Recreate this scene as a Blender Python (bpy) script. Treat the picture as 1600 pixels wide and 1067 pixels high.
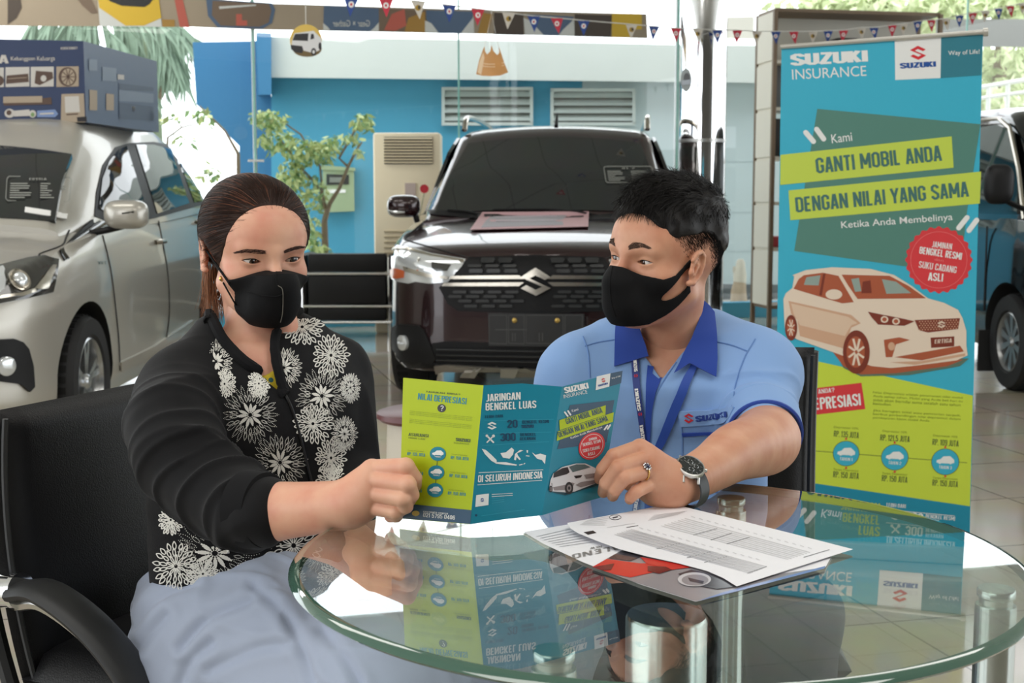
import bpy, bmesh, math, random
import numpy as np
from mathutils import Vector, Matrix
from mathutils.geometry import delaunay_2d_cdt
from mathutils.bvhtree import BVHTree

for _o in list(bpy.data.objects):
    bpy.data.objects.remove(_o, do_unlink=True)
SC = bpy.context.scene
COL = SC.collection
PI = math.pi
R = math.radians

# ---------------------------------------------------------------- camera
FPX = 2000.0
CAM_H = 1.12
PITCH = math.atan((533.5 - 318) / FPX)
_cd = bpy.data.cameras.new('camera')
CAM = bpy.data.objects.new('camera', _cd)
COL.objects.link(CAM)
_cd.sensor_width = 36.0
_cd.lens = 36.0 * FPX / 1600.0
_cd.clip_start = 0.05
_cd.clip_end = 200
CAM.location = (0, 0, CAM_H)
CAM.rotation_euler = (PI / 2 - PITCH, 0, 0)
_cd.dof.use_dof = True
_cd.dof.focus_distance = 1.72
_cd.dof.aperture_fstop = 13.0
SC.camera = CAM

# ---------------------------------------------------------------- sky and exposure
W = bpy.data.worlds.new('overcast_sky')
SC.world = W
W.use_nodes = True
_bg = W.node_tree.nodes['Background']
_bg.inputs[0].default_value = (0.93, 0.97, 1.0, 1)
_bg.inputs[1].default_value = 2.9
SC.view_settings.view_transform = 'Standard'
SC.view_settings.look = 'None'
SC.view_settings.gamma = 1.0
SC.view_settings.exposure = 0.0
SC.view_settings.use_curve_mapping = False
try:
    SC.cycles.max_bounces = 10
    SC.cycles.transparent_max_bounces = 24
    SC.cycles.sample_clamp_indirect = 6.0
    SC.cycles.caustics_reflective = False
    SC.cycles.caustics_refractive = False
    SC.cycles.use_denoising = True
except Exception:
    pass

def area_light(name, loc, target, sx, sy, watts, col=(1, 1, 1)):
    l = bpy.data.lights.new(name, 'AREA')
    l.shape = 'RECTANGLE'
    l.size = sx
    l.size_y = sy
    l.energy = watts
    l.color = col
    o = bpy.data.objects.new(name, l)
    COL.objects.link(o)
    o.location = loc
    d = Vector(target) - Vector(loc)
    o.rotation_euler = d.to_track_quat('-Z', 'Y').to_euler()
    o['kind'] = 'helper'
    return o

# overhead fill added to the showroom, daylight through its side and street windows
area_light('overhead_fill', (-1.5, 0.2, 4.1), (-1.5, 0.25, 0), 2.4, 1.2, 45, (1, .97, .92))
area_light('overhead_fill', (2.0, 0.6, 4.1), (2.0, 0.65, 0), 2.4, 1.2, 55, (1, .97, .92))
area_light('overhead_fill', (-2.5, 5.2, 4.1), (-2.5, 5.25, 0), 2.4, 1.2, 35, (1, .97, .92))
area_light('overhead_fill', (2.5, 5.2, 4.1), (2.5, 5.25, 0), 2.4, 1.2, 35, (1, .97, .92))
area_light('overhead_fill', (-4.2, 9.6, 4.1), (-4.2, 9.65, 0), 2.0, .8, 60, (1, .97, .92))  # extra fill added to brighten the back of the room
area_light('window_daylight', (-3.6, -3.2, 2.5), (0.1, 2.0, 0.9), 4.0, 2.6, 110, (.97, .98, 1))

# ---------------------------------------------------------------- helpers
_c, _s = math.cos(PITCH), math.sin(PITCH)

def ray(px, py):
    u = (px - 800) / FPX
    v = (533.5 - py) / FPX
    return Vector((u, _c + v * _s, -_s + v * _c))

def P(px, py, Y):
    d = ray(px, py)
    t = Y / d.y
    return Vector((d.x * t, Y, CAM_H + d.z * t))

def PZ(px, py, z):
    d = ray(px, py)
    t = (z - CAM_H) / d.z
    return Vector((d.x * t, d.y * t, z))

def PXp(px, py, X):
    d = ray(px, py)
    t = X / d.x
    return Vector((X, d.y * t, CAM_H + d.z * t))

_mats = {}

def mat(name, col, rough=0.5, metal=0.0, spec=0.5, coat=0.0, emit=0.0, sheen=0.0, sss=0.0, trans=0.0, noise=None, bump=None, aniso=0.0):
    """principled material; noise=(scale, amount) varies the colour, bump=(scale, strength[, (sx,sy,sz)]) the normal"""
    if name in _mats:
        return _mats[name]
    m = bpy.data.materials.new(name)
    m.use_nodes = True
    nt = m.node_tree
    b = nt.nodes['Principled BSDF']
    b.inputs['Base Color'].default_value = (*col, 1)
    b.inputs['Roughness'].default_value = rough
    b.inputs['Metallic'].default_value = metal
    b.inputs['Specular IOR Level'].default_value = spec
    b.inputs['Coat Weight'].default_value = coat
    b.inputs['Coat Roughness'].default_value = 0.03
    if sheen:
        b.inputs['Sheen Weight'].default_value = sheen
        b.inputs['Sheen Roughness'].default_value = .5
    if aniso:
        b.inputs['Anisotropic'].default_value = aniso
    if sss:
        b.inputs['Subsurface Weight'].default_value = sss
        b.inputs['Subsurface Radius'].default_value = (1.0, .4, .2)
        b.inputs['Subsurface Scale'].default_value = .008
    if trans:
        b.inputs['Transmission Weight'].default_value = trans
    if emit:
        b.inputs['Emission Color'].default_value = (*col, 1)
        b.inputs['Emission Strength'].default_value = emit
    tc = None
    if noise or bump:
        tc = nt.nodes.new('ShaderNodeTexCoord')
    if noise:
        n = nt.nodes.new('ShaderNodeTexNoise')
        n.inputs['Scale'].default_value = noise[0]
        n.inputs['Detail'].default_value = 6
        nt.links.new(tc.outputs['Object'], n.inputs['Vector'])
        r = nt.nodes.new('ShaderNodeMix')
        r.data_type = 'RGBA'
        a = noise[1]
        r.inputs[6].default_value = (*[max(0, x * (1 - a)) for x in col], 1)
        r.inputs[7].default_value = (*[min(1, x * (1 + a)) for x in col], 1)
        nt.links.new(n.outputs['Fac'], r.inputs[0])
        nt.links.new(r.outputs[2], b.inputs['Base Color'])
    if bump:
        n = nt.nodes.new('ShaderNodeTexNoise')
        n.inputs['Scale'].default_value = bump[0]
        n.inputs['Detail'].default_value = 4
        mp = nt.nodes.new('ShaderNodeMapping')
        if len(bump) > 2:
            mp.inputs['Scale'].default_value = bump[2]
        nt.links.new(tc.outputs['Object'], mp.inputs[0])
        nt.links.new(mp.outputs[0], n.inputs['Vector'])
        bp = nt.nodes.new('ShaderNodeBump')
        bp.inputs['Strength'].default_value = bump[1]
        bp.inputs['Distance'].default_value = 0.003
        nt.links.new(n.outputs['Fac'], bp.inputs['Height'])
        nt.links.new(bp.outputs[0], b.inputs['Normal'])
    _mats[name] = m
    return m

def srgb(r, g, b):
    f = lambda x: (x / 255 / 12.92) if x / 255 <= .04045 else ((x / 255 + .055) / 1.055) ** 2.4
    return (f(r), f(g), f(b))

def glass_mat(name, tint=(1, 1, 1), f0=.04, gain=1.0, tint_gloss=(1, 1, 1)):
    """thin clear glass: tinted see-through plus mirror reflection growing towards grazing angles"""
    m = bpy.data.materials.new(name)
    m.use_nodes = True
    nt = m.node_tree
    N, L = nt.nodes, nt.links
    for n in list(N):
        N.remove(n)
    out = N.new('ShaderNodeOutputMaterial')
    tr = N.new('ShaderNodeBsdfTransparent')
    tr.inputs[0].default_value = (*tint, 1)
    gl = N.new('ShaderNodeBsdfGlossy')
    gl.inputs['Roughness'].default_value = 0.0
    gl.inputs[0].default_value = (*tint_gloss, 1)
    ge = N.new('ShaderNodeNewGeometry')
    dt = N.new('ShaderNodeVectorMath')
    dt.operation = 'DOT_PRODUCT'
    L.new(ge.outputs['Normal'], dt.inputs[0])
    L.new(ge.outputs['Incoming'], dt.inputs[1])
    ab = N.new('ShaderNodeMath'); ab.operation = 'ABSOLUTE'
    L.new(dt.outputs['Value'], ab.inputs[0])
    om = N.new('ShaderNodeMath'); om.operation = 'SUBTRACT'; om.inputs[0].default_value = 1.0
    L.new(ab.outputs[0], om.inputs[1])
    pw = N.new('ShaderNodeMath'); pw.operation = 'POWER'; pw.inputs[1].default_value = 5.0
    L.new(om.outputs[0], pw.inputs[0])
    ml = N.new('ShaderNodeMath'); ml.operation = 'MULTIPLY_ADD'
    ml.inputs[1].default_value = (1 - f0) * gain
    ml.inputs[2].default_value = f0 * gain
    ml.use_clamp = True
    L.new(pw.outputs[0], ml.inputs[0])
    mx = N.new('ShaderNodeMixShader')
    L.new(ml.outputs[0], mx.inputs[0])
    L.new(tr.outputs[0], mx.inputs[1])
    L.new(gl.outputs[0], mx.inputs[2])
    L.new(mx.outputs[0], out.inputs[0])
    _mats[name] = m
    return m

def tag(o, label=None, cat=None, group=None, kind=None):
    if label: o['label'] = label
    if cat: o['category'] = cat
    if group: o['group'] = group
    if kind: o['kind'] = kind
    return o

def thing(name, label, cat, loc=(0, 0, 0), group=None):
    o = bpy.data.objects.new(name, None)
    COL.objects.link(o)
    o.location = loc
    o.empty_display_size = .1
    return tag(o, label, cat, group)

def set_parent(o, p):
    if p is not None:
        o.parent = p
        m = Matrix.Identity(4)
        q = p
        while q is not None:
            m = (q.matrix_basis if q.parent is None else q.matrix_parent_inverse @ q.matrix_basis) @ m
            q = q.parent
        o.matrix_parent_inverse = m.inverted()

def mesh_obj(name, v, f, mats, parent=None, mi=None, smooth=True, sharp=40):
    me = bpy.data.meshes.new(name)
    me.from_pydata([tuple(x) for x in v], [], [tuple(int(i) for i in x) for x in f])
    for m in (mats if isinstance(mats, (list, tuple)) else [mats]):
        me.materials.append(m)
    if mi is not None:
        me.polygons.foreach_set('material_index', np.array(mi, dtype=np.int32))
    if smooth:
        me.polygons.foreach_set('use_smooth', np.ones(len(me.polygons), dtype=bool))
        if sharp:
            me.set_sharp_from_angle(angle=R(sharp))
    me.update()
    o = bpy.data.objects.new(name, me)
    COL.objects.link(o)
    set_parent(o, parent)
    return o

_tcache = {}

def text2d(s, bold=0.0):
    k = (s, bold)
    if k not in _tcache:
        cu = bpy.data.curves.new('t', 'FONT')
        cu.body = s
        cu.offset = bold
        cu.resolution_u = 4
        o = bpy.data.objects.new('t', cu)
        COL.objects.link(o)
        dg = bpy.context.evaluated_depsgraph_get()
        me = o.evaluated_get(dg).to_mesh()
        v = np.array([x.co[:2] for x in me.vertices])
        f = [tuple(p.vertices) for p in me.polygons]
        o.evaluated_get(dg).to_mesh_clear()
        bpy.data.objects.remove(o)
        bpy.data.curves.remove(cu)
        lo, hi = v.min(0), v.max(0)
        _tcache[k] = ((v - lo) / (hi - lo), f, (hi - lo)[0] / (hi - lo)[1])
    return _tcache[k]

def catmull(pts, n=8, closed=False):
    pts = [np.array(p, float) for p in pts]
    out = []
    N = len(pts)
    rng = range(N if closed else N - 1)
    for i in rng:
        p1, p2 = pts[i], pts[(i + 1) % N]
        p0 = pts[i - 1] if (closed or i > 0) else 2 * p1 - p2
        p3 = pts[(i + 2) % N] if (closed or i + 2 < N) else 2 * p2 - p1
        for j in range(n):
            t = j / n
            out.append(.5 * (2 * p1 + (p2 - p0) * t + (2 * p0 - 5 * p1 + 4 * p2 - p3) * t * t + (3 * p1 - p0 - 3 * p2 + p3) * t ** 3))
    if not closed:
        out.append(pts[-1])
    return out

def fill2d(pts, step=None):
    """triangulated polygon (concave ok), optional interior grid"""
    pts = [Vector((p[0], p[1])) for p in pts]
    n = len(pts)
    vs = list(pts)
    if step:
        # densify the outline
        d = []
        for i in range(n):
            a, b = pts[i], pts[(i + 1) % n]
            k = max(1, int((b - a).length / step))
            for j in range(k):
                d.append(a.lerp(b, j / k))
        vs = d
        n = len(vs)
        xs = [p.x for p in vs]; ys = [p.y for p in vs]
        x = min(xs) + step * .51
        while x < max(xs):
            y = min(ys) + step * .49
            while y < max(ys):
                q = Vector((x, y))
                ins = False
                for i in range(n):
                    a, b = vs[i], vs[(i + 1) % n]
                    if (a.y > y) != (b.y > y) and x < (b.x - a.x) * (y - a.y) / (b.y - a.y) + a.x:
                        ins = not ins
                if ins:
                    vs.append(q)
                y += step
            x += step
    ed = [(i, (i + 1) % n) for i in range(n)]
    r = delaunay_2d_cdt(vs, ed, [], 1, 1e-9)
    return r[0], [tuple(f) for f in r[2]], n

class MB:
    def __init__(self):
        self.v = []; self.f = []; self.mi = []; self.mats = []
    def m(self, mt):
        if mt not in self.mats:
            self.mats.append(mt)
        return self.mats.index(mt)
    def add(self, v, f, mt):
        b = len(self.v); k = self.m(mt)
        self.v += [tuple(x) for x in v]
        for q in f:
            self.f.append(tuple(b + i for i in q)); self.mi.append(k)
        return self
    def box(self, c, s, mt, rot=None, bev=0.0, seg=2):
        bm = bmesh.new()
        bmesh.ops.create_cube(bm, size=1)
        for v in bm.verts:
            v.co = Vector((v.co.x * s[0], v.co.y * s[1], v.co.z * s[2]))
        if bev:
            bmesh.ops.bevel(bm, geom=bm.edges[:], offset=min(bev, min(s) * .45), segments=seg, profile=.5, affect='EDGES', clamp_overlap=True)
        M = Matrix.Translation(Vector(c)) @ (rot.to_4x4() if rot else Matrix.Identity(4))
        bm.verts.index_update()
        self.add([M @ v.co for v in bm.verts], [[v.index for v in f.verts] for f in bm.faces], mt)
        bm.free()
        return self
    def tube(self, path, r, mt, n=8, caps=True, up=None, sy=1.0):
        path = [Vector(p) for p in path]
        N = len(path)
        rs = [r] * N if isinstance(r, (int, float)) else list(r)
        rings = []
        U = Vector(up) if up is not None else None
        prev = None
        for i in range(N):
            t = (path[min(i + 1, N - 1)] - path[max(i - 1, 0)])
            if t.length < 1e-9: t = Vector((0, 0, 1))
            t.normalize()
            a = U if U is not None else (prev if prev is not None else (Vector((0, 0, 1)) if abs(t.z) < .9 else Vector((1, 0, 0))))
            x = a.cross(t)
            if x.length < 1e-6: x = Vector((1, 0, 0)).cross(t)
            x.normalize()
            y = t.cross(x); y.normalize()
            prev = y
            rr = rs[i]
            rings.append([path[i] + x * (rr * math.cos(2 * PI * k / n)) + y * (rr * sy * math.sin(2 * PI * k / n)) for k in range(n)])
        v = [p for q in rings for p in q]
        f = []
        for i in range(N - 1):
            for k in range(n):
                k2 = (k + 1) % n
                f.append((i * n + k, i * n + k2, (i + 1) * n + k2, (i + 1) * n + k))
        if caps:
            f.append(tuple(range(n - 1, -1, -1)))
            f.append(tuple((N - 1) * n + k for k in range(n)))
        return self.add(v, f, mt)
    def cyl(self, a, b, r, mt, n=24, r2=None):
        return self.tube([a, b], [r, r if r2 is None else r2], mt, n)
    def lathe(self, prof, c, mt, n=32, M=None, caps=True):
        """profile of (radius, height) about the z axis"""
        v = []; f = []
        K = len(prof)
        for (r, z) in prof:
            for k in range(n):
                a = 2 * PI * k / n
                v.append(Vector((r * math.cos(a), r * math.sin(a), z)))
        for i in range(K - 1):
            for k in range(n):
                k2 = (k + 1) % n
                f.append((i * n + k, i * n + k2, (i + 1) * n + k2, (i + 1) * n + k))
        if caps and prof[0][0] > 1e-6: f.append(tuple(range(n - 1, -1, -1)))
        if caps and prof[-1][0] > 1e-6: f.append(tuple((K - 1) * n + k for k in range(n)))
        T = Matrix.Translation(Vector(c)) @ (M.to_4x4() if M else Matrix.Identity(4))
        return self.add([T @ p for p in v], f, mt)
    def sphere(self, c, r, mt, n=24, k=14, M=None):
        r = (r, r, r) if isinstance(r, (int, float)) else r
        v = []; f = []
        for i in range(k + 1):
            th = PI * i / k
            for j in range(n):
                a = 2 * PI * j / n
                v.append(Vector((r[0] * math.sin(th) * math.cos(a), r[1] * math.sin(th) * math.sin(a), r[2] * math.cos(th))))
        for i in range(k):
            for j in range(n):
                j2 = (j + 1) % n
                f.append((i * n + j, (i + 1) * n + j, (i + 1) * n + j2, i * n + j2))
        T = Matrix.Translation(Vector(c)) @ (M.to_4x4() if M else Matrix.Identity(4))
        return self.add([T @ p for p in v], f, mt)
    def poly(self, pts, fn, off, mt, step=None):
        v, f, n = fill2d(pts, step)
        return self.add([fn(p[0], p[1], off) for p in v], f, mt)
    def slab(self, pts, fn, o0, o1, mt, step=None):
        """polygon with a thickness between two offsets"""
        v, f, n = fill2d(pts, step)
        k = len(v)
        a = [fn(p[0], p[1], o1) for p in v] + [fn(p[0], p[1], o0) for p in v]
        fs = list(f) + [tuple(k + i for i in reversed(q)) for q in f]
        fs += [(i, k + i, k + (i + 1) % n, (i + 1) % n) for i in range(n)]
        return self.add(a, fs, mt)
    def text(self, s, fn, x, y, w, h, off, mt, bold=.01, shear=0.0, rot=0.0, align='l', maxw=False):
        """lettering fitted to w by h with its lower left corner (or middle) at x, y"""
        v, f, asp = text2d(s, bold)
        if w is None: w = h * asp
        ca, sa = math.cos(rot), math.sin(rot)
        q = []
        for a, b in v:
            px = a * w + b * h * shear - (w / 2 if align == 'c' else w if align == 'r' else 0)
            py = b * h
            q.append(fn(x + px * ca - py * sa, y + px * sa + py * ca, off))
        return self.add(q, f, mt)
    def disc(self, x, y, r, fn, off, mt, n=28, ry=None):
        ry = ry or r
        return self.add([fn(x + r * math.cos(2 * PI * k / n), y + ry * math.sin(2 * PI * k / n), off) for k in range(n)], [tuple(range(n))], mt)
    def line(self, pts, w, fn, off, mt):
        for (a, b) in zip(pts[:-1], pts[1:]):
            a = Vector(a); b = Vector(b)
            d = (b - a)
            if d.length < 1e-9: continue
            d.normalize()
            nrm = Vector((-d.y, d.x)) * (w / 2)
            q = [a + nrm, a - nrm, b - nrm, b + nrm]
            self.add([fn(p.x, p.y, off) for p in q], [(0, 1, 2, 3)], mt)
        return self
    def build(self, name, parent=None, smooth=True, sharp=40):
        return mesh_obj(name, self.v, self.f, self.mats, parent, self.mi, smooth, sharp)

def grid(nu, nv, fn, close_u=False):
    v = [fn(i / (nu if close_u else nu - 1), j / (nv - 1)) for i in range(nu) for j in range(nv)]
    f = []
    for i in range(nu if close_u else nu - 1):
        i2 = (i + 1) % nu
        for j in range(nv - 1):
            f.append((i * nv + j, i2 * nv + j, i2 * nv + j + 1, i * nv + j + 1))
    return v, f

def plane_fn(o, ux, uy, n):
    o, ux, uy, n = Vector(o), Vector(ux), Vector(uy), Vector(n)
    return lambda u, v, off=0.0: o + ux * u + uy * v + n * off

EMBLEM = [(.98, .44), (0, 1), (-1, .42), (.40, -.32), (0, -.55), (-.62, -.20), (-.98, -.44), (0, -1), (1, -.42), (-.40, .32), (0, .55), (.62, .20)]

def emblem(mb, fn, x, y, w, h, off, mt, rot=0.0):
    ca, sa = math.cos(rot), math.sin(rot)
    pts = [(x + (a * w * ca - b * h * sa) / 2, y + (a * w * sa + b * h * ca) / 2) for a, b in EMBLEM]
    mb.poly(pts, fn, off, mt)

def lerp(a, b, t):
    return a + (b - a) * t

def copy_tree(o, parent=None):
    c = o.copy()
    COL.objects.link(c)
    if parent is not None:
        c.parent = parent
        c.matrix_parent_inverse = o.matrix_parent_inverse.copy()
    for ch in list(o.children):
        copy_tree(ch, c)
    return c

# ---------------------------------------------------------------- condensed block lettering drawn as strokes
def _glyphs():
    x0, x1, xm, y0, y1, ym, c = .07, .35, .21, .07, .93, .5, .09
    O = [(x0 + c, y0), (x1 - c, y0), (x1, y0 + c), (x1, y1 - c), (x1 - c, y1), (x0 + c, y1), (x0, y1 - c), (x0, y0 + c), (x0 + c, y0)]
    S = [(x1, y1 - c - .1), (x1, y1 - c), (x1 - c, y1), (x0 + c, y1), (x0, y1 - c), (x0, ym + .14), (x0 + c, ym + .05), (x1 - c, ym - .05), (x1, ym - .14), (x1, y0 + c), (x1 - c, y0), (x0 + c, y0), (x0, y0 + c), (x0, y0 + c + .1)]
    Pb = [(x0, 0), (x0, y1), (x1 - c, y1), (x1, y1 - c), (x1, ym + .04 + c), (x1 - c, ym + .02), (x0, ym + .02)]
    g = {
        'A': (.42, [[(.06, 0), (.19, 1)], [(.23, 1), (.36, 0)], [(.11, .27), (.31, .27)]]),
        'B': (.42, [[(x0, y0), (x0, y1), (x1 - c, y1), (x1, y1 - c), (x1, ym + c + .02), (x1 - .06, ym + .02), (x0, ym + .02)], [(x1 - .06, ym + .02), (x1, ym - c), (x1, y0 + c), (x1 - c, y0), (x0, y0)]]),
        'C': (.42, [[(x1, .66), (x1, y1 - c), (x1 - c, y1), (x0 + c, y1), (x0, y1 - c), (x0, y0 + c), (x0 + c, y0), (x1 - c, y0), (x1, y0 + c), (x1, .34)]]),
        'D': (.42, [[(x0, y0), (x0, y1), (x1 - c, y1), (x1, y1 - c), (x1, y0 + c), (x1 - c, y0), (x0, y0)]]),
        'E': (.36, [[(.31, y1), (x0, y1), (x0, y0), (.31, y0)], [(x0, ym), (.28, ym)]]),
        'F': (.35, [[(.31, y1), (x0, y1), (x0, 0)], [(x0, ym), (.27, ym)]]),
        'G': (.42, [[(x1, .68), (x1, y1 - c), (x1 - c, y1), (x0 + c, y1), (x0, y1 - c), (x0, y0 + c), (x0 + c, y0), (x1 - c, y0), (x1, y0 + c), (x1, .46), (.24, .46)]]),
        'H': (.44, [[(x0, 0), (x0, 1)], [(.37, 0), (.37, 1)], [(x0, ym), (.37, ym)]]),
        'I': (.14, [[(.07, 0), (.07, 1)]]),
        'J': (.28, [[(.21, 1), (.21, y0 + c), (.21 - c, y0), (.0, y0)]]),
        'K': (.43, [[(x0, 0), (x0, 1)], [(.10, .42), (.34, 1)], [(.17, .56), (.36, 0)]]),
        'L': (.34, [[(x0, 1), (x0, y0), (.3, y0)]]),
        'M': (.56, [[(x0, 0), (x0, 1)], [(.49, 0), (.49, 1)], [(.09, .95), (.28, .25)], [(.47, .95), (.28, .25)]]),
        'N': (.45, [[(x0, 0), (x0, 1)], [(.38, 0), (.38, 1)], [(.09, .95), (.36, .05)]]),
        'O': (.42, [O]), 'P': (.40, [Pb]), 'Q': (.42, [O, [(.24, .2), (.38, .0)]]),
        'R': (.42, [Pb, [(.2, ym), (.34, 0)]]), 'S': (.42, [S]),
        'T': (.38, [[(.02, y1), (.36, y1)], [(.19, 0), (.19, y1)]]),
        'U': (.42, [[(x0, 1), (x0, y0 + c), (x0 + c, y0), (x1 - c, y0), (x1, y0 + c), (x1, 1)]]),
        'V': (.42, [[(.05, 1), (.2, .03)], [(.37, 1), (.22, .03)]]),
        'W': (.6, [[(.05, 1), (.17, .03)], [(.3, .9), (.18, .03)], [(.3, .9), (.42, .03)], [(.55, 1), (.43, .03)]]),
        'X': (.42, [[(.06, 0), (.36, 1)], [(.06, 1), (.36, 0)]]),
        'Y': (.42, [[(.04, 1), (.21, .42)], [(.38, 1), (.21, .42)], [(.21, 0), (.21, .45)]]),
        'Z': (.4, [[(.03, y1), (.34, y1), (.06, y0), (.37, y0)]]),
        '0': (.42, [O]), '1': (.24, [[(.0, .78), (.14, .93)], [(.14, 0), (.14, 1)]]),
        '2': (.42, [[(x0, .7), (x0, y1 - c), (x0 + c, y1), (x1 - c, y1), (x1, y1 - c), (x1, .62), (x0, y0 + .08), (x0, y0), (.38, y0)]]),
        '3': (.42, [[(x0, .74), (x0, y1 - c), (x0 + c, y1), (x1 - c, y1), (x1, y1 - c), (x1, ym + c), (x1 - .07, ym + .01), (.16, ym + .01)], [(x1 - .07, ym + .01), (x1, ym - c), (x1, y0 + c), (x1 - c, y0), (x0 + c, y0), (x0, y0 + c), (x0, .26)]]),
        '4': (.42, [[(.3, 0), (.3, 1), (.05, .24), (.4, .24)]]),
        '5': (.42, [[(.36, y1), (.09, y1), (x0, .55), (x0 + c, .6), (x1 - c, .6), (x1, .5), (x1, y0 + c), (x1 - c, y0), (x0 + c, y0), (x0, y0 + c), (x0, .26)]]),
        '6': (.42, [[(x1, .74), (x1, y1 - c), (x1 - c, y1), (x0 + c, y1), (x0, y1 - c), (x0, y0 + c), (x0 + c, y0), (x1 - c, y0), (x1, y0 + c), (x1, .48), (x1 - c, .56), (x0, .56)]]),
        '7': (.4, [[(.03, y1), (.36, y1), (.16, 0)]]),
        '8': (.42, [[(x0 + c, ym), (x0, ym + c), (x0, y1 - c), (x0 + c, y1), (x1 - c, y1), (x1, y1 - c), (x1, ym + c), (x1 - c, ym), (x0 + c, ym), (x0, ym - c), (x0, y0 + c), (x0 + c, y0), (x1 - c, y0), (x1, y0 + c), (x1, ym - c), (x1 - c, ym)]]),
        '9': (.42, [[(x0, .26), (x0, y0 + c), (x0 + c, y0), (x1 - c, y0), (x1, y0 + c), (x1, y1 - c), (x1 - c, y1), (x0 + c, y1), (x0, y1 - c), (x0, .52), (x0 + c, .44), (x1, .44)]]),
        '.': (.14, [[(.07, .0), (.07, .13)]]), ',': (.14, [[(.07, .13), (.05, -.1)]]), '%': (.4, [[(.06, .1), (.34, .9)], [(.06, .8), (.1, .8)], [(.3, .2), (.34, .2)]]),
        '?': (.4, [[(x0, .72), (x0, y1 - c), (x0 + c, y1), (x1 - c, y1), (x1, y1 - c), (x1, .62), (.21, .42), (.21, .26)], [(.21, 0), (.21, .13)]]), ' ': (.18, []),
    }
    return g
GLYPH = _glyphs()

def block2d(s, w=.14, gap=.055):
    """vertices, faces and aspect ratio of a line of block letters"""
    V = []; F = []; Zs = []; x = 0.0
    for ch in s:
        adv, strokes = GLYPH[ch]
        ns = 0
        for st in strokes:
            L = len(st)
            for i in range(L - 1):
                a = Vector(st[i]); b = Vector(st[i + 1])
                d = (b - a).normalized(); n = Vector((-d.y, d.x)) * (w / 2)
                ea = 0 if i == 0 else w * .28
                eb = 0 if i == L - 2 else w * .28
                p, q_ = a - d * ea, b + d * eb
                k = len(V)
                V += [(p + n).to_tuple(), (p - n).to_tuple(), (q_ - n).to_tuple(), (q_ + n).to_tuple()]
                V[k:] = [(u + x, v) for u, v in V[k:]]
                F.append((k, k + 1, k + 2, k + 3)); Zs += [ns] * 4; ns += 1
        x += adv + gap
    V = np.array(V)
    lo = np.array([0, 0]); hi = np.array([x - gap, 1.0])
    return (V - lo) / (hi - lo), F, (x - gap), Zs

_text_plain = MB.text

def _text(self, s, fn, x, y, w, h, off, mt, bold=.01, shear=0.0, rot=0.0, align='l', maxw=False):
    if s != s.upper() or s in ('INSURANCE', 'KAMI') or any(ch not in GLYPH for ch in s):
        return _text_plain(self, s, fn, x, y, w, h, off, mt, min(bold, .004), shear, rot, align)
    v, f, asp, zs_ = block2d(s, .2 if s == 'SUZUKI' else .115 if .05 < h < 10.7 else .145)
    if w is None: w = h * asp
    ca, sa = math.cos(rot), math.sin(rot)
    q_ = []
    for (a, b), z_ in zip(v, zs_):
        px_ = a * w + b * h * shear - (w / 2 if align == 'c' else w if align == 'r' else 0)
        py_ = b * h
        q_.append(fn(x + px_ * ca - py_ * sa, y + px_ * sa + py_ * ca, off + z_ * 2.5e-5))
    return self.add(q_, f, mt)
MB.text = _text

# ---------------------------------------------------------------- setting
def on_plane(o, n):
    """mapping (photo x, -photo y, offset) -> point on a plane, offset towards the camera side"""
    o = Vector(o); n = Vector(n).normalized()
    eye = Vector((0, 0, CAM_H))
    def fn(u, v, off=0.0):
        d = ray(u, -v)
        oo = o + n * off
        t = (oo - eye).dot(n) / d.dot(n)
        return eye + d * t
    return fn

def px(*pts):
    return [(x, -y) for x, y in pts]

WHITE_PAINT = mat('white_paint', srgb(222, 222, 216), .6)
CHROME = mat('chrome', (.86, .87, .88), .06, 1.0)
STEEL = mat('brushed_steel', (.62, .62, .6), .28, 1.0)
BLACKPL = mat('black_plastic', (.009, .009, .010), .5, spec=.3)
RUBBER = mat('rubber', (.012, .012, .012), .75)
PAPERW = mat('white_print', srgb(243, 243, 240), .5)

def tile_mat(name, c1, c2, grout, w, h, rot, rough, mortar=.004, coat=0.0):
    m = mat(name, c1, rough, coat=coat)
    nt = m.node_tree; N, L = nt.nodes, nt.links
    b = N['Principled BSDF']
    tc = N.new('ShaderNodeTexCoord'); mp = N.new('ShaderNodeMapping')
    mp.inputs['Rotation'].default_value = (0, 0, rot)
    L.new(tc.outputs['Object'], mp.inputs[0])
    br = N.new('ShaderNodeTexBrick')
    br.offset = 0.0
    br.inputs['Color1'].default_value = (*c1, 1)
    br.inputs['Color2'].default_value = (*c2, 1)
    br.inputs['Mortar'].default_value = (*grout, 1)
    br.inputs['Scale'].default_value = 1.0
    br.inputs['Brick Width'].default_value = w
    br.inputs['Row Height'].default_value = h
    br.inputs['Mortar Size'].default_value = mortar
    br.inputs['Mortar Smooth'].default_value = .1
    L.new(mp.outputs[0], br.inputs[0])
    nz = N.new('ShaderNodeTexNoise'); nz.inputs['Scale'].default_value = 3; nz.inputs['Detail'].default_value = 7
    L.new(tc.outputs['Object'], nz.inputs['Vector'])
    mx = N.new('ShaderNodeMix'); mx.data_type = 'RGBA'; mx.blend_type = 'SOFT_LIGHT'
    mx.inputs[0].default_value = .35
    L.new(br.outputs[0], mx.inputs[6]); L.new(nz.outputs['Color'], mx.inputs[7])
    L.new(mx.outputs[2], b.inputs['Base Color'])
    return m

ROOM = R(14)
GD = Vector((math.cos(ROOM), math.sin(ROOM), 0))          # along the street glazing
GN = Vector((math.sin(ROOM), -math.cos(ROOM), 0))         # towards the room
GO = Vector((-1.4, 11.75, 0))

def Gp(s, z, off=0.0):
    return GO + GD * s + Vector((0, 0, z)) + GN * off

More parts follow.
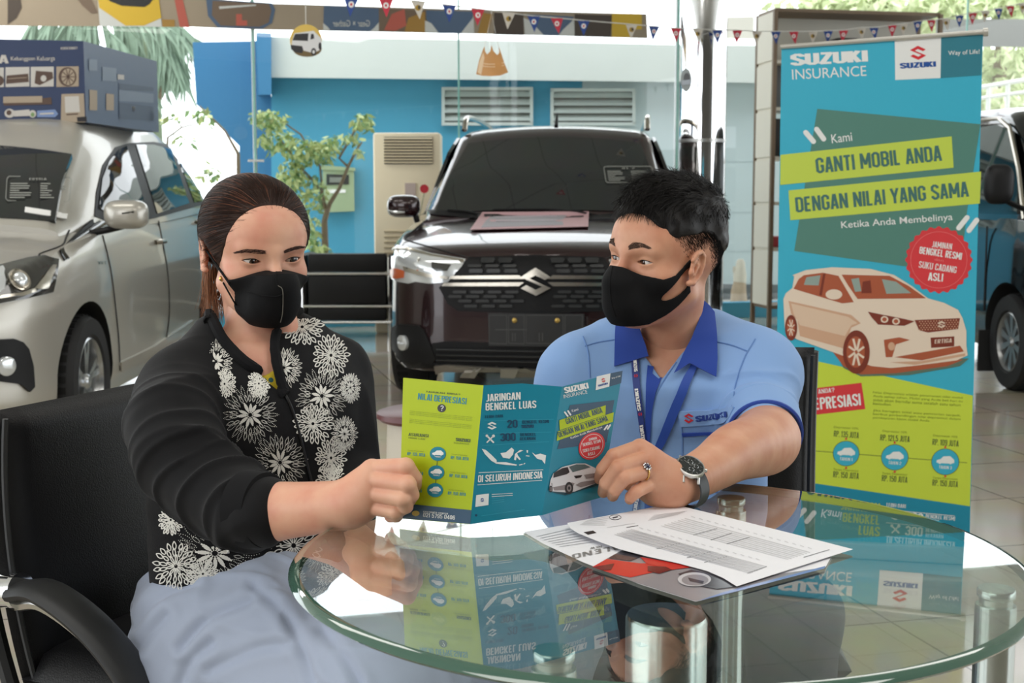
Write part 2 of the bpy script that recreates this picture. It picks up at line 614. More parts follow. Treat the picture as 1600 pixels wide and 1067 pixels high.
TILE = tile_mat('polished_floor_tile', srgb(176, 168, 152), srgb(168, 160, 145), srgb(104, 95, 82), .6, .6, -ROOM, .09)
_fv = [Gp(-9, 0), Gp(13, 0), (13, -5, 0), (-9, -5, 0)]
m = MB().add([_fv[0], _fv[1], _fv[2], _fv[3]], [(0, 3, 2, 1)], TILE)
tag(m.build('floor', smooth=False), kind='structure')

CEIL = tile_mat('ceiling_board', srgb(212, 212, 206), srgb(208, 208, 203), srgb(150, 150, 146), .6, 1.2, -ROOM, .8)
m = MB()
for (a, b) in [((-9, -5), (13, -1)), ((-9, -1), (13, 12))]:
    pass
cz = 4.2
m.add([Gp(-9, cz), Gp(13, cz), (13, -5, cz), (-9, -5, cz), Gp(-9, cz + .1), Gp(13, cz + .1), (13, -5, cz + .1), (-9, -5, cz + .1)],
      [(0, 1, 2, 3), (4, 7, 6, 5), (0, 4, 5, 1), (1, 5, 6, 2), (2, 6, 7, 3), (3, 7, 4, 0)], CEIL)
tag(m.build('ceiling', smooth=False), kind='structure')

GREYWALL = mat('grey_wall_paint', srgb(84, 80, 74), .7)
m = MB()
m.box((2, -5.05, 2.1), (22, .1, 4.2), GREYWALL)
tag(m.build('wall_back', smooth=False), kind='structure')

# street ground beyond the glazing
GROUND = mat('street_concrete', srgb(186, 184, 176), .7, noise=(2, .12))
m = MB().add([(-40, 10, -.03), (40, 10, -.03), (40, 70, -.03), (-40, 70, -.03)], [(0, 1, 2, 3)], GROUND)
tag(m.build('ground', smooth=False), kind='structure')

# street glazing: panes, posts, low blue kerb, poster beam
PANE = glass_mat('window_glass', (.97, .985, .98), .04, 1.0)
EDGE = mat('glass_edge', srgb(150, 205, 195), .1)
ALU = mat('white_aluminium', srgb(226, 228, 228), .35)
BLUEW = mat('blue_wall_paint', srgb(72, 156, 188), .6, noise=(1.3, .08))
cuts = [-7.6, -4.5, -.916, .937, 3.086, 6.2, 9.5]
for i in range(6):
    a, b = cuts[i], cuts[i + 1]
    m = MB()
    m.add([Gp(a + .012, .16), Gp(b - .012, .16), Gp(b - .012, 4.2), Gp(a + .012, 4.2)], [(0, 1, 2, 3)], PANE)
    w = m.build('window_%d' % (i + 1), smooth=False)
    tag(w, kind='structure')
    f = MB()
    f.box(Gp(a, 2.18, .0), (.016, .012, 4.04), EDGE, Matrix.Rotation(ROOM, 3, 'Z'))
    o = f.build('pane_edge', w)
m = MB()
m.box(Gp(1, .075, 0), (18, .14, .15), BLUEW, Matrix.Rotation(ROOM, 3, 'Z'))
tag(m.build('trim_1', smooth=False), kind='structure')
m = MB()
for s in (-.916, 3.086):
    m.box(Gp(s, 2.1, -.03), (.032, .04, 4.2), ALU, Matrix.Rotation(ROOM, 3, 'Z'))
_h = P(400, 251, 11.5); m.box(_h, (.14, .03, .02), ALU, Matrix.Rotation(ROOM, 3, 'Z'))
tag(m.build('trim_2', smooth=False), kind='structure')

# beam carrying a row of posters seen from the back
gp = on_plane(Gp(0, 0, .06), GN)
TAUPE = mat('poster_backing', srgb(160, 146, 126), .7, noise=(1.5, .12))
m = MB()
beam = px((-40, -40), (250, -12), (400, 5), (700, 14), (1010, 22), (1012, 60), (800, 54), (600, 50), (400, 46), (300, 42), (-40, 40))
m.slab(beam, gp, -.12, 0, TAUPE, 14)
pb = thing('poster_beam', 'long beam under the ceiling covered with the backs of car posters', 'beam', Gp(-3, 2.7))
m.build('beam_board', pb, smooth=False)
def pcol(n, r, g, b, ro=.6): return mat(n, srgb(r, g, b), ro)
pm = {'y': pcol('poster_yellow', 214, 178, 58), 'w': pcol('poster_white', 206, 208, 204), 'b': pcol('poster_slate_blue', 84, 104, 130), 'dk': pcol('poster_dark', 76, 66, 58),
      'r': pcol('poster_red', 186, 96, 82), 'db': pcol('poster_brown', 118, 100, 84), 'g': pcol('poster_gold', 166, 128, 62), 'k': pcol('poster_black', 46, 46, 48)}
m = MB()
def q(col, *pts, off=.004):
    m.poly(px(*pts), gp, off, pm[col])
q('dk', (12, -30), (32, -5), (34, 12), (26, 28), (12, 38))
q('db', (115, -10), (140, -8), (153, 20), (143, 21), (128, 8))
q('w', (152, -8), (248, -4), (253, 42), (156, 41))
q('y', (152, -8), (248, -4), (252, 28), (225, 40), (196, 40), (155, 12), off=.006)
q('k', (165, -6), (240, -3), (234, 6), (226, 11), (190, 9), (172, 2), off=.008)
q('g', (253, 30), (273, 31), (273, 42), (254, 42))
q('r', (272, -4), (285, -3), (296, 43), (281, 42))
q('b', (322, -2), (425, 5), (430, 15), (425, 36), (410, 45), (340, 43), (325, 25))
q('db', (332, 1), (420, 6), (424, 16), (420, 35), (405, 42), (345, 40), (331, 24), off=.006)
q('w', (342, 10), (400, 7), (400, 9), (343, 14), off=.008)
q('r', (369, 22), (378, 22), (378, 32), (386, 32), (386, 40), (369, 40), off=.008)
q('b', (506, 9), (592, 13), (592, 49), (505, 47))
q('w', (505, 36), (512, 42), (516, 47), (505, 47), off=.006)
q('w', (592, 35), (584, 44), (578, 49), (592, 49), off=.006)
m.text('Gear × Gather', lambda u, v, o: gp(2 * 548.5 - u, v, o), 519, -41.5, 58, 10, .008, pm['w'], .01)
q('db', (592, 13), (665, 16), (665, 51), (592, 49))
q('r', (612, 22), (632, 14), (635, 40), (618, 48), (600, 47), off=.006)
q('g', (638, 28), (664, 18), (665, 51), (632, 50), off=.006)
q('b', (666, 16), (740, 18), (738, 30), (722, 52), (684, 52), (666, 30))
q('w', (664, 32), (674, 36), (686, 52), (664, 51), off=.006)
q('w', (740, 27), (734, 34), (720, 52), (741, 53), off=.006)
q('g', (755, 20), (770, 22), (762, 53), (746, 53))
q('dk', (772, 20), (818, 21), (818, 55), (772, 54))
q('b', (822, 22), (897, 26), (880, 56), (842, 55))
q('w', (818, 28), (828, 32), (850, 55), (820, 55), off=.006)
q('w', (897, 30), (880, 46), (872, 56), (898, 57), off=.006)
q('dk', (898, 22), (956, 24), (954, 58), (898, 57))
q('y', (956, 21), (1003, 22), (1003, 46), (988, 46), (988, 58), (956, 58), off=.006)
m.build('poster', pb, smooth=False)

# neighbouring building across the yard
BY = R(5)
BN = Vector((math.sin(BY), -math.cos(BY), 0))
bp = on_plane((0, 15.2, 0), BN)
FASC = mat('weathered_white_concrete', srgb(206, 213, 208), .7, noise=(1.6, .06))
PALE = mat('pale_grey_blue_wall', srgb(186, 202, 204), .7, noise=(2, .05))
bld = thing('neighbouring_building', 'blue building with a white concrete fascia across the yard behind the glass', 'building', (0, 15.2, 0))
m = MB()
m.slab(px((424, 110), (916, 118), (912, 210), (912, 555), (300, 555), (424, 300)), bp, -.3, 0, BLUEW)
m.build('blue_wall', bld, smooth=False)
m = MB()
m.slab(px((910, 100), (1500, 110), (1500, 555), (908, 555)), bp, -.3, .01, PALE)
for yy in (235, 314, 375):
    m.line(px((1135, yy + 18), (1180, yy + 18)), .8, bp, .014, mat('wall_joint', srgb(160, 178, 182), .7))
m.build('pale_wall', bld, smooth=False)
m = MB()
m.slab(px((424, 57), (700, 62), (1052, 70), (1500, 74), (1500, 133), (1050, 128), (424, 121)), bp, -.2, .35, FASC)
m.build('fascia', bld, smooth=False)
m = MB()
m.slab(px((400, 51), (424, 52), (424, 148), (404, 148)), bp, -.2, .5, mat('blue_column_paint', srgb(58, 124, 168), .6))
m.build('column', bld, smooth=False)
m = MB()
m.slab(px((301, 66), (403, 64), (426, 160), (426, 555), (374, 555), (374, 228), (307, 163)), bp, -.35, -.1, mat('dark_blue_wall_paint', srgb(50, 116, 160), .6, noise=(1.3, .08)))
m.build('side_wall', bld, smooth=False)
LOUV = mat('louvre_metal', srgb(198, 208, 204), .5)
for (x0, y0, x1, y1, nsl) in ((691, 138, 832, 194, 4), (861, 140, 992, 194, 4)):
    m = MB()
    m.slab(px((x0, y0), (x1, y0 + 1), (x1, y1), (x0, y1)), bp, .0, .02, mat('louvre_gap', srgb(120, 122, 116), .8))
    for (a, b, c, d) in ((x0 - 1, y0 - 2, x1 + 1, y0 + 3), (x0 - 1, y1 - 3, x1 + 1, y1 + 2), (x0 - 1, y0, x0 + 4, y1), (x1 - 4, y0, x1 + 1, y1)):
        m.slab(px((a, b), (c, b), (c, d), (a, d)), bp, .0, .09, LOUV)
    h = (y1 - y0 - 6) / nsl
    for k in range(nsl):
        yb = y0 + 3 + h * k
        for e in (0,):
            a = [bp(x0 + 3, -(yb + 1), .03), bp(x1 - 3, -(yb + 1), .03), bp(x1 - 3, -(yb + h * .8), .1), bp(x0 + 3, -(yb + h * .8), .1)]
            m.add(a, [(0, 1, 2, 3)], LOUV)
    m.build('louvre', bld, smooth=False)
m = MB()
m.slab(px((1060, 443), (1500, 448), (1500, 520), (1060, 520)), bp, -.1, .05, mat('dark_plinth', srgb(88, 96, 98), .7))
m.build('plinth', bld, smooth=False)

# trees seen through the glazing
LEAF = mat('leaf_green', srgb(132, 164, 108), .6, noise=(9, .35))
LEAFY = mat('leaf_pale', srgb(190, 204, 140), .6, noise=(9, .3))
PALMG = mat('palm_green', srgb(128, 150, 128), .6, noise=(7, .3))
BARK = mat('bark', srgb(128, 112, 92), .85, noise=(20, .25))

def leaf_cloud(mb, blobs, size, mts, seed=1, droop=0.4):
    rnd = random.Random(seed)
    for (c, r, n) in blobs:
        c = Vector(c)
        for k in range(n):
            while True:
                p = Vector((rnd.uniform(-1, 1), rnd.uniform(-1, 1), rnd.uniform(-1, 1)))
                if p.length <= 1: break
            o = c + Vector((p.x * r[0], p.y * r[1], p.z * r[2]))
            L = size * rnd.uniform(.7, 1.35)
            d = Vector((rnd.uniform(-1, 1), rnd.uniform(-1, 1), rnd.uniform(-1, .4) - droop)).normalized()
            s = d.cross(Vector((rnd.uniform(-1, 1), rnd.uniform(-1, 1), 1))).normalized() * L * .24
            up = d.cross(s).normalized() * L * .08
            mb.add([o, o + d * L * .45 + s + up, o + d * L * .45 - s + up, o + d * L, o + d * L * .45], [(0, 4, 1), (0, 2, 4), (4, 3, 1), (4, 2, 3)], mts[rnd.randrange(len(mts))])

t = thing('young_tree', 'slender young tree with pale leaves in front of the blue wall', 'tree', P(505, 400, 12.9) * Vector((1, 1, 0)) if False else Vector((P(505, 400, 12.9).x, 12.9, 0)))
m = MB()
yt = lambda a, b: P(a, b, 12.9)
m.tube([Vector((yt(508, 400).x, 12.9, -.03)), yt(508, 388), yt(507, 345), yt(514, 320)], [.045, .036, .03, .026], BARK, 8)
m.tube([yt(514, 320), yt(530, 295), yt(545, 258), yt(560, 230), yt(566, 222)], [.024, .02, .016, .012, .008], BARK, 6)
m.tube([yt(545, 262), yt(530, 247), yt(548, 215), yt(560, 195), yt(565, 180)], [.015, .013, .012, .01, .006], BARK, 6)
m.tube([yt(510, 330), yt(502, 300), yt(492, 285), yt(470, 262), yt(440, 220)], [.022, .018, .015, .012, .008], BARK, 6)
m.tube([yt(504, 305), yt(500, 260), yt(470, 210), yt(420, 175)], [.014, .012, .01, .006], BARK, 6)
m.build('trunk', t)
m = MB()
def blob(a, b, rx, ry, n, Y=12.9):
    return (P(a, b, Y), (rx / 2000 * Y, .3, ry / 2000 * Y), n)
leaf_cloud(m, [blob(420, 185, 28, 16, 170), blob(430, 215, 28, 20, 130), blob(470, 235, 32, 24, 210), blob(455, 275, 24, 26, 170), blob(490, 300, 22, 30, 110), blob(500, 235, 22, 20, 130),
               blob(568, 190, 16, 14, 90), blob(548, 215, 16, 12, 40), blob(520, 225, 10, 16, 60), blob(488, 360, 14, 28, 100), blob(505, 390, 14, 12, 50), blob(450, 310, 14, 26, 60), blob(560, 235, 6, 10, 14)], .085, [LEAF, LEAFY, LEAFY], 4)
m.build('foliage', t)

t = thing('palm_tree', 'drooping palm tree against the white sky above the display box', 'tree', Vector((P(243, 300, 18).x, 18, 0)))
m = MB()
pt = lambda a, b: P(a, b, 18)
m.tube([Vector((pt(243, 300).x, 18, -.03)), pt(244, 220), pt(243, 130), pt(225, 40), pt(212, -10)], [.16, .09, .07, .06, .05], mat('palm_bark', srgb(120, 132, 104), .9, noise=(12, .25)), 10)
m.tube([pt(246, 152), pt(252, 146), pt(256, 133)], [.06, .05, .03], BARK, 8)
m.build('trunk', t)
m = MB()
rnd = random.Random(7)
for k in range(46):
    a0 = (rnd.uniform(50, 265), rnd.uniform(8, 55))
    ang = rnd.uniform(-.2, 1.1) if a0[0] > 150 else rnd.uniform(.9, 2.4)
    L = rnd.uniform(50, 105)
    yy = 18 + rnd.uniform(-.8, .8)
    spine = []
    for i in range(7):
        tt = i / 6
        spine.append(P(a0[0] + math.cos(ang) * L * tt, a0[1] + math.sin(ang) * L * tt * .7 + 38 * tt * tt, yy))
    m.tube(spine, [.02 * (1 - .1 * i) for i in range(7)], PALMG, 4)
    for i in range(26):
        tt = i / 26
        j = int(tt * 6); f = tt * 6 - j
        p = spine[j].lerp(spine[min(6, j + 1)], f)
        dr = (spine[min(6, j + 1)] - spine[j]).normalized()
        for sd in (-1, 1):
            e = p + dr * .22 + Vector((sd * .1, rnd.uniform(-.18, .18), -rnd.uniform(.25, .5) * (1 - .4 * tt)))
            w = Vector((.026, 0, .010))
            m.add([p - w, p + w, e], [(0, 1, 2)], PALMG)
m.build('frond', t)

t = thing('roadside_shrub', 'thin leafy shoots standing in the white glare left of the blue wall', 'shrub', Vector((P(290, 330, 13.2).x, 13.2, 0)))
m = MB()
st = lambda a, b: P(a, b, 13.2)
m.tube([Vector((st(258, 330).x, 13.2, -.03)), st(258, 300), st(262, 215), st(284, 199), st(312, 192)], [.03, .02, .012, .009, .006], BARK, 6)
m.tube([st(284, 199), st(276, 188)], [.008, .005], BARK, 6)
m.tube([Vector((st(372, 330).x, 13.2, -.03)), st(372, 240), st(352, 205), st(335, 188), st(312, 165)], [.03, .02, .012, .01, .006], BARK, 6)
m.build('stem', t)
m = MB()
leaf_cloud(m, [blob(276, 182, 5, 8, 9, 13.2), blob(268, 190, 6, 6, 5, 13.2), blob(283, 216, 6, 10, 9, 13.2), blob(300, 222, 10, 6, 8, 13.2), blob(312, 176, 16, 7, 22, 13.2), blob(325, 188, 8, 6, 9, 13.2), blob(330, 270, 14, 12, 30, 13.2)], .1, [LEAFY, LEAF], 9, .1)
m.build('foliage', t)

t = thing('street_tree', 'row of hazy green trees above the display cabinet and the grey beam', 'tree', (5.5, 24, 0))
HAZE = mat('hazed_leaf', srgb(218, 226, 186), .8, noise=(2, .2)); HAZE2 = mat('hazed_leaf_dark', srgb(198, 210, 164), .8, noise=(2, .2))  # leaf colours paled, distance haze painted in
m = MB()
for xx in (1365, 1560):
    m.tube([Vector((P(xx, 300, 24).x, 24, -.03)), P(xx, 150, 24), P(xx + 6, 20, 24)], [.18, .14, .08], BARK, 8)
m.build('trunk', t)
m = MB()
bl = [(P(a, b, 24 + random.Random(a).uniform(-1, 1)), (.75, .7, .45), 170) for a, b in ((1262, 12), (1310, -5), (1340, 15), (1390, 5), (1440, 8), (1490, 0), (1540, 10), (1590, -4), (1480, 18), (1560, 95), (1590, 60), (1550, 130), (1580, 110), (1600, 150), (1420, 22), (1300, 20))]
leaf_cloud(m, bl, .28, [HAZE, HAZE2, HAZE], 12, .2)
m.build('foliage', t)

# grey canopy beam and white railing on the right, behind the van
m = MB()
cb = on_plane((5, 15.5, 0), Vector((.1, -1, 0)))
m.slab(px((1462, 30), (1640, 30), (1640, 74), (1462, 72)), cb, -.3, 0, mat('grey_canopy', srgb(138, 139, 134), .7))
tag(m.build('trim_3', smooth=False), kind='structure')
m = MB()
m.slab(px((1130, 27), (1178, 26), (1178, 61), (1130, 60)), cb, -.3, 0, mat('pale_canopy', srgb(206, 202, 190), .7))
tag(m.build('trim_4', smooth=False), kind='structure')
rl = thing('white_railing', 'white slanted railing between the banner and the black van', 'railing', Vector((P(1570, 140, 17).x, 17, 0)))
m = MB()
r_ = lambda a, b: P(a, b, 17)
m.tube([r_(1500, 142), r_(1640, 118)], .035, WHITE_PAINT, 6)
m.tube([r_(1500, 158), r_(1640, 138)], .03, WHITE_PAINT, 6)
m.build('rail', rl)
for a in (1545, 1575, 1605):
    MB().tube([r_(a, 136 - (a - 1545) * .15), Vector((r_(a, 200).x, 17, -.03))], .03, WHITE_PAINT, 6).build('post', rl)

# weathered stump with a pale stone on top, outside
t = thing('stump_figure', 'weathered pale stump standing outside between the pillar and the cabinet', 'ornament', Vector((P(1155, 462, 14.2).x, 14.2, 0)))
m = MB()
sp = lambda a, b: P(a, b, 14.2)
STUMP = mat('weathered_wood', srgb(170, 152, 128), .9, noise=(14, .25)); STONE = mat('pale_stone', srgb(200, 194, 178), .85, noise=(10, .15))
m.tube([Vector((sp(1155, 462).x, 14.2, -.03)), sp(1154, 455), sp(1156, 440)], [.1, .085, .07], STUMP, 12)
m.build('stump', t)
m = MB()
m.tube([sp(1156, 442), sp(1156, 430), sp(1157, 418), sp(1157, 410), sp(1157, 405)], [.07, .075, .055, .05, .03], STONE, 12)
m.tube([sp(1150, 428), sp(1147, 422), sp(1147, 416)], [.025, .02, .012], STONE, 8)
m.build('figure', t)

# ---------------------------------------------------------------- vehicles
GLASSD = mat('tinted_car_glass', (.012, .015, .015), .02, spec=.6, coat=.3)
LENS = mat('headlight_lens', srgb(228, 232, 234), .10, .4, coat=1)
LENSD = mat('headlight_dark', (.035, .034, .03), .08, coat=1)
AMBER = mat('amber_lens', srgb(214, 96, 40), .2, coat=1)
CHROMEC = mat('chrome_trim', srgb(196, 190, 178), .18, 1.0)
TYRE = mat('tyre', (.013, .013, .014), .7)
ARCH = mat('wheel_arch_liner', (.006, .006, .006), .9)
GAP = mat('panel_gap', (.02, .02, .02), .8)

class Car:
    def __init__(s, root, O, yaw, half, ze, prof, zb, paint, wheels, arch_r, cab=None, crown=.05, cabcrown=.04):
        s.O = Vector(O); s.bk = Vector((math.sin(yaw), math.cos(yaw), 0)); s.rt = Vector((math.cos(yaw), -math.sin(yaw), 0))
        s.root = root; s.half = half; s.paint = paint; s.cab = cab; s.cabcrown = cabcrown
        s.zeF = lambda y: float(np.interp(y, *ze))
        hp = [np.array(p) for p in catmull(half, 6)]
        n = len(hp)
        loop = [(-p[0], p[1]) for p in hp[::-1]][:-1] + [tuple(p) for p in hp]   # left rear .. front .. right rear
        loop = [np.array(p) for p in loop]
        K = 17
        V = []; F = []
        nl = len(loop)
        for i, p in enumerate(loop):
            a = loop[max(0, i - 1)]; b = loop[min(nl - 1, i + 1)]
            t = (b - a); t = t / (np.linalg.norm(t) + 1e-9)
            nr = np.array([-t[1], t[0]])                       # inward
            e = s.zeF(p[1])
            for k in range(K):
                tt = k / (K - 1)
                z = zb + (e - zb) * tt
                ins = np.interp(tt, *prof)
                qx = p + nr * ins
                V.append((qx[0], qx[1], z))
        for i in range(nl - 1):
            for k in range(K - 1):
                F.append((i * K + k, (i + 1) * K + k, (i + 1) * K + k + 1, i * K + k + 1))
        # deck and floor pan
        c = nl // 2
        M = 9
        deck = {}
        for j in range(0, c + 1):
            l = V[(c - j) * K + K - 1]; r = V[(c + j) * K + K - 1]
            for q_ in range(M):
                u = q_ / (M - 1)
                if q_ == 0: deck[j, q_] = (c - j) * K + K - 1
                elif q_ == M - 1: deck[j, q_] = (c + j) * K + K - 1
                elif j == 0: deck[j, q_] = c * K + K - 1
                else:
                    x = lerp(l[0], r[0], u); y = lerp(l[1], r[1], u); z = lerp(l[2], r[2], u)
                    w = abs(r[0] - l[0]) / 1.7
                    z += crown * (1 - (2 * u - 1) ** 2) ** .7 * min(1, w * 1.1)
                    deck[j, q_] = len(V); V.append((x, y, z))
        for j in range(c):
            for q_ in range(M - 1):
                f = [deck[j, q_], deck[j, q_ + 1], deck[j + 1, q_ + 1], deck[j + 1, q_]]
                f2 = []
                for i in f:
                    if i not in f2: f2.append(i)
                if len(f2) > 2: F.append(tuple(f2))
        for j in range(c):
            f = [(c - j) * K, (c - j - 1) * K, (c + j + 1) * K, (c + j) * K]
            f2 = []
            for i in f:
                if i not in f2: f2.append(i)
            F.append(tuple(f2))
        # rear closing face
        F.append(tuple([0 * K + k for k in range(K)] + [deck[c, q_] for q_ in range(1, M - 1)] + [(nl - 1) * K + k for k in range(K - 1, -1, -1)]))
        V = [s.w(*v) for v in V]
        body = mesh_obj('body', V, F, [paint, ARCH], root, sharp=50)
        bm = bmesh.new(); bm.from_mesh(body.data)
        bmesh.ops.recalc_face_normals(bm, faces=bm.faces[:]); bm.to_mesh(body.data); bm.free()
        # wheel arches
        for (wy, wz, rr, hw) in wheels:
            for sd in (-1, 1):
                cb = MB()
                cb.tube([s.w(sd * (hw - .42), wy, wz + .02), s.w(sd * (hw + .4), wy, wz + .02)], arch_r, ARCH, 40)
                co = cb.build('cut')
                md = body.modifiers.new('b', 'BOOLEAN'); md.object = co; md.operation = 'DIFFERENCE'; md.solver = 'EXACT'
                dg = bpy.context.evaluated_depsgraph_get()
                me = bpy.data.meshes.new_from_object(body.evaluated_get(dg))
                body.modifiers.clear()
                body.data = me
                bpy.data.objects.remove(co)
        body.name = 'body'
        body.data.polygons.foreach_set('use_smooth', np.ones(len(body.data.polygons), dtype=bool))
        body.data.set_sharp_from_angle(angle=R(40))
        s.body = body
        s.cabin = None
        if cab:
            ys = np.linspace(cab['y'][0], cab['y'][-1], 44)
            nv = 19
            V = []; F = []
            for y in ys:
                full = [s.cabpt(y, k / (nv - 1), -1) for k in range(nv)] + [s.cabpt(y, k / (nv - 1), 1) for k in range(nv - 2, -1, -1)]
                V += full
            n2 = 2 * nv - 1
            for i in range(len(ys) - 1):
                for k in range(n2 - 1):
                    F.append((i * n2 + k, i * n2 + k + 1, (i + 1) * n2 + k + 1, (i + 1) * n2 + k))
            F.append(tuple(range(n2))); F.append(tuple((len(ys) - 1) * n2 + k for k in range(n2 - 1, -1, -1)))
            s.cabin = mesh_obj('cabin', V, F, paint, root, sharp=50)
        s.refresh()
    def refresh(s):
        vs = []; fs = []
        for o in (s.body, s.cabin):
            if o is None: continue
            b = len(vs)
            vs += [v.co.copy() for v in o.data.vertices]
            fs += [tuple(b + i for i in p.vertices) for p in o.data.polygons]
        s.bvh = BVHTree.FromPolygons(vs, fs)
    def w(s, x, y, z):
        return s.O + s.rt * x + s.bk * y + Vector((0, 0, z))
    def loc(s, p):
        d = p - s.O
        return (d.dot(s.rt), d.dot(s.bk), d.z)
    def cabpt(s, y, v, sg):
        c = s.cab
        g = lambda k: float(np.interp(y, c['y'], c[k]))
        wb, wt, zb, zt = g('wb'), g('wt'), g('zb'), g('zt')
        hgt = max(zt - zb, .001); e = min(.06, hgt * .4)
        cr = s.cabcrown
        if v < .45:
            q_ = v / .45
            x = lerp(wb, wt, q_) + .025 * math.sin(PI * q_) * min(1, hgt / .4); z = lerp(zb, zt - e, q_)
        elif v < .6:
            q_ = (v - .45) / .15
            p0 = (wt, zt - e); p1 = (wt - .012, zt); xr = wt - .09; p2 = (xr, zt + cr * (1 - (xr / wt) ** 2))
            x = (1 - q_) ** 2 * p0[0] + 2 * q_ * (1 - q_) * p1[0] + q_ * q_ * p2[0]
            z = (1 - q_) ** 2 * p0[1] + 2 * q_ * (1 - q_) * p1[1] + q_ * q_ * p2[1]
        else:
            q_ = (v - .6) / .4
            x = lerp(wt - .09, 0, q_); z = zt + cr * (1 - (x / wt) ** 2)
        return s.w(sg * x, y, z)
    def hit(s, u, v):
        h = s.bvh.ray_cast(Vector((0, 0, CAM_H)), ray(u, -v).normalized())
        if h[0] is None:
            h = s.bvh.find_nearest(Vector((0, 0, CAM_H)) + ray(u, -v).normalized() * (s.O.length))
        n = h[1]
        if n.dot(ray(u, -v)) > 0: n = -n
        return h[0], n
    def fn(s, mirror=False):
        def f(u, v, off=0.0):
            p, n = s.hit(u, v)
            q_ = p + n * off
            if mirror:
                a = s.loc(q_)
                q_ = s.w(-a[0], a[1], a[2])
            return q_
        return f
    def panel(s, name, pts, off, thick, mt, step=5, mirror=False, parent=None, build=True, mb=None):
        m = mb or MB()
        m.slab(px(*pts), s.fn(), off - thick, off, mt, step)
        if mirror:
            m.slab(px(*pts), s.fn(True), off - thick, off, mt, step)
        if build:
            return m.build(name, parent or s.root, sharp=30)
        return m
    def shield(s, y0, y1, inset, ta=.93):
        c = s.cab
        g = lambda k, y: float(np.interp(y, c['y'], c[k]))
        def fn(a, y, o):
            wt = g('wt', y); x = a * (wt - inset)
            return s.w(x, y - o * .45, g('zt', y) + s.cabcrown * (1 - (x / wt) ** 2) + o * .9)
        m = MB()
        top = [(a, y1 + .02 * (1 - a * a)) for a in np.linspace(ta, -ta, 13)]
        m.slab([(a, y0 - .02 * (1 - a * a)) for a in np.linspace(-1, 1, 13)] + [(.985, (y0 + y1) / 2)] + top + [(-.985, (y0 + y1) / 2)], fn, -.02, .006, GLASSD, .08)
        s.glass = m.build('windshield', s.root, sharp=30)
    def wheel(s, y, z, r, x, rimmat, rimr, spokes, sd, w=.2, double=True):
        ax = s.rt * sd
        M = Matrix((s.bk.cross(Vector((0, 0, 1))) * 0 + s.bk, Vector((0, 0, 1)), ax)).transposed()
        c = s.w(sd * x, y, z)
        m = MB()
        m.lathe([(rimr * .98, -w), (r * .93, -w), (r, -w * .85), (r, -w * .15), (r * .95, 0), (rimr * 1.06, 0.0), (rimr, -.012), (rimr * .98, -w * .6)], c, TYRE, 44, M, False)
        for k in range(40):
            a = 2 * PI * k / 40
            p = c + M @ Vector((r * math.cos(a), r * math.sin(a), -w * .3))
            m.box(p, (.008, .03, w * .3), ARCH, (M @ Matrix.Rotation(a, 3, 'Z')))
        t = m.build('wheel', s.root)
        m = MB()
        m.lathe([(rimr, -.012), (rimr * .96, -.006), (rimr * .91, -.03), (rimr * .88, -.1)], c, rimmat, 40, M, False)
        m.lathe([(0, -.1), (rimr * .9, -.1)], c, LENSD, 32, M)
        m.lathe([(0, -.012), (rimr * .13, -.014), (rimr * .2, -.03), (rimr * .22, -.07)], c, rimmat, 20, M, False)
        for k in range(spokes):
            for dd in ((-.16, .16) if double else (0,)):
                a = 2 * PI * k / spokes + PI / 2
                a2 = a + dd
                p0 = Vector((rimr * .14 * math.cos(a), rimr * .14 * math.sin(a), -.028))
                p1 = Vector((rimr * .93 * math.cos(a2), rimr * .93 * math.sin(a2), -.022))
                wv = Vector((-math.sin(a), math.cos(a), 0))
                h0, h1 = rimr * .07, rimr * (.075 if double else .13)
                vs = [p0 - wv * h0, p0 + wv * h0, p1 + wv * h1, p1 - wv * h1]
                vs = vs + [q_ + Vector((0, 0, -.04)) for q_ in vs]
                m.add([c + M @ q_ for q_ in vs], [(0, 3, 2, 1), (0, 1, 5, 4), (1, 2, 6, 5), (2, 3, 7, 6), (3, 0, 4, 7)], rimmat)
        m.build('rim', t)
        return t

def mirror_cap(car, c, r, paint, arm_to, low=True, name='side_mirror'):
    m = MB()
    M = Matrix((car.rt, car.bk, Vector((0, 0, 1)))).transposed()
    V = []; F = []
    n, k = 28, 16
    for i in range(k + 1):
        th = PI * i / k
        for j in range(n):
            a = 2 * PI * j / n
            x, y, z = math.sin(th) * math.cos(a), math.sin(th) * math.sin(a), math.cos(th)
            e = .62
            f = lambda t: math.copysign(abs(t) ** e, t)
            V.append(Vector(c) + M @ Vector((r[0] * f(x), r[1] * (y if y < 0 else y * .4), r[2] * f(z))))
    for i in range(k):
        for j in range(n):
            j2 = (j + 1) % n
            F.append((i * n + j, (i + 1) * n + j, (i + 1) * n + j2, i * n + j2))
    m.add(V, F, paint)
    o = m.build(name, car.root)
    if arm_to is not None:
        m = MB()
        for a, rad in arm_to:
            m.tube(a, rad, BLACKPL, 10, sy=.6)
        m.build('mirror_arm', o)
    return o

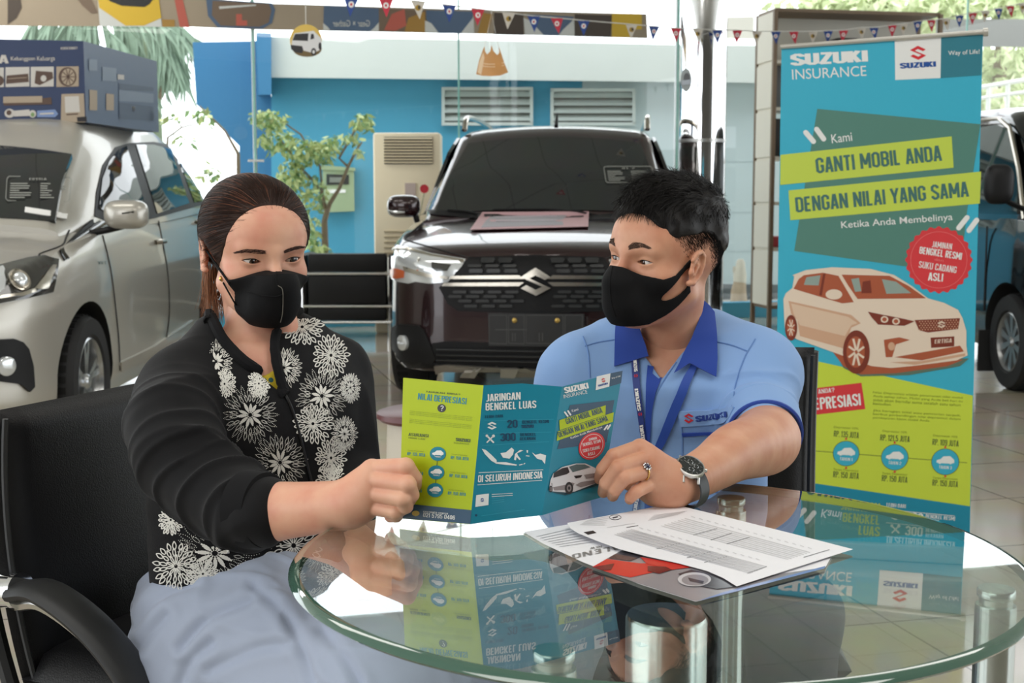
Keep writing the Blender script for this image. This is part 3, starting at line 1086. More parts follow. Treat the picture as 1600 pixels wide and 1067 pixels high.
# ------------------------------------------------ dark maroon SUV in the middle
MAROON = mat('maroon_car_paint', srgb(40, 13, 17), .22, .35, coat=1)
suv_root = thing('suv', 'dark maroon SUV with chrome grille bars parked facing the table', 'car', (.127, 6.7, 0))
half = [(0, 0), (.3, .012), (.55, .05), (.70, .13), (.80, .27), (.855, .48), (.878, .8), (.885, 1.3), (.885, 2.6), (.87, 3.5), (.82, 4.05), (.68, 4.3), (.35, 4.38), (0, 4.4)]
cab = {'y': [.93, 1.25, 1.72, 2.0, 2.6, 3.3, 3.9, 4.2, 4.34], 'wb': [.74, .79, .82, .83, .83, .83, .80, .76, .72], 'wt': [.735, .69, .63, .63, .63, .61, .58, .58, .62],
       'zb': [1.0, 1.0, 1.02, 1.03, 1.05, 1.08, 1.08, 1.05, 1.0], 'zt': [1.02, 1.265, 1.565, 1.6, 1.625, 1.62, 1.55, 1.35, 1.02]}
suv = Car(suv_root, (.127, 6.7, 0), R(5), half, ([0, .25, .7, 1.1, 2, 3.5, 4.4], [.845, .885, .965, 1.01, 1.04, 1.09, 1.06]),
          ([0, .06, .2, .45, .7, .88, .97, 1], [.05, .015, 0, 0, .005, .012, .03, .07]), .22, MAROON, [(.86, .335, .335, .885), (3.6, .335, .335, .885)], .375, cab, crown=.055)
DKRIM = mat('dark_alloy', srgb(120, 122, 124), .3, .8)
for sd in (-1, 1):
    for wy in (.86, 3.6):
        suv.wheel(wy, .335, .335, .875, DKRIM, .21, 5, sd)
S = suv
S.shield(.975, 1.60, .05)
m = MB()
for a, b in (((668, 331), (712, 228)), ((1062, 330), (1021, 228))):
    pass
S.panel('cowl', [(668, 328), (760, 335), (860, 338), (960, 335), (1060, 328), (1062, 336), (960, 343), (860, 346), (760, 343), (672, 336)], .008, .015, BLACKPL, 9)
# wipers
m = MB()
f = S.fn()
m.tube([f(x, -y, .016) for x, y in ((940, 338), (900, 333), (850, 330), (770, 331))], .006, BLACKPL, 6)
m.tube([f(x, -y, .016) for x, y in ((745, 337), (730, 333), (700, 331))], .006, BLACKPL, 6)
m.build('wiper', suv_root)
GRILLE = mat('grille_black', (.006, .006, .007), .45, spec=.25)
DARKMESH = mat('grille_mesh', (.030, .031, .032), .3, spec=.4)
gr = S.panel('grille', [(697, 441), (734, 404), (838, 401), (942, 404), (979, 441), (989, 449), (976, 474), (960, 485), (838, 490), (716, 485), (700, 474), (687, 449)], .012, .03, GRILLE, 7)
m = MB()
for (yy, x0, x1) in ((410, 740, 936), (417, 730, 946), (424, 722, 954), (456, 697, 979), (463, 700, 976), (470, 705, 971), (478, 714, 962)):
    n = 0
    x = x0 + (4 if int(yy) % 2 else 14)
    while x < x1 - 14:
        if not (812 < x + 9 < 864):
            m.slab(px((x, yy - 2.2), (x + 18, yy - 2.2), (x + 20, yy), (x + 18, yy + 2.2), (x, yy + 2.2), (x - 2, yy)), S.fn(), .01, .026, DARKMESH)
        x += 27
m.build('grille_lattice', gr)
m = MB()
for y0, y1, xa in ((430, 436, 708), (441, 447, 697)):
    m.slab(px((xa, y0 + 1), (812, y0), (820, (y0 + y1) / 2 + (3 if y0 < 436 else -3)), (812, y1), (xa - 4, y1)), S.fn(), .01, .034, CHROMEC, 8)
    m.slab(px((1676 - xa, y0 + 1), (864, y0), (856, (y0 + y1) / 2 + (3 if y0 < 436 else -3)), (864, y1), (1680 - xa, y1)), S.fn(), .01, .034, CHROMEC, 8)
m.build('chrome_bar', gr)
m = MB()
em = [(838 + a * 23, 441.5 - b * 20) for a, b in EMBLEM]
m.slab(px(*em), S.fn(), .03, .05, CHROMEC)
m.build('emblem', gr)
hl = [(607, 391), (610, 386), (618, 384), (637, 387), (676, 398), (728, 407), (722, 417), (700, 441), (672, 443), (651, 440), (641, 443), (624, 440), (611, 434), (607, 415)]
for mir in (False, True):
    ff = S.fn(mir)
    m = MB(); m.slab(px(*hl), ff, -.02, .012, LENS, 5)
    h = m.build('headlight', suv_root)
    m = MB()
    m.slab(px((612, 420), (622, 419), (635, 423), (634, 434), (620, 436), (613, 432)), ff, 0, .018, AMBER, 4)
    m.slab(px((676, 410), (690, 412), (706, 414), (700, 423), (684, 424), (676, 419)), ff, 0, .016, LENSD, 4)
    m.slab(px((634, 416), (672, 428), (702, 432), (700, 436), (668, 433), (636, 424)), ff, 0, .02, CHROMEC, 4)
    m.slab(px((610, 388), (637, 389), (676, 400), (726, 409), (725, 411), (674, 403), (636, 392), (612, 392)), ff, 0, .018, CHROMEC, 4)
    m.build('reflector', h)
    m = MB()
    m.slab(px((612, 520), (616, 511), (624, 506), (655, 508), (663, 514), (670, 530), (682, 560), (678, 566), (640, 566), (614, 562)), ff, -.02, .012, BLACKPL, 6)
    fs = m.build('fog_lamp_surround', suv_root)
    c0 = ff(634, -535, .02); n0 = S.hit(634, -535)[1]
    m = MB()
    m.tube([c0 - n0 * .02, c0 + n0 * .008, c0 + n0 * .012], [.042, .042, .036], LENS, 20)
    m.build('fog_lamp', fs)
m = MB()
S.panel('lower_grille', [(676, 536), (700, 533), (838, 537), (976, 533), (1000, 536), (1004, 560), (988, 570), (838, 574), (690, 570), (678, 562)], .008, .02, GRILLE, 8)
for yy in (545, 553, 561):
    MB().slab(px((684, yy - 1), (838, yy + 2), (992, yy - 1), (992, yy + 1), (838, yy + 4), (684, yy + 1)), S.fn(), .0, .024, DARKMESH, 8).build('grille_slat', suv_root)
SKID = mat('skid_silver', srgb(150, 146, 138), .35, .7)
sk = S.panel('skid_plate', [(681, 570), (700, 568), (838, 577), (976, 568), (995, 570), (990, 590), (970, 598), (838, 603), (706, 598), (686, 588)], .03, .06, SKID, 8)
m = MB()
for xx in (733, 795, 881, 943):
    MB().slab(px((xx - 12, 580), (xx + 10, 581), (xx + 14, 596), (xx - 15, 595)), S.fn(), .028, .046, mat('skid_light', srgb(176, 172, 164), .4, .6), 8).build('skid_rib', sk)
S.panel('bumper_cladding', [(603, 556), (614, 564), (680, 568), (690, 592), (838, 604), (986, 592), (996, 568), (1062, 564), (1072, 556), (1066, 592), (990, 612), (838, 618), (686, 612), (612, 592)], .008, .03, BLACKPL, 8)
PLATEB = mat('plate_holder_black', (.016, .016, .017), .45)
pl = S.panel('plate_holder', [(764, 489), (913, 490), (911, 541), (765, 539)], .03, .03, PLATEB, 12)
m = MB()
ff = S.fn()
for (a, b) in ((766, 793), (796, 820), (823, 880), (883, 910)):
    m.line(px((a, 492), (b, 492), (b, 536), (a, 535), (a, 492)), 1.0, ff, .034, mat('plate_line', (.07, .07, .07), .5))
for xx in (843, 848, 802, 806):
    m.line(px((xx, 519), (xx, 532)), 1.4, ff, .034, mat('plate_line', (.07, .07, .07), .5))
m.line(px((775, 514), (825, 514)), 1.6, ff, .034, mat('plate_line', (.07, .07, .07), .5))
m.build('embossing', pl)
for xx in (805, 871):
    c0, n0 = S.hit(xx, -500)
    mm = MB(); mm.tube([c0 + n0 * .02, c0 + n0 * .04, c0 + n0 * .043], [.013, .013, .009], mat('brass', srgb(190, 160, 90), .3, .9), 12)
    mm.build('screw', pl)
# mirrors, rails, aerial
Lm = P(631, 322, 7.75)
for sd in (1, -1):
    a = S.loc(Lm)
    c0 = S.w(a[0] * sd, a[1], a[2])
    mo = mirror_cap(S, c0, (.1, .09, .068), MAROON, [([S.w((a[0] + .06) * sd, a[1] + .02, a[2] - .03), S.w(sd * -.79, a[1] + .03, 1.01)], .03)])
    mm = MB(); mm.tube([S.w((a[0] - .085) * sd, a[1] - .06, a[2] - .028), S.w((a[0] - .03) * sd, a[1] - .088, a[2] - .035), S.w((a[0] + .02) * sd, a[1] - .086, a[2] - .036)], [.006, .01, .004], LENS, 8)
    mm.build('mirror_lamp', mo)
    rp = [S.w(sd * .60, 1.80, 1.60), S.w(sd * .60, 1.86, 1.665), S.w(sd * .605, 2.1, 1.70), S.w(sd * .61, 2.8, 1.72), S.w(sd * .60, 3.5, 1.70), S.w(sd * .58, 3.85, 1.60)]
    mm = MB(); mm.tube(catmull([tuple(x) for x in rp], 5), .019, CHROMEC, 8); mm.build('roof_rail', suv_root)
    mm = MB()
    mm.slab([(1.2, 1.05), (1.55, 1.05), (1.62, 1.45), (1.8, 1.55), (3.9, 1.5), (4.05, 1.12)], lambda y, z, o: S.w(sd * (.0 + np.interp(z, [1.0, 1.56], [.845, .635]) + o), y, z), -.01, .012, GLASSD, .12)
    mm.build('side_window', suv_root)
    for yd in (1.35, 2.45, 3.35):
        mm = MB(); mm.tube([S.w(sd * (.888 - .02 * (zz < .35) - .015 * (zz > .9)), yd, zz) for zz in (.3, .5, .8, .98)], .006, GAP, 4); mm.build('door_gap', suv_root)
mm = MB(); mm.tube([S.w(0, 1.9, 1.63), S.w(0, 2.02, 1.72)], [.014, .006], BLACKPL, 8); mm.build('aerial', suv_root)
for sd in (False, True):
    mm = MB(); fm = S.fn(sd)
    mm.tube([fm(x, -y, .001) for x, y in catmull([(733, 403), (690, 391), (640, 377), (634, 372), (650, 357), (668, 343)], 5)], .0045, GAP, 5)
    mm.build('bonnet_gap', suv_root)
# sheet of paper on the bonnet and the sticker behind the glass
hs = thing('bonnet_notice', 'pink bordered printed sheet lying across the maroon bonnet', 'notice', S.hit(828, -348)[0])
m = MB()
ff = S.fn()
m.slab(px((754, 334), (920, 333), (919, 357), (735, 362)), ff, .010, .013, mat('notice_pink', srgb(196, 158, 162), .5), 10)
m.slab(px((768, 337), (885, 336), (880, 355), (752, 359)), ff, .012, .0145, mat('notice_grey', srgb(160, 158, 164), .5), 10)
for yy in (343, 349):
    m.line(px((775, yy), (870, yy - 1)), 2, ff, .016, mat('notice_pale', srgb(186, 178, 186), .5))
m.build('sheet', hs)

def spec_sticker(car, fn, x0, y0, x1, y1, sk, head):
    st = MB()
    ink = mat('sticker_ink', srgb(150, 152, 146), .5)
    w, h = x1 - x0, y1 - y0
    T = lambda a, b: (x0 + a * w + b * h * sk, -(y0 + b * h))
    rr = [(0.03, 0), (.97, 0), (1, .1), (1, .9), (.97, 1), (.03, 1), (0, .9), (0, .1), (.03, 0)]
    st.line([T(a, b) for a, b in rr], 1.1, fn, .014, ink)
    st.text(head, fn, T(.5, .16)[0], T(.5, .16)[1], w * .28, h * .09, .014, ink, .02, align='c')
    rnd = random.Random(5)
    for i in range(7):
        b = .3 + i * .095
        for (a0, a1) in ((.06, .42), (.55, .93)):
            st.line([T(a0, b), T(a0 + (a1 - a0) * rnd.uniform(.4, 1), b)], h * .045, fn, .014, ink)
    return st
spec_sticker(S, ff, 943, 263, 1018, 288, .15, 'XL7').build('windshield_sticker', suv_root)

# ------------------------------------------------ silver MPV on the left
SILVER = mat('silver_car_paint', srgb(190, 186, 176), .3, .4, coat=.6)
MO = (-2.76, 4.98, 0)
mpv_root = thing('people_carrier', 'silver people carrier parked behind the woman with a display box on its roof', 'car', MO)
half = [(0, 0), (.3, .015), (.52, .06), (.66, .15), (.76, .30), (.82, .5), (.852, .8), (.868, 1.3), (.868, 2.6), (.855, 3.5), (.8, 4.05), (.66, 4.28), (.35, 4.37), (0, 4.39)]
cab = {'y': [.92, 1.25, 1.72, 2.0, 2.6, 3.3, 3.9, 4.2, 4.36], 'wb': [.70, .76, .80, .82, .83, .83, .80, .76, .72], 'wt': [.69, .65, .60, .605, .615, .60, .57, .57, .6],
       'zb': [.97, .97, .99, 1.0, 1.02, 1.05, 1.06, 1.04, 1.0], 'zt': [1.0, 1.24, 1.535, 1.57, 1.6, 1.59, 1.52, 1.33, 1.02]}
mpv = Car(mpv_root, MO, R(-2), half, ([0, .25, .7, 1.1, 2, 3.5, 4.4], [.74, .81, .93, .975, 1.01, 1.06, 1.05]),
          ([0, .05, .15, .3, .5, .72, .8, .9, 1], [.05, .03, .012, .012, .006, 0, .012, .02, .055]), .2, SILVER, [(.84, .305, .305, .868), (3.58, .305, .305, .868)], .35, cab, crown=.05)
ALLOY = mat('bright_alloy', srgb(196, 198, 200), .25, .9)
for sd in (-1, 1):
    for wy in (.84, 3.58):
        mpv.wheel(wy, .305, .305, .858, ALLOY, .205, 5, sd)
E_ = mpv
ff = E_.fn()
m = MB()
E_.shield(.97, 1.44, .012, 1.0)
E_.panel('window_trim', [(147, 338), (150, 300), (160, 258), (180, 230), (200, 224), (240, 222), (275, 229), (300, 240), (322, 288), (324, 318), (242, 341), (180, 350)], .004, .01, BLACKPL, 7)
for pts in ([(153, 326), (158, 280), (169, 252), (184, 234), (196, 229), (224, 318), (221, 325), (180, 340)], [(211, 227), (238, 227), (265, 234), (294, 318), (244, 334)], [(273, 236), (296, 244), (315, 290), (317, 314), (302, 317)]):
    E_.panel('side_window', pts, .009, .01, GLASSD, 7)
for mir in (False, True):
    fm = E_.fn(mir)
    m = MB()
    m.slab(px((-34, 425), (0, 417), (42, 406), (70, 402), (89, 406), (87, 428), (80, 457), (42, 466), (0, 474), (-34, 480)), fm, -.02, .012, LENSD, 6)
    h = m.build('headlight', mpv_root)
    m = MB()
    c0, n0 = E_.hit(27, -440)
    if mir:
        a = E_.loc(c0); c0 = E_.w(-a[0], a[1], a[2]); n0 = Vector((-n0.x, n0.y, n0.z))
    m.tube([c0, c0 + n0 * .022, c0 + n0 * .026, c0 + n0 * .014], [.05, .05, .042, .038], CHROMEC, 24)
    m.tube([c0 + n0 * .01, c0 + n0 * .03, c0 + n0 * .038, c0 + n0 * .04], [.03, .03, .02, .004], LENS, 20)
    m.slab(px((-10, 425), (5, 421), (8, 426), (4, 455), (-6, 460), (-14, 455)), fm, .01, .02, LENS, 6)
    m.slab(px((50, 452), (78, 416), (84, 416), (70, 452)), fm, .01, .018, CHROMEC, 6)
    m.slab(px((-30, 468), (30, 459), (50, 452), (52, 456), (30, 463), (-30, 473)), fm, .01, .02, CHROMEC, 6)
    m.build('reflector', h)
    m = MB()
    m.slab(px((-40, 532), (20, 529), (33, 534), (42, 545), (49, 572), (51, 604), (44, 612), (30, 600), (-40, 590)), fm, -.02, .014, BLACKPL, 7)
    fs = m.build('fog_lamp_surround', mpv_root)
    c0, n0 = E_.hit(5, -571)
    if mir:
        a = E_.loc(c0); c0 = E_.w(-a[0], a[1], a[2]); n0 = Vector((-n0.x, n0.y, n0.z))
    m = MB(); m.tube([c0, c0 + n0 * .03, c0 + n0 * .036], [.04, .04, .03], LENS, 20); m.build('fog_lamp', fs)
def gapline(pts, r=.0045):
    mm = MB(); mm.tube([ff(x, -y, .001) for x, y in catmull(pts, 4)], r, GAP, 5)
    return mm.build('panel_gap', mpv_root)
gapline([(160, 368), (168, 400), (174, 430), (180, 480), (185, 530), (187, 578)])
gapline([(247, 345), (255, 385), (262, 430), (264, 490), (258, 540)])
gapline([(108, 360), (103, 372), (96, 384), (64, 396), (62, 401)])
m = MB()
for (hx, hy) in ((247, 378), (309, 347)):
    m = MB()
    p0, n0 = E_.hit(hx, -hy)
    m.tube([p0 + E_.bk * -.07 + n0 * .005, p0 + E_.bk * -.05 + n0 * .028, p0 + E_.bk * .05 + n0 * .028, p0 + E_.bk * .07 + n0 * .005], .014, CHROMEC, 8)
    m.build('door_handle', mpv_root)
m = MB(); m.slab(px((186, 566), (240, 540), (300, 500), (300, 508), (240, 552), (187, 580)), ff, -.01, .012, SILVER, 8); m.build('sill_trim', mpv_root)
m = MB(); m.text('VVT', ff, 152, -413, 13, 5, .004, CHROMEC, .02); m.build('badge', mpv_root)
mc = P(198, 335, 6.15)
a = E_.loc(mc)
for sd in (1, -1):
    c0 = E_.w(a[0] * sd, a[1], a[2])
    base = E_.hit(135, -362)[0]; bl_ = E_.loc(base)
    mo = mirror_cap(E_, c0, (.105, .085, .07), SILVER, [([E_.w((a[0] - .02) * sd, a[1] + .02, a[2] - .055), E_.w((a[0] - .1) * sd, a[1] + .0, a[2] - .075), E_.w(bl_[0] * sd, bl_[1], bl_[2] - .01)], .028)])
    mm = MB(); mm.tube([E_.w((a[0] + .0) * sd, a[1] - .086, a[2] + .005), E_.w((a[0] + .05) * sd, a[1] - .075, a[2] + .012), E_.w((a[0] + .09) * sd, a[1] - .04, a[2] + .018)], [.004, .007, .006], LENSD, 8)
    mm.build('mirror_lamp', mo)
def front_fn(car):
    def f(x, z, o=0.0):
        h = car.bvh.ray_cast(car.w(x, -1, z), car.bk)
        q_ = h[0] if h[0] is not None else car.w(x, .3, z)
        return q_ - car.bk * o
    return f
g_ = front_fn(E_)
m = MB(); m.slab([(-.52, .66), (-.40, .52), (.40, .52), (.52, .66), (.50, .70), (-.50, .70)], g_, -.02, .012, GRILLE, .05); mg = m.build('grille', mpv_root, sharp=30)
for k in range(4):
    m = MB(); m.slab([(-.44 + k * .01, .55 + k * .035), (.44 - k * .01, .55 + k * .035), (.44, .558 + k * .035), (-.44, .558 + k * .035)], g_, .008, .02, CHROMEC, .06); m.build('grille_slat', mg)
m = MB(); m.slab([(a * .075, .62 + b * .07) for a, b in EMBLEM], g_, .01, .028, CHROMEC); m.build('emblem', mg)
m = MB(); m.slab([(-.42, .28), (.42, .28), (.50, .40), (-.50, .40)], g_, -.02, .01, BLACKPL, .05); m.build('lower_grille', mpv_root, sharp=30)
m = MB(); m.slab([(-.22, .42), (.22, .42), (.22, .51), (-.22, .51)], g_, 0, .02, PLATEB, .08); m.build('plate_holder', mpv_root)
spec_sticker(E_, ff, 12, 279, 108, 317, -.06, 'ERTIGA').build('windshield_sticker', mpv_root)
m = MB(); m.slab(px((40, 326), (104, 336), (102, 344), (39, 334)), ff, .008, .012, PAPERW, 8); m.build('windshield_label', mpv_root)

# ------------------------------------------------ black van at the right edge
VANB = mat('black_car_paint', (.008, .008, .009), .15, .2, coat=1)
VO = (3.80, 7.0, 0)
van_root = thing('van', 'black van partly hidden behind the roll-up banner', 'van', VO)
half = [(0, 0), (.3, .015), (.55, .05), (.7, .14), (.79, .3), (.82, .55), (.83, .9), (.83, 2.6), (.82, 3.5), (.78, 3.9), (.5, 4.0), (0, 4.02)]
cab = {'y': [.3, .7, 1.1, 1.5, 2.4, 3.4, 3.8, 3.95], 'wb': [.74, .78, .8, .8, .8, .8, .78, .74], 'wt': [.73, .70, .665, .66, .66, .66, .64, .66], 'zb': [.98, 1.0, 1.02, 1.02, 1.02, 1.02, 1.02, 1.0], 'zt': [1.0, 1.36, 1.68, 1.73, 1.76, 1.74, 1.5, 1.05]}
van = Car(van_root, VO, R(0), half, ([0, .3, .8, 4], [.95, 1.0, 1.03, 1.03]), ([0, .08, .25, .6, .85, 1], [.05, .015, 0, 0, .01, .04]), .22, VANB,
          [(.68, .29, .29, .83), (3.2, .29, .29, .83)], .34, cab, crown=.03)
STEELR = mat('steel_rim', srgb(170, 172, 172), .35, .85)
for sd in (-1, 1):
    for wy in (.68, 3.2):
        van.wheel(wy, .29, .29, .815, STEELR, .18, 10, sd, double=False)
    mm = MB()
    mm.slab([(.62, 1.06), (.74, 1.3), (1.0, 1.56), (1.25, 1.62), (1.6, 1.62), (1.6, 1.06)], lambda y, z, o: van.w(sd * (np.interp(z, [1.0, 1.66], [.805, .69]) + o), y, z), -.01, .014, GLASSD, .12)
    mm.slab([(1.7, 1.06), (1.7, 1.62), (3.5, 1.6), (3.6, 1.06)], lambda y, z, o: van.w(sd * (np.interp(z, [1.0, 1.66], [.805, .69]) + o), y, z), -.01, .014, GLASSD, .12)
    mm.build('side_window', van_root)
    mm = MB(); mm.tube([van.w(sd * .82, .48, 1.03), van.w(sd * .785, .68, 1.32), van.w(sd * .745, .95, 1.58), van.w(sd * .72, 1.2, 1.655), van.w(sd * .71, 1.9, 1.68)], .014, CHROMEC, 6); mm.build('window_trim', van_root)
    mm = MB(); mm.tube([van.w(sd * .833, 1.02, .45), van.w(sd * .834, 1.02, .98)], .006, GAP, 4); mm.build('door_gap', van_root)
    mirror_cap(van, van.w(sd * 1.0, .42, 1.23), (.085, .06, .115), BLACKPL, [([van.w(sd * .95, .46, 1.14), van.w(sd * .8, .5, 1.08)], .025)])
    mm = MB(); mm.box(van.w(sd * .76, 1.02, .2), (.2, .02, .26), RUBBER); mm.build('mudflap', van_root)
mm = MB()
mm.slab([(-.6, 1.03), (-.58, 1.1), (-.5, 1.55), (.5, 1.55), (.58, 1.1), (.6, 1.03)], lambda x, z, o: van.w(x, float(np.interp(z, [1.0, 1.36, 1.68], [.3, .7, 1.1])) - o, z + .01), -.01, .015, GLASSD, .15)
mm.build('windshield', van_root)
for sd in (-1, 1):
    mm = MB(); mm.slab([(.4, .68), (.7, .7), (.72, .86), (.42, .84)], lambda x, z, o: van.w(sd * x, float(np.interp(x, [0, .3, .55, .72], [0, .015, .05, .16])) - o, z), -.02, .012, LENS, .08); mm.build('headlight', van_root)
mm = MB(); mm.slab([(-.38, .62), (.38, .62), (.36, .84), (-.36, .84)], lambda x, z, o: van.w(x, .015 - o, z), -.02, .012, GRILLE, .1); mm.build('grille', van_root)

# ---------------------------------------------------------------- printed matter helpers
def T(mb, s, fn, x0, y0, x1, y1, h, mt, off, bold=.012, shear=0.0):
    """lettering along a baseline given in photo coordinates"""
    dx, dy = x1 - x0, -(y1 - y0)
    L = math.hypot(dx, dy)
    mb.text(s, fn, x0, -y0, L, h, off, mt, bold, shear, math.atan2(dy, dx))

def bar(mb, fn, a, b, w, off, mt):
    """round ended stroke"""
    d = Vector((b[0] - a[0], b[1] - a[1])).normalized()
    ang = math.atan2(-d.y, d.x)
    pts = []
    for k in range(9):
        t = ang - PI / 2 + PI * k / 8
        pts.append((b[0] + w / 2 * math.cos(t), -b[1] + w / 2 * math.sin(t)))
    for k in range(9):
        t = ang + PI / 2 + PI * k / 8
        pts.append((a[0] + w / 2 * math.cos(t), -a[1] + w / 2 * math.sin(t)))
    mb.poly(pts, fn, off, mt)

def ell(cx, cy, rx, ry, n=26):
    return [(cx + rx * math.cos(2 * PI * k / n), -cy + ry * math.sin(2 * PI * k / n)) for k in range(n)]

def car_icon(mb, fn, cx, cy, w, off, mt):
    s = w / 30
    pts = [(-15, 3), (-14, -1), (-8, -2.5), (-3, -7), (8, -7.5), (13, -3), (15, -1), (15, 4), (11, 5), (9, 6.5), (6, 5), (-7, 4.5), (-9, 6), (-12, 4)]
    mb.poly([(cx + a * s, -(cy + b * s)) for a, b in pts], fn, off, mt)

def tool_icon(mb, fn, cx, cy, r, off, mt):
    bar(mb, fn, (cx - r * .7, cy - r * .7), (cx + r * .7, cy + r * .7), r * .36, off, mt)
    bar(mb, fn, (cx + r * .7, cy - r * .7), (cx - r * .7, cy + r * .7), r * .3, off, mt)
    mb.poly(ell(cx + r * .7, cy - r * .7, r * .34, r * .34, 12), fn, off, mt)
    mb.poly(ell(cx - r * .75, cy - r * .75, r * .3, r * .3, 12), fn, off, mt)

def stack_icon(mb, fn, cx, cy, w, h, off, mt):
    emblem(mb, fn, cx, -cy, w, h, off, mt)

def ink(n, r, g, b, ro=.42): return mat('print_' + n, srgb(r, g, b), ro)
I = {'sky': ink('sky_blue', 60, 182, 212), 'teal': ink('teal', 28, 142, 172), 'dteal': ink('dark_teal', 50, 128, 146), 'lime': ink('lime', 206, 226, 72), 'strip': ink('strip_lime', 200, 220, 84),
     'slate': ink('slate_green', 86, 136, 124), 'ltx': ink('letter_slate', 70, 116, 112), 'w': ink('white', 240, 242, 240), 'red': ink('red', 222, 62, 68), 'blue': ink('logo_blue', 34, 84, 160), 'lr': ink('logo_red', 218, 44, 54),
     'cream': ink('cream', 236, 218, 198), 'crd': ink('cream_shade', 214, 172, 142), 'brn': ink('sepia', 176, 92, 62), 'dbr': ink('dark_sepia', 128, 56, 40), 'shd': ink('ground_tint', 96, 120, 104), 'par': ink('paragraph', 132, 152, 48), 'gr': ink('grey_green', 84, 104, 62), 'y': ink('yellow_letter', 206, 214, 60)}

# ---------------------------------------------------------------- roll-up banner
bA = P(1221, 75, 4.02); bB = P(1537, 52, 3.90)
bd = Vector((bB.x - bA.x, bB.y - bA.y, 0)).normalized()
bn = Vector((bd.y, -bd.x, 0))
if bn.y > 0: bn = -bn
F_ = on_plane((bA.x, bA.y, 0), bn)
ban = thing('roll_up_banner', 'tall turquoise and lime roll-up banner with white lettering and a printed car', 'banner', F_(1362, -872, 0) * Vector((1, 1, 0)) if False else Vector((F_(1362, -872).x, F_(1362, -872).y, 0)))
m = MB()
m.slab(px((1221, 76), (1536, 53), (1514, 880), (1209, 860)), F_, -.002, 0, I['sky'])
E1 = .0008; E2 = .0014; E3 = .002; E4 = .0026
m.poly(px((1214.5, 551), (1275, 564), (1520, 618), (1515.5, 791), (1212, 746)), F_, E1, I['lime'])
m.poly(px((1212, 746), (1515.5, 791), (1513.5, 879.5), (1209.5, 859.5)), F_, E1, I['teal'])
m.poly(px((1277, 170), (1532, 194), (1511, 330), (1500, 428), (1241, 392)), F_, E1, I['slate'])
T(m, 'SUZUKI', F_, 1237, 102.5, 1355, 96, 17.5, I['w'], E1, .05)
T(m, 'INSURANCE', F_, 1238, 124.5, 1354, 118.5, 16, I['w'], E1, .0)
m.poly(px((1398, 61.5), (1470.5, 57), (1469.5, 122), (1398.7, 125)), F_, E1, I['w'])
m.poly(px((1470.5, 57), (1535.5, 53), (1533, 117.5), (1469.5, 122)), F_, E1, I['dteal'])
emblem(m, F_, 1434.5, -82.5, 25, 22, E2, I['lr'], .04)
T(m, 'SUZUKI', F_, 1407, 107, 1462, 104, 8.2, I['blue'], E2, .05)
T(m, 'Way of Life!', F_, 1482, 88.5, 1531, 86, 9, I['w'], E2, .03)
m.poly(px((1219.5, 242), (1487, 213), (1490, 262), (1219, 289)), F_, E2, I['strip'])
m.poly(px((1232, 297.5), (1533, 268), (1531, 318), (1235, 344)), F_, E2, I['strip'])
T(m, 'GANTI MOBIL ANDA', F_, 1276, 271, 1472, 251, 24, I['ltx'], E3, .02)
T(m, 'DENGAN NILAI YANG SAMA', F_, 1244, 332, 1514, 307, 23.5, I['ltx'], E3, .02)
T(m, 'Kami', F_, 1300, 224, 1332, 220, 14, I['w'], E2, .02)
T(m, 'Ketika Anda Membelinya', F_, 1315, 360, 1489, 347, 14, I['w'], E2, .02)
for a, b in (((1259, 207), (1271, 221)), ((1276, 202), (1287, 217)), ((1511, 340), (1498, 356)), ((1526, 344), (1514, 360))):
    bar(m, F_, a, b, 8, E2, I['w'])
sc = []
for k in range(144):
    a = 2 * PI * k / 144
    r = 51 + 1.8 * math.cos(24 * a)
    sc.append((1467 + r * math.cos(a), -406 + r * math.sin(a)))
m.poly(sc, F_, E2, I['red'])
ring = ell(1467, 406, 44, 44, 60); m.line(ring + ring[:1], .7, F_, E3, ink('ring_pink', 236, 130, 130))
T(m, 'JAMINAN', F_, 1456, 386, 1487, 390, 9.5, I['w'], E3, .02)
T(m, 'BENGKEL RESMI', F_, 1436, 396, 1502, 406, 11, I['w'], E3, .03)
T(m, 'dan', F_, 1460, 407, 1474, 409, 4, ink('ring_pink', 236, 130, 130), E3)
T(m, 'SUKU CADANG', F_, 1435, 418, 1494, 427, 10.5, I['w'], E3, .03)
T(m, 'ASLI', F_, 1450, 438, 1473, 440, 12.5, I['w'], E3, .04)
# printed car
m.poly(px((1228, 520), (1300, 540), (1318, 575), (1345, 588), (1420, 586), (1500, 572), (1514, 560), (1440, 560), (1240, 505)), F_, E2, I['shd'])
m.poly(px((1300, 548), (1318, 572), (1345, 585), (1400, 583), (1480, 572), (1505, 562), (1380, 560)), F_, E2 + .0002, I['brn'])
m.poly(px((1226, 512), (1224, 467), (1228, 458), (1238, 450), (1241, 432), (1238, 430), (1259, 422), (1300, 417.5), (1360, 420), (1397, 429.5), (1425, 447), (1450, 466), (1475, 473), (1497, 484), (1504, 497), (1510, 517), (1510, 540), (1512, 555), (1495, 563), (1425, 572), (1392, 575), (1362, 572), (1318, 556), (1245, 530), (1236, 524)), F_, E3, I['cream'])
m.poly(px((1232, 470), (1330, 492), (1345, 505), (1330, 512), (1320, 545), (1250, 525), (1246, 500), (1236, 490)), F_, E3 + .0003, I['crd'])
m.poly(px((1236, 474), (1325, 495), (1340, 505), (1330, 508), (1320, 525), (1250, 508), (1240, 490)), F_, E3 + .0005, ink('cream_mid', 228, 200, 174))
m.poly(px((1240, 451), (1248, 436), (1256, 430), (1286, 426), (1310, 431), (1334, 472), (1316, 474), (1256, 456)), F_, E4, I['brn'])
m.poly(px((1260, 433), (1282, 430), (1279, 446), (1256, 445)), F_, E4 + .0003, ink('window_tint', 150, 168, 160))
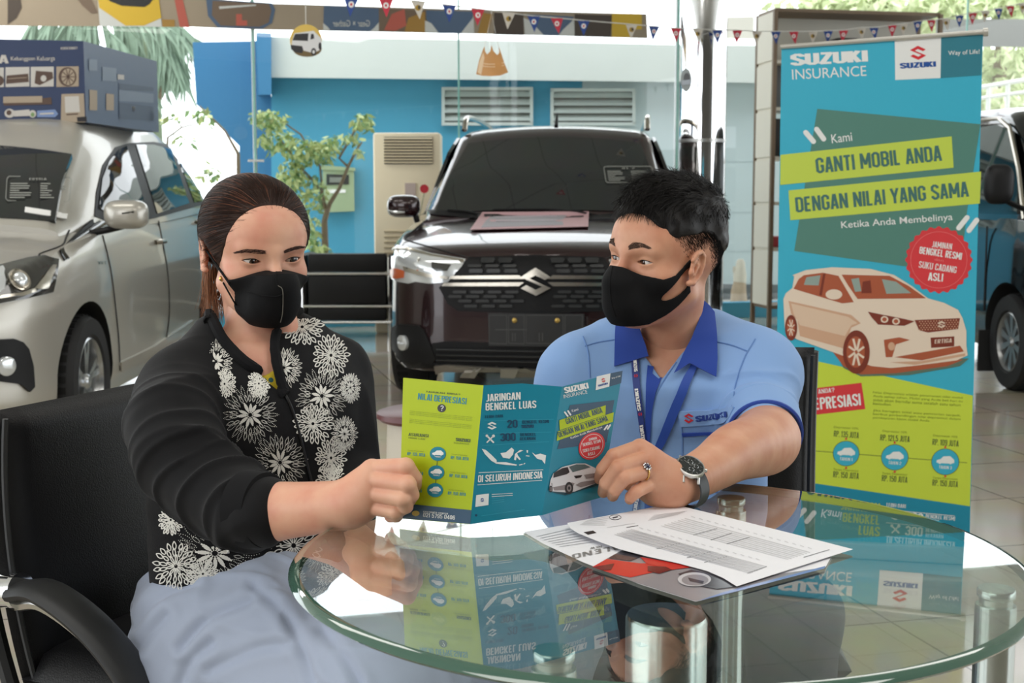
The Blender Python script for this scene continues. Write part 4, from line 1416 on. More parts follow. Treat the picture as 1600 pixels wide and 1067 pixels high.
m.poly(px((1286, 428), (1290, 427), (1284, 462), (1280, 461)), F_, E4 + .0004, I['dbr'])
m.poly(px((1315, 429), (1390, 431), (1420, 447), (1447, 466), (1340, 467), (1326, 447)), F_, E4, I['brn'])
m.poly(px((1330, 436), (1342, 434), (1346, 455), (1336, 456)), F_, E4 + .0003, ink('window_tint', 150, 168, 160))
m.poly(px((1378, 436), (1400, 440), (1424, 458), (1385, 459)), F_, E4 + .0003, ink('window_tint', 150, 168, 160))
m.poly(px((1348, 440), (1360, 438), (1362, 458), (1346, 458)), F_, E4 + .0003, I['dbr'])
m.poly(ell(1303, 460, 13, 8), F_, E4 + .0005, I['cream'])
m.poly(px((1356, 487), (1412, 498), (1429, 502), (1413, 509), (1372, 507), (1362, 496)), F_, E4, I['dbr'])
for c in ((1382, 499), (1400, 502)):
    m.poly(ell(c[0], c[1], 6, 5.4, 18), F_, E4 + .0003, I['cream']); m.poly(ell(c[0], c[1], 3.6, 3.2, 14), F_, E4 + .0005, I['brn'])
m.poly(px((1429, 500), (1500, 497), (1497, 514), (1450, 519.5), (1436, 516)), F_, E4, I['dbr'])
for k in range(5):
    for j in range(14):
        m.poly(ell(1437 + j * 4.4 + (k % 2) * 2.2, 502.5 + k * 3.2 - j * .18, 1.1, 1, 6), F_, E4 + .0003, I['crd'])
emblem(m, F_, 1471, -507, 13, 11, E4 + .0006, I['cream'], .03)
m.poly(px((1454, 527.5), (1491, 525.5), (1491, 541), (1455, 543.5)), F_, E4, I['dbr'])
T(m, 'ERTIGA', F_, 1460, 537, 1487, 535, 6.5, I['cream'], E4 + .0004, .04, .2)
m.poly(px((1381, 531), (1405, 527), (1422, 531), (1400, 538), (1394, 558), (1384, 558)), F_, E4, I['brn'])
m.poly(ell(1393, 541, 5.5, 6.5, 16), F_, E4 + .0003, I['crd'])
m.poly(px((1398, 558), (1432, 552), (1500, 540), (1506, 549), (1440, 563)), F_, E4, I['brn'])
m.poly(px((1390, 566), (1440, 564), (1508, 552), (1508, 556), (1430, 570)), F_, E4, I['crd'])
for (cx, cy, rx, ry) in ((1338, 550, 21, 34), (1236, 512, 9.5, 20)):
    m.poly(ell(cx, cy, rx, ry, 32), F_, E4 + .0005, I['dbr'])
    m.poly(ell(cx - rx * .05, cy, rx * .68, ry * .72, 28), F_, E4 + .0008, I['brn'])
    for k in range(8):
        a = 2 * PI * k / 8 + .2
        m.line([(cx + rx * .1 * math.cos(a), -cy + ry * .1 * math.sin(a)), (cx + rx * .62 * math.cos(a + .18), -cy + ry * .66 * math.sin(a + .18))], rx * .16, F_, E4 + .001, I['cream'])
# lower half
m.poly(px((1236, 611), (1346, 598), (1352, 639), (1238, 652)), F_, E2, I['red'])
T(m, 'TAHUKAH ANDA?', F_, 1240, 619.5, 1304, 612.5, 7, I['w'], E3, -.01)
T(m, 'DEPRESIASI', F_, 1264, 641.5, 1345.5, 633, 18.5, I['w'], E3, .03)
for i, s in enumerate(('Nilai Depresiasi adalah penurunan nilai mobil', 'Anda setiap tahun. Mobil yang Anda beli hari ini', 'tidak akan bernilai sama setelah satu tahun', 'kemudian.', '', 'Jika kerugian total atau pencurian terjadi,', 'berikut perbandingan nilai depresiasi dalam', 'pembayaran klaim mobil Anda.')):
    if s:
        fr = min(1, len(s) / 44)
        y = 615.5 + i * 5.6
        T(m, s, F_, 1364, y, 1364 + 140 * fr, y + 8.5 * fr, 4.2, I['par'], E2, .0)
m.line(px((1216, 700), (1511, 723)), .8, F_, E2, I['gr'])
for i, (cx, cy, r, a, b) in enumerate(((1322, 708.5, 20, 'RP. 135 JUTA', 39), (1398, 714.5, 20.5, 'RP. 121,5 JUTA', 46), (1477, 721.5, 21, 'RP. 109 JUTA', 41))):
    m.poly(ell(cx, cy, r + .8, r * .95 + .8), F_, E3, I['gr']); m.poly(ell(cx, cy, r, r * .95), F_, E3 + .0003, I['sky'])
    car_icon(m, F_, cx, cy - 2, 28, E4, I['w'])
    T(m, 'TAHUN %d' % (i + 1), F_, cx - 10, cy + 10.5, cx + 10, cy + 12, 5, I['w'], E4, -.01)
    T(m, a, F_, cx - b / 2, cy - 26.5, cx + b / 2, cy - 23.5, 9.5, I['gr'], E2, .02)
    T(m, 'RP. 150 JUTA', F_, cx - 20.5, cy + 37, cx + 19.5, cy + 40, 9.5, I['gr'], E2, .02)
    T(m, 'Depresiasi 10%', F_, cx - 19, cy - 39, cx + 19, cy - 36.5, 4, I['par'], E2, .0)
    T(m, 'Tanpa Depresiasi', F_, cx - 20, cy + 27, cx + 19, cy + 29.5, 4, I['par'], E2, .0)
    for dy in (-23, 22.5):
        m.poly(ell(cx, cy + dy, 1.7, 1.7, 10), F_, E3, I['red'])
T(m, 'JARINGAN', F_, 1314, 796, 1374, 801, 14.5, I['y'], E2, .0)
T(m, 'BENGKEL', F_, 1316, 815, 1374, 820, 14.5, I['y'], E2, .0)
T(m, 'LUAS', F_, 1341, 835, 1374, 838, 14.5, I['y'], E2, .0)
T(m, 'LEBIH DARI', F_, 1385, 791.5, 1415, 794, 6, I['w'], E2, .02)
for (a, b, c, d) in ((1384, 796, 1492, 806), (1384, 816.5, 1493, 827), (1384, 838, 1492, 847), (1384, 853, 1492, 863)):
    m.line(px((a, b), (c, d)), .9, F_, E2, I['w'])
stack_icon(m, F_, 1399, 806.5, 15, 12, E2, I['w'])
tool_icon(m, F_, 1399, 827, 7.5, E2, I['w'])
T(m, '20', F_, 1424, 815, 1441, 817, 14.5, I['w'], E2, .02)
T(m, '300', F_, 1414, 836, 1441, 838.5, 14.5, I['w'], E2, .02)
T(m, 'BENGKEL RESMI', F_, 1446, 809, 1492, 813.5, 6, I['w'], E2, .0); T(m, 'SUZUKI', F_, 1446, 816.5, 1466, 818.5, 6, I['w'], E2, .0)
T(m, 'BENGKEL', F_, 1446, 831, 1473, 833.5, 6, I['w'], E2, .0); T(m, 'REKANAN', F_, 1446, 839, 1474, 841.5, 6, I['w'], E2, .0)
T(m, 'DI SELURUH INDONESIA', F_, 1385, 849.5, 1492, 859.5, 12.5, I['w'], E2, .015)
m.build('printed_sheet', ban, smooth=False)
RAIL = mat('banner_rail', srgb(206, 204, 196), .35, .6)
m = MB(); m.tube([F_(1219, -73.5, .003), F_(1540, -50, .003)], .0075, RAIL, 10); m.tube([F_(1536, -50.5, .003), F_(1543.5, -50, .003)], .0125, RAIL, 10); m.build('top_rail', ban)
c0 = F_(1375, -500, -.03)
m = MB(); m.tube([Vector((c0.x, c0.y, .05)), Vector((c0.x, c0.y, F_(1375, -63).z))], .009, RAIL, 8); m.build('pole', ban)
m = MB(); e0 = F_(1204, -868, -.01); e1 = F_(1519, -884, -.01)
rz = math.atan2(e1.y - e0.y, e1.x - e0.x)
m.box(((e0.x + e1.x) / 2, (e0.y + e1.y) / 2 + .02, .028), ((e1 - e0).length, .09, .056), RAIL, Matrix.Rotation(rz, 3, 'Z'), .012)
m.build('base', ban)

# ---------------------------------------------------------------- round glass table
TZ = .73; TC = Vector((.16, 1.40, 0)); TR = .405
GT = glass_mat('table_glass', (.84, .915, .87), .06, 1.6)
GTB = glass_mat('table_glass_under', (.97, .99, .975), .04, .8)
GRIM = mat('glass_rim_green', srgb(62, 96, 82), .04, .0, coat=1)
tab = thing('glass_table', 'round green edged glass table on steel posts that both people sit at', 'table', (TC.x, TC.y, 0))
m = MB(); n = 128
ring = lambda r, z: [Vector((TC.x + r * math.cos(2 * PI * k / n), TC.y + r * math.sin(2 * PI * k / n), z)) for k in range(n)]
m.add(ring(TR - .012, TZ), [tuple(range(n))], GT)
m.add(ring(TR - .012, TZ - .012), [tuple(range(n))][::-1], GTB)
prof = [(TR - .012, TZ), (TR - .007, TZ - .0006), (TR - .0025, TZ - .003), (TR, TZ - .006), (TR - .0025, TZ - .009), (TR - .007, TZ - .0114), (TR - .012, TZ - .012)]
m.lathe(prof, (TC.x, TC.y, 0), GRIM, n, None, False)
m.build('glass_top', tab)
FROST = mat('satin_steel', srgb(196, 204, 200), .22, .95)
LEGS = [(-.122, -.274, 0), (.350, -.088, 0), (.142, .331, 0)]
for k in range(3):
    p = TC + Vector(LEGS[k])
    m = MB()
    m.lathe([(.0, TZ - .0125), (.0185, TZ - .0125), (.0195, TZ - .014), (.0195, TZ - .021), (.017, TZ - .023), (.017, TZ - .03)], p, FROST, 32, None, False)
    m.lathe([(.012, TZ - .03), (.0205, TZ - .03), (.021, TZ - .034), (.021, .012), (.026, .004), (.026, .0)], p, FROST, 32)
    m.build('leg', tab)
m = MB()
m.lathe([(.0, .66), (.044, .66), (.046, .656), (.046, .04), (.12, .02), (.14, .0)], TC + Vector((.014, 0, 0)), FROST, 48)
m.build('column', tab)
m = MB()
for k in range(3):
    a = R(-110 + 90 * k)
    m.tube([TC + Vector((.03 * math.cos(a), .03 * math.sin(a), .3)), TC + Vector((.31 * math.cos(a), .31 * math.sin(a), .3))], .009, FROST, 10)
m.build('brace', tab)

# ---------------------------------------------------------------- papers on the table
tf = lambda z: (lambda u, v, o=0.0: PZ(u, -v, z + o))
GREYT = ink('grey_text', 208, 208, 211); DKT = ink('dark_text', 60, 60, 66); MIDT = ink('rule_grey', 130, 130, 136); WHITEP = mat('paper_white', srgb(238, 238, 242), .55)
z1 = TZ + .0008
br = thing('car_leaflet', 'glossy car leaflet with a red car photo half under the price list', 'leaflet', PZ(1000, 880, TZ))
m = MB(); f1 = tf(z1)
m.slab(px((818, 831), (883, 820), (1000, 800), (1300, 868), (1290, 886), (1150, 925), (1087, 940), (1000, 913), (910, 878), (850, 850)), f1, 0, .0012, WHITEP)
rd = ink('photo_red', 206, 52, 44, .15); rdd = ink('photo_dark_red', 110, 30, 30, .15); gy = ink('photo_grey', 150, 146, 150, .12); gyd = ink('photo_dark_grey', 62, 60, 66, .12); gyl = ink('photo_light_grey', 206, 204, 208, .12)
m.poly(px((925, 886), (972, 859), (1090, 880), (1160, 905), (1290, 886), (1150, 924), (1087, 939), (1000, 912)), f1, .0016, gy)
m.poly(px((925, 886), (948, 873), (1000, 880), (1040, 880), (1075, 886), (1030, 892), (985, 902), (960, 897)), f1, .002, rd)
m.poly(px((950, 872), (972, 860), (1010, 866), (985, 876)), f1, .0022, gyd)
m.poly(px((1000, 870), (1060, 880), (1080, 886), (1050, 890), (1010, 880)), f1, .0023, rd)
m.poly(px((1012, 884), (1040, 885), (1050, 890), (1030, 896), (1012, 892)), f1, .0024, rdd)
for a in (.3, .9, 1.5, 2.1):
    pass
m.poly(px((1060, 896), (1080, 890), (1130, 900), (1152, 916), (1120, 920), (1075, 912)), f1, .0024, gyd)
m.poly(ell(1085, 905, 26, 11), f1, .0026, gyl); m.poly(ell(1086, 906, 21, 8.5), f1, .0028, gy)
m.poly(px((1075, 902), (1100, 908), (1098, 912), (1078, 908)), f1, .003, gyd)
m.poly(px((925, 886), (960, 880), (955, 890), (940, 891)), f1, .0024, rdd)
m.poly(px((1130, 925), (1290, 884), (1288, 888), (1150, 924), (1090, 939)), f1, .002, ink('photo_blue', 120, 140, 190, .12))
T(m, 'BALENO', f1, 985, 847, 893, 866, 7, ink('letter_grey', 132, 130, 128), .0018, .0)
T(m, 'NEW', f1, 940, 852, 922, 855, 3, ink('letter_grey', 132, 130, 128), .0018, .0)
for i in range(7):
    m.line(px((838 + i * 6, 838 + i * 2.6), (890 + i * 7, 826 + i * 3.2)), .9, f1, .0018, GREYT)
m.build('leaflet_sheet', br, smooth=False)
pl = thing('price_list', 'white price list printed with grey table rows lying on top of the leaflet', 'paper sheet', PZ(1100, 840, TZ + .002))
def ptop(u, v, o=0.0):
    y = -v
    # slight curl: the near-left side lifts off the table
    p = PZ(u, y, TZ + .003)
    e = max(0, min(1, (1050 - u) / 170))
    lift = .004 + .006 * e * e
    return PZ(u, y, TZ + lift + o)
m = MB()
edge = [(886, 817), (892, 826), (903, 833), (935, 846), (968, 858), (1010, 869), (1060, 880), (1105, 892), (1130, 903), (1151, 916), (1333, 858), (1240, 834), (1140, 809), (1050, 787)]
m.slab(px(*edge), ptop, 0, .0006, WHITEP, 22)
A = Vector((445, 190)); 
cp = lambda a, b: (810 + a * .3375, 770 + b * .3375)
def rows(s0, s1, e0, e1, n):
    for i in range(n):
        t = i / (n - 1)
        a = cp(*s0.lerp(s1, t)); b = cp(*e0.lerp(e1, t))
        m.line(px(a, b), 1.7 if i % 2 else 1.1, ptop, .0008, GREYT)
V2 = lambda a, b: Vector((a, b))
rows(V2(445, 192), V2(520, 168), V2(1075, 372), V2(1150, 342), 8)
rows(V2(660, 152), V2(770, 118), V2(1250, 308), V2(1350, 276), 8)
for (a, b, c, d) in ((640, 258, 750, 232), (780, 300, 890, 272), (860, 322, 970, 292), (810, 195, 920, 165), (890, 218, 990, 185), (965, 236, 1070, 205), (1060, 372, 1150, 340), (1320, 298, 1440, 262)):
    m.line(px(cp(a, b), cp(c, d)), .9, ptop, .0009, MIDT)
for (a, b, n) in ((560, 160, 16), (800, 108, 16)):
    for i in range(n):
        x, y = a + i * 36, b + i * 9.6
        m.line(px(cp(x, y), cp(x + 18, y + 7)), 1.4, ptop, .0008, ink('pale_grey', 212, 212, 216))
for i in range(5):
    m.line(px(cp(285 + i * 8, 147 - i * 5), cp(400 + i * 6, 148 - i * 10)), .8, ptop, .0008, GREYT)
    m.line(px(cp(600 + i * 6, 128 - i * 6), cp(740 + i * 10, 100 - i * 4)), .8, ptop, .0008, GREYT)
m.line(px(cp(410, 160), cp(540, 140)), .8, ptop, .0008, GREYT); m.line(px(cp(500, 160), cp(555, 151)), 1.0, ptop, .0008, DKT)
rg = [cp(448 + 27 * math.cos(t), 113 + 11 * math.sin(t)) for t in np.linspace(0, 2 * PI, 24)]
m.line(px(*rg), .9, ptop, .0008, DKT); m.line(px(cp(436, 116), cp(460, 110)), 2, ptop, .0008, DKT)
m.poly(px(cp(302, 182), cp(345, 174), cp(362, 185), cp(322, 194)), ptop, .0008, ink('black_box', 26, 26, 28))
m.build('paper_sheet', pl, smooth=False)

# ---------------------------------------------------------------- folded brochure held between the two people
f1t = P(755.5, 602, 1.50); f1b = P(734.5, 819, 1.50); lt = P(630, 590, 1.54); f2t = P(878, 604, 1.535)
nl_ = (f1b - f1t).cross(lt - f1t).normalized(); nm_ = (f1b - f1t).cross(f2t - f1t).normalized()
if nl_.y > 0: nl_ = -nl_
if nm_.y > 0: nm_ = -nm_
BL = on_plane(f1t, nl_); BM = on_plane(f1t, nm_)
f2b = BM(847, -805); rt = P(973, 579, 1.62)
nr_ = (f2b - f2t).cross(rt - f2t).normalized()
if nr_.y > 0: nr_ = -nr_
BR = on_plane(f2t, nr_)
bro = thing('folded_brochure', 'three-panel lime and teal brochure held open above the table by both people', 'brochure', f1b)
BT = ink('brochure_teal', 20, 136, 162, .35); BLM = ink('brochure_lime', 184, 204, 24, .35); BDK = ink('brochure_dark', 34, 74, 104, .35); BSL = ink('brochure_slate', 52, 84, 110, .35)
bp_ = lambda a, b: (620 + a * .2437, 570 + b * .2437)
m = MB(); e1 = .0004; e2 = .0007; e3 = .001
m.slab(px((630, 590), (755.5, 602), (734.5, 819), (624, 810)), BL, -.0004, 0, BLM)
m.poly(px((625.3, 786), (736.8, 797), (734.6, 818.5), (624.2, 809.5)), BL, e1, BDK)
T(m, 'TAHUKAH ANDA?', BL, 665, 613, 719, 617.5, 2.6, I['gr'], e1, .0)
T(m, 'NILAI DEPRESIASI', BL, 652.4, 624, 728.5, 632, 10, I['teal'], e1, .03)
m.poly(ell(690, 637.7, 6.6, 6.4), BL, e1, DKT); T(m, '?', BL, 687.6, 641.5, 692.4, 642, 8.5, I['w'], e2, .03)
for i in range(3):
    T(m, 'Nilai Depresiasi adalah penurunan nilai mobil Anda', BL, 640.5 - i * .3, 643 + i * 2.6 + (5 if i > 2 else 0), 738 - i * .4, 653 + i * 2.6, 1.7, I['par'], e1, .0)
    T(m, 'Jika kerugian total atau pencurian terjadi berikut', BL, 639.5 - i * .3, 655.5 + i * 2.6, 737 - i * .4, 665.5 + i * 2.6, 1.7, I['par'], e1, .0)
T(m, 'ASURANSI', BL, 638, 681, 669.5, 683.5, 5, I['gr'], e1, .01); T(m, 'MOBIL LAIN', BL, 638, 685, 664, 687.5, 2.5, I['par'], e1)
T(m, 'SUZUKI', BL, 712, 689, 734.5, 691, 5, I['gr'], e1, .02); T(m, 'INSURANCE', BL, 709, 693, 733, 695, 2.5, I['par'], e1)
m.line(px((684, 709), (679.7, 765.7)), .9, BL, e1, I['gr'])
for i, (cx, cy) in enumerate(((684, 709), (681.6, 738), (679.7, 765.7))):
    m.poly(ell(cx, cy, 12.5, 11), BL, e2, BT); car_icon(m, BL, cx, cy - 1, 18, e3, I['w']); T(m, 'TAHUN %d' % (i + 1), BL, cx - 5, cy + 5, cx + 5, cy + 6, 2.2, I['w'], e3)
for (x0, y0, s) in ((636, 711, 'RP. 135 JUTA'), (704, 717, 'RP. 150 JUTA'), (633, 740, 'RP. 121 JUTA'), (702, 745, 'RP. 150 JUTA'), (631, 767, 'RP. 109 JUTA'), (699.5, 772.5, 'RP. 150 JUTA')):
    T(m, s, BL, x0, y0, x0 + 28, y0 + 2.5, 5, I['teal'], e1, .0); T(m, 'Tanpa Depresiasi', BL, x0 + 1, y0 - 6.5, x0 + 26, y0 - 4.2, 2, I['par'], e1)
m.poly(ell(649.5, 802, 6, 4.2), BL, e2, ink('badge_yellow', 222, 196, 110))
T(m, 'CUSTOMER CENTER', BL, 661, 800.5, 700, 804, 2.6, I['w'], e2, .0); T(m, '021 5795 0406', BL, 660.7, 807.5, 710.7, 812, 6.5, I['w'], e2, .03)
m.build('cover_panel', bro, smooth=False)
m = MB()
m.slab(px((755.5, 602), (815, 599), (878, 604), (847, 805), (790, 811), (734.5, 819)), BM, -.0004, 0, BT)
T(m, 'JARINGAN', BM, 760, 627.5, 813.5, 624, 11.5, I['w'], e1, .035, .05); T(m, 'BENGKEL LUAS', BM, 758.7, 641.5, 838, 637.2, 11.6, I['w'], e1, .035, .05)
T(m, 'LEBIH DARI', BM, 758, 653.5, 786, 652, 4.5, BDK, e1, .0)
lt_ = ink('line_teal', 60, 166, 190)
for (a, b, c, d) in ((757, 657.5, 865, 655), (755, 677, 861, 675), (753, 696, 858, 690)):
    m.line(px((a, b), (c, d)), .6, BM, e1, lt_)
stack_icon(m, BM, 768.7, 665, 15, 12.5, e1, I['w']); tool_icon(m, BM, 766, 686, 7, e1, I['w'])
T(m, '20', BM, 793, 668.7, 809, 668, 12.5, BDK, e1, .02); T(m, '300', BM, 782, 689.5, 806, 688.5, 12.5, BDK, e1, .02)
T(m, 'BENGKEL RESMI', BM, 816, 662, 858, 661, 5.4, BDK, e1, .01); T(m, 'SUZUKI', BM, 815, 668.5, 834, 668, 4.6, BDK, e1, .01)
T(m, 'BENGKEL', BM, 813, 681.5, 838, 681, 5, BDK, e1, .01); T(m, 'REKANAN', BM, 812.5, 688, 837, 687.4, 5, BDK, e1, .01)
for isl in ([(545, 538), (570, 545), (605, 575), (640, 610), (640, 635), (605, 614), (565, 572)], [(632, 624), (700, 624), (772, 640), (766, 646), (690, 640), (634, 633)],
            [(664, 566), (700, 560), (736, 530), (752, 545), (745, 575), (722, 602), (680, 594)], [(757, 572), (790, 545), (812, 548), (796, 556), (772, 566), (776, 580), (796, 606), (785, 609), (768, 590), (764, 612), (752, 608)],
            [(866, 560), (890, 577), (920, 568), (957, 580), (950, 636), (930, 610), (900, 602), (882, 582)], [(782, 640), (806, 634), (808, 639), (786, 645)], [(812, 634), (822, 627), (824, 632), (814, 640)], [(832, 545), (842, 548), (840, 566), (832, 560)], [(828, 580), (852, 582), (850, 588), (828, 585)]):
    m.poly(px(*[bp_(a, b) for a, b in isl]), BM, e1, I['w'])
m.line(px((748, 738.5), (849, 733.8)), .9, BM, e1, I['w']); m.line(px((746, 757.6), (847, 750.2)), .9, BM, e1, I['w'])
T(m, 'DI SELURUH INDONESIA', BM, 746.7, 753.5, 847.5, 747, 10.8, I['w'], e1, .03, .12)
m.poly(px((744, 773.5), (764, 771), (763, 789), (742.6, 792)), BM, e1, I['w'])
emblem(m, BM, 753.5, -781, 6, 6, e2, I['blue'])
for i in range(5):
    m.line(px((768.5, 772.5 + i * 3.4), ((801 if i < 2 else 788), 770.5 + i * 3.2)), .8, BM, e1, I['w'] if i < 2 else lt_)
m.poly(ell(744, 805, 2, 2, 10), BM, e1, BDK); m.line(px((752, 806), (820, 796)), .7, BM, e1, lt_)
m.build('middle_panel', bro, smooth=False)
m = MB()
m.slab(px((878, 604), (973, 579), (939, 777), (847, 805)), BR, -.0004, 0, BT)
T(m, 'SUZUKI', BR, 883, 614.5, 919.8, 606.5, 9, I['w'], e1, .05); T(m, 'INSURANCE', BR, 881.2, 622.5, 918, 614.5, 5.8, I['w'], e1, .0)
m.poly(px((932.4, 588.2), (953.9, 583.2), (952, 604), (930.7, 609.5)), BR, e1, I['w']); m.poly(px((953.9, 583.2), (972.8, 579.1), (970.5, 598.6), (952, 604)), BR, e1, BDK)
emblem(m, BR, 943, -594, 6.5, 7, e2, I['lr'], .2); T(m, 'SUZUKI', BR, 935, 604, 950, 600, 2.6, I['blue'], e2, .05); T(m, 'Way of Life!', BR, 956, 593, 970, 589, 3, I['w'], e2, .02)
m.poly(px((890.5, 633), (960, 625), (948, 690.6), (871, 701.6)), BR, e1, BSL)
m.poly(px((874, 656.5), (946.6, 633), (946, 648), (874.7, 672)), BR, e2, BLM); m.poly(px((871.5, 674), (959, 644), (957.5, 659), (870, 688.7)), BR, e2, BLM)
T(m, 'GANTI MOBIL ANDA', BR, 885.6, 663, 942, 644.5, 9, BSL, e3, .02); T(m, 'DENGAN NILAI YANG SAMA', BR, 874, 683.6, 950.7, 657.2, 8.8, BSL, e3, .02)
T(m, 'Kami', BR, 894, 644, 904, 641, 4, I['w'], e2, .02); T(m, 'Ketika Anda Membelinya', BR, 892.5, 687, 941.7, 669.5, 4.6, I['w'], e2, .02)
for a, b in (((882.5, 644), (887, 650)), ((887.5, 642), (891.5, 648)), ((949, 665), (944.5, 671)), ((953.5, 664), (949.5, 670))):
    bar(m, BR, a, b, 2.6, e2, I['w'])
m.poly([(924.6 + 20.5 * math.cos(t) , -696.7 + 21 * math.sin(t) + 4 * math.cos(t)) for t in np.linspace(0, 2 * PI, 40)[:-1]], BR, e2, I['red'])
rg = [(924.6 + 17.5 * math.cos(t), -696.7 + 18 * math.sin(t) + 3.4 * math.cos(t)) for t in np.linspace(0, 2 * PI, 40)]; m.line(rg, .7, BR, e3, I['w'])
T(m, 'JAMINAN', BR, 920, 689, 933, 686, 4, I['w'], e3, .02); T(m, 'BENGKEL RESMI', BR, 911, 697.5, 939, 691, 5, I['w'], e3, .03); T(m, 'SUKU CADANG', BR, 911, 707, 938, 701, 5, I['w'], e3, .03); T(m, 'ASLI', BR, 919, 712.5, 930, 710, 5, I['w'], e3, .03)
cw = ink('car_white', 226, 224, 226); cs = ink('car_shade', 150, 140, 140); ck = ink('car_black', 36, 34, 38)
m.poly(px(*[bp_(a, b) for a, b in ((985, 815), (1080, 836), (1300, 770), (1312, 750), (1150, 800))]), BR, e2, ink('car_ground', 20, 70, 84))
m.poly(px(*[bp_(a, b) for a, b in ((974, 806), (985, 740), (1004, 695), (1060, 655), (1150, 632), (1210, 632), (1270, 660), (1302, 690), (1302, 740), (1270, 762), (1140, 812), (1085, 818), (1010, 812))]), BR, e3, cw)
m.poly(px(*[bp_(a, b) for a, b in ((990, 760), (1090, 740), (1140, 760), (1120, 800), (1010, 806))]), BR, e3 + .0002, cs)
m.poly(px(*[bp_(a, b) for a, b in ((995, 752), (1090, 736), (1130, 750), (1100, 765), (1000, 785))]), BR, e3 + .0003, cw)
m.poly(px(*[bp_(a, b) for a, b in ((1008, 692), (1062, 662), (1096, 655), (1108, 688), (1092, 700), (1004, 724))]), BR, e3 + .0004, ck)
m.poly(px(*[bp_(a, b) for a, b in ((1104, 653), (1150, 638), (1206, 638), (1244, 656), (1128, 688))]), BR, e3 + .0004, ink('car_glass', 90, 110, 112))
m.poly(px(*[bp_(a, b) for a, b in ((1136, 712), (1190, 706), (1180, 722), (1148, 728))]), BR, e3 + .0004, ck)
m.poly(px(*[bp_(a, b) for a, b in ((1200, 705), (1296, 690), (1298, 718), (1215, 730))]), BR, e3 + .0004, cs)
m.poly(px(*[bp_(a, b) for a, b in ((1146, 770), (1180, 752), (1296, 735), (1290, 755), (1180, 785))]), BR, e3 + .0004, cs)
for (a, b, rx, ry) in ((1105, 790, 26, 40), (988, 796, 11, 22)):
    c = bp_(a, b); m.poly(ell(c[0], c[1], rx * .2437, ry * .2437, 20), BR, e3 + .0006, ck)
    m.poly(ell(c[0], c[1], rx * .14, ry * .14, 14), BR, e3 + .0008, cs); m.poly(ell(c[0], c[1], rx * .07, ry * .07, 10), BR, e3 + .0009, ck)
m.build('front_panel', bro, smooth=False)

# ---------------------------------------------------------------- chairs of the two people
LEATHER = mat('black_leather', (.008, .008, .009), .42, spec=.35, bump=(420, .25))
LEATHERS = mat('black_soft_plastic', (.02, .021, .022), .5)

def rbox_panel(mb, o, ux, uy, uz, w, h, th, mt, bulge=.012, curve=0.0, nu=20, nv=24, edge=.02):
    """upholstered slab: width along ux, height along uy, rounded edges, face towards uz"""
    V = []; F = []
    def prof(t):
        return min(1, (1 - abs(2 * t - 1) ** 10)) ** .5
    for s in (1, -1):
        for i in range(nu + 1):
            for j in range(nv + 1):
                a = i / nu; b = j / nv
                e = (1 - abs(2 * a - 1) ** 14) ** .5 * (1 - abs(2 * b - 1) ** 16) ** .5
                z = s * (th / 2 * e + (bulge * math.sin(PI * a) * math.sin(PI * b) if s > 0 else 0))
                cz = curve * (b - .5) ** 2 * 4
                V.append(Vector(o) + Vector(ux) * ((a - .5) * w) + Vector(uy) * (b * h) + Vector(uz) * (z + cz))
    n1 = (nu + 1) * (nv + 1)
    for s in range(2):
        for i in range(nu):
            for j in range(nv):
                q_ = [s * n1 + i * (nv + 1) + j, s * n1 + (i + 1) * (nv + 1) + j, s * n1 + (i + 1) * (nv + 1) + j + 1, s * n1 + i * (nv + 1) + j + 1]
                F.append(q_ if s == 0 else q_[::-1])
    return mb.add(V, F, mt)

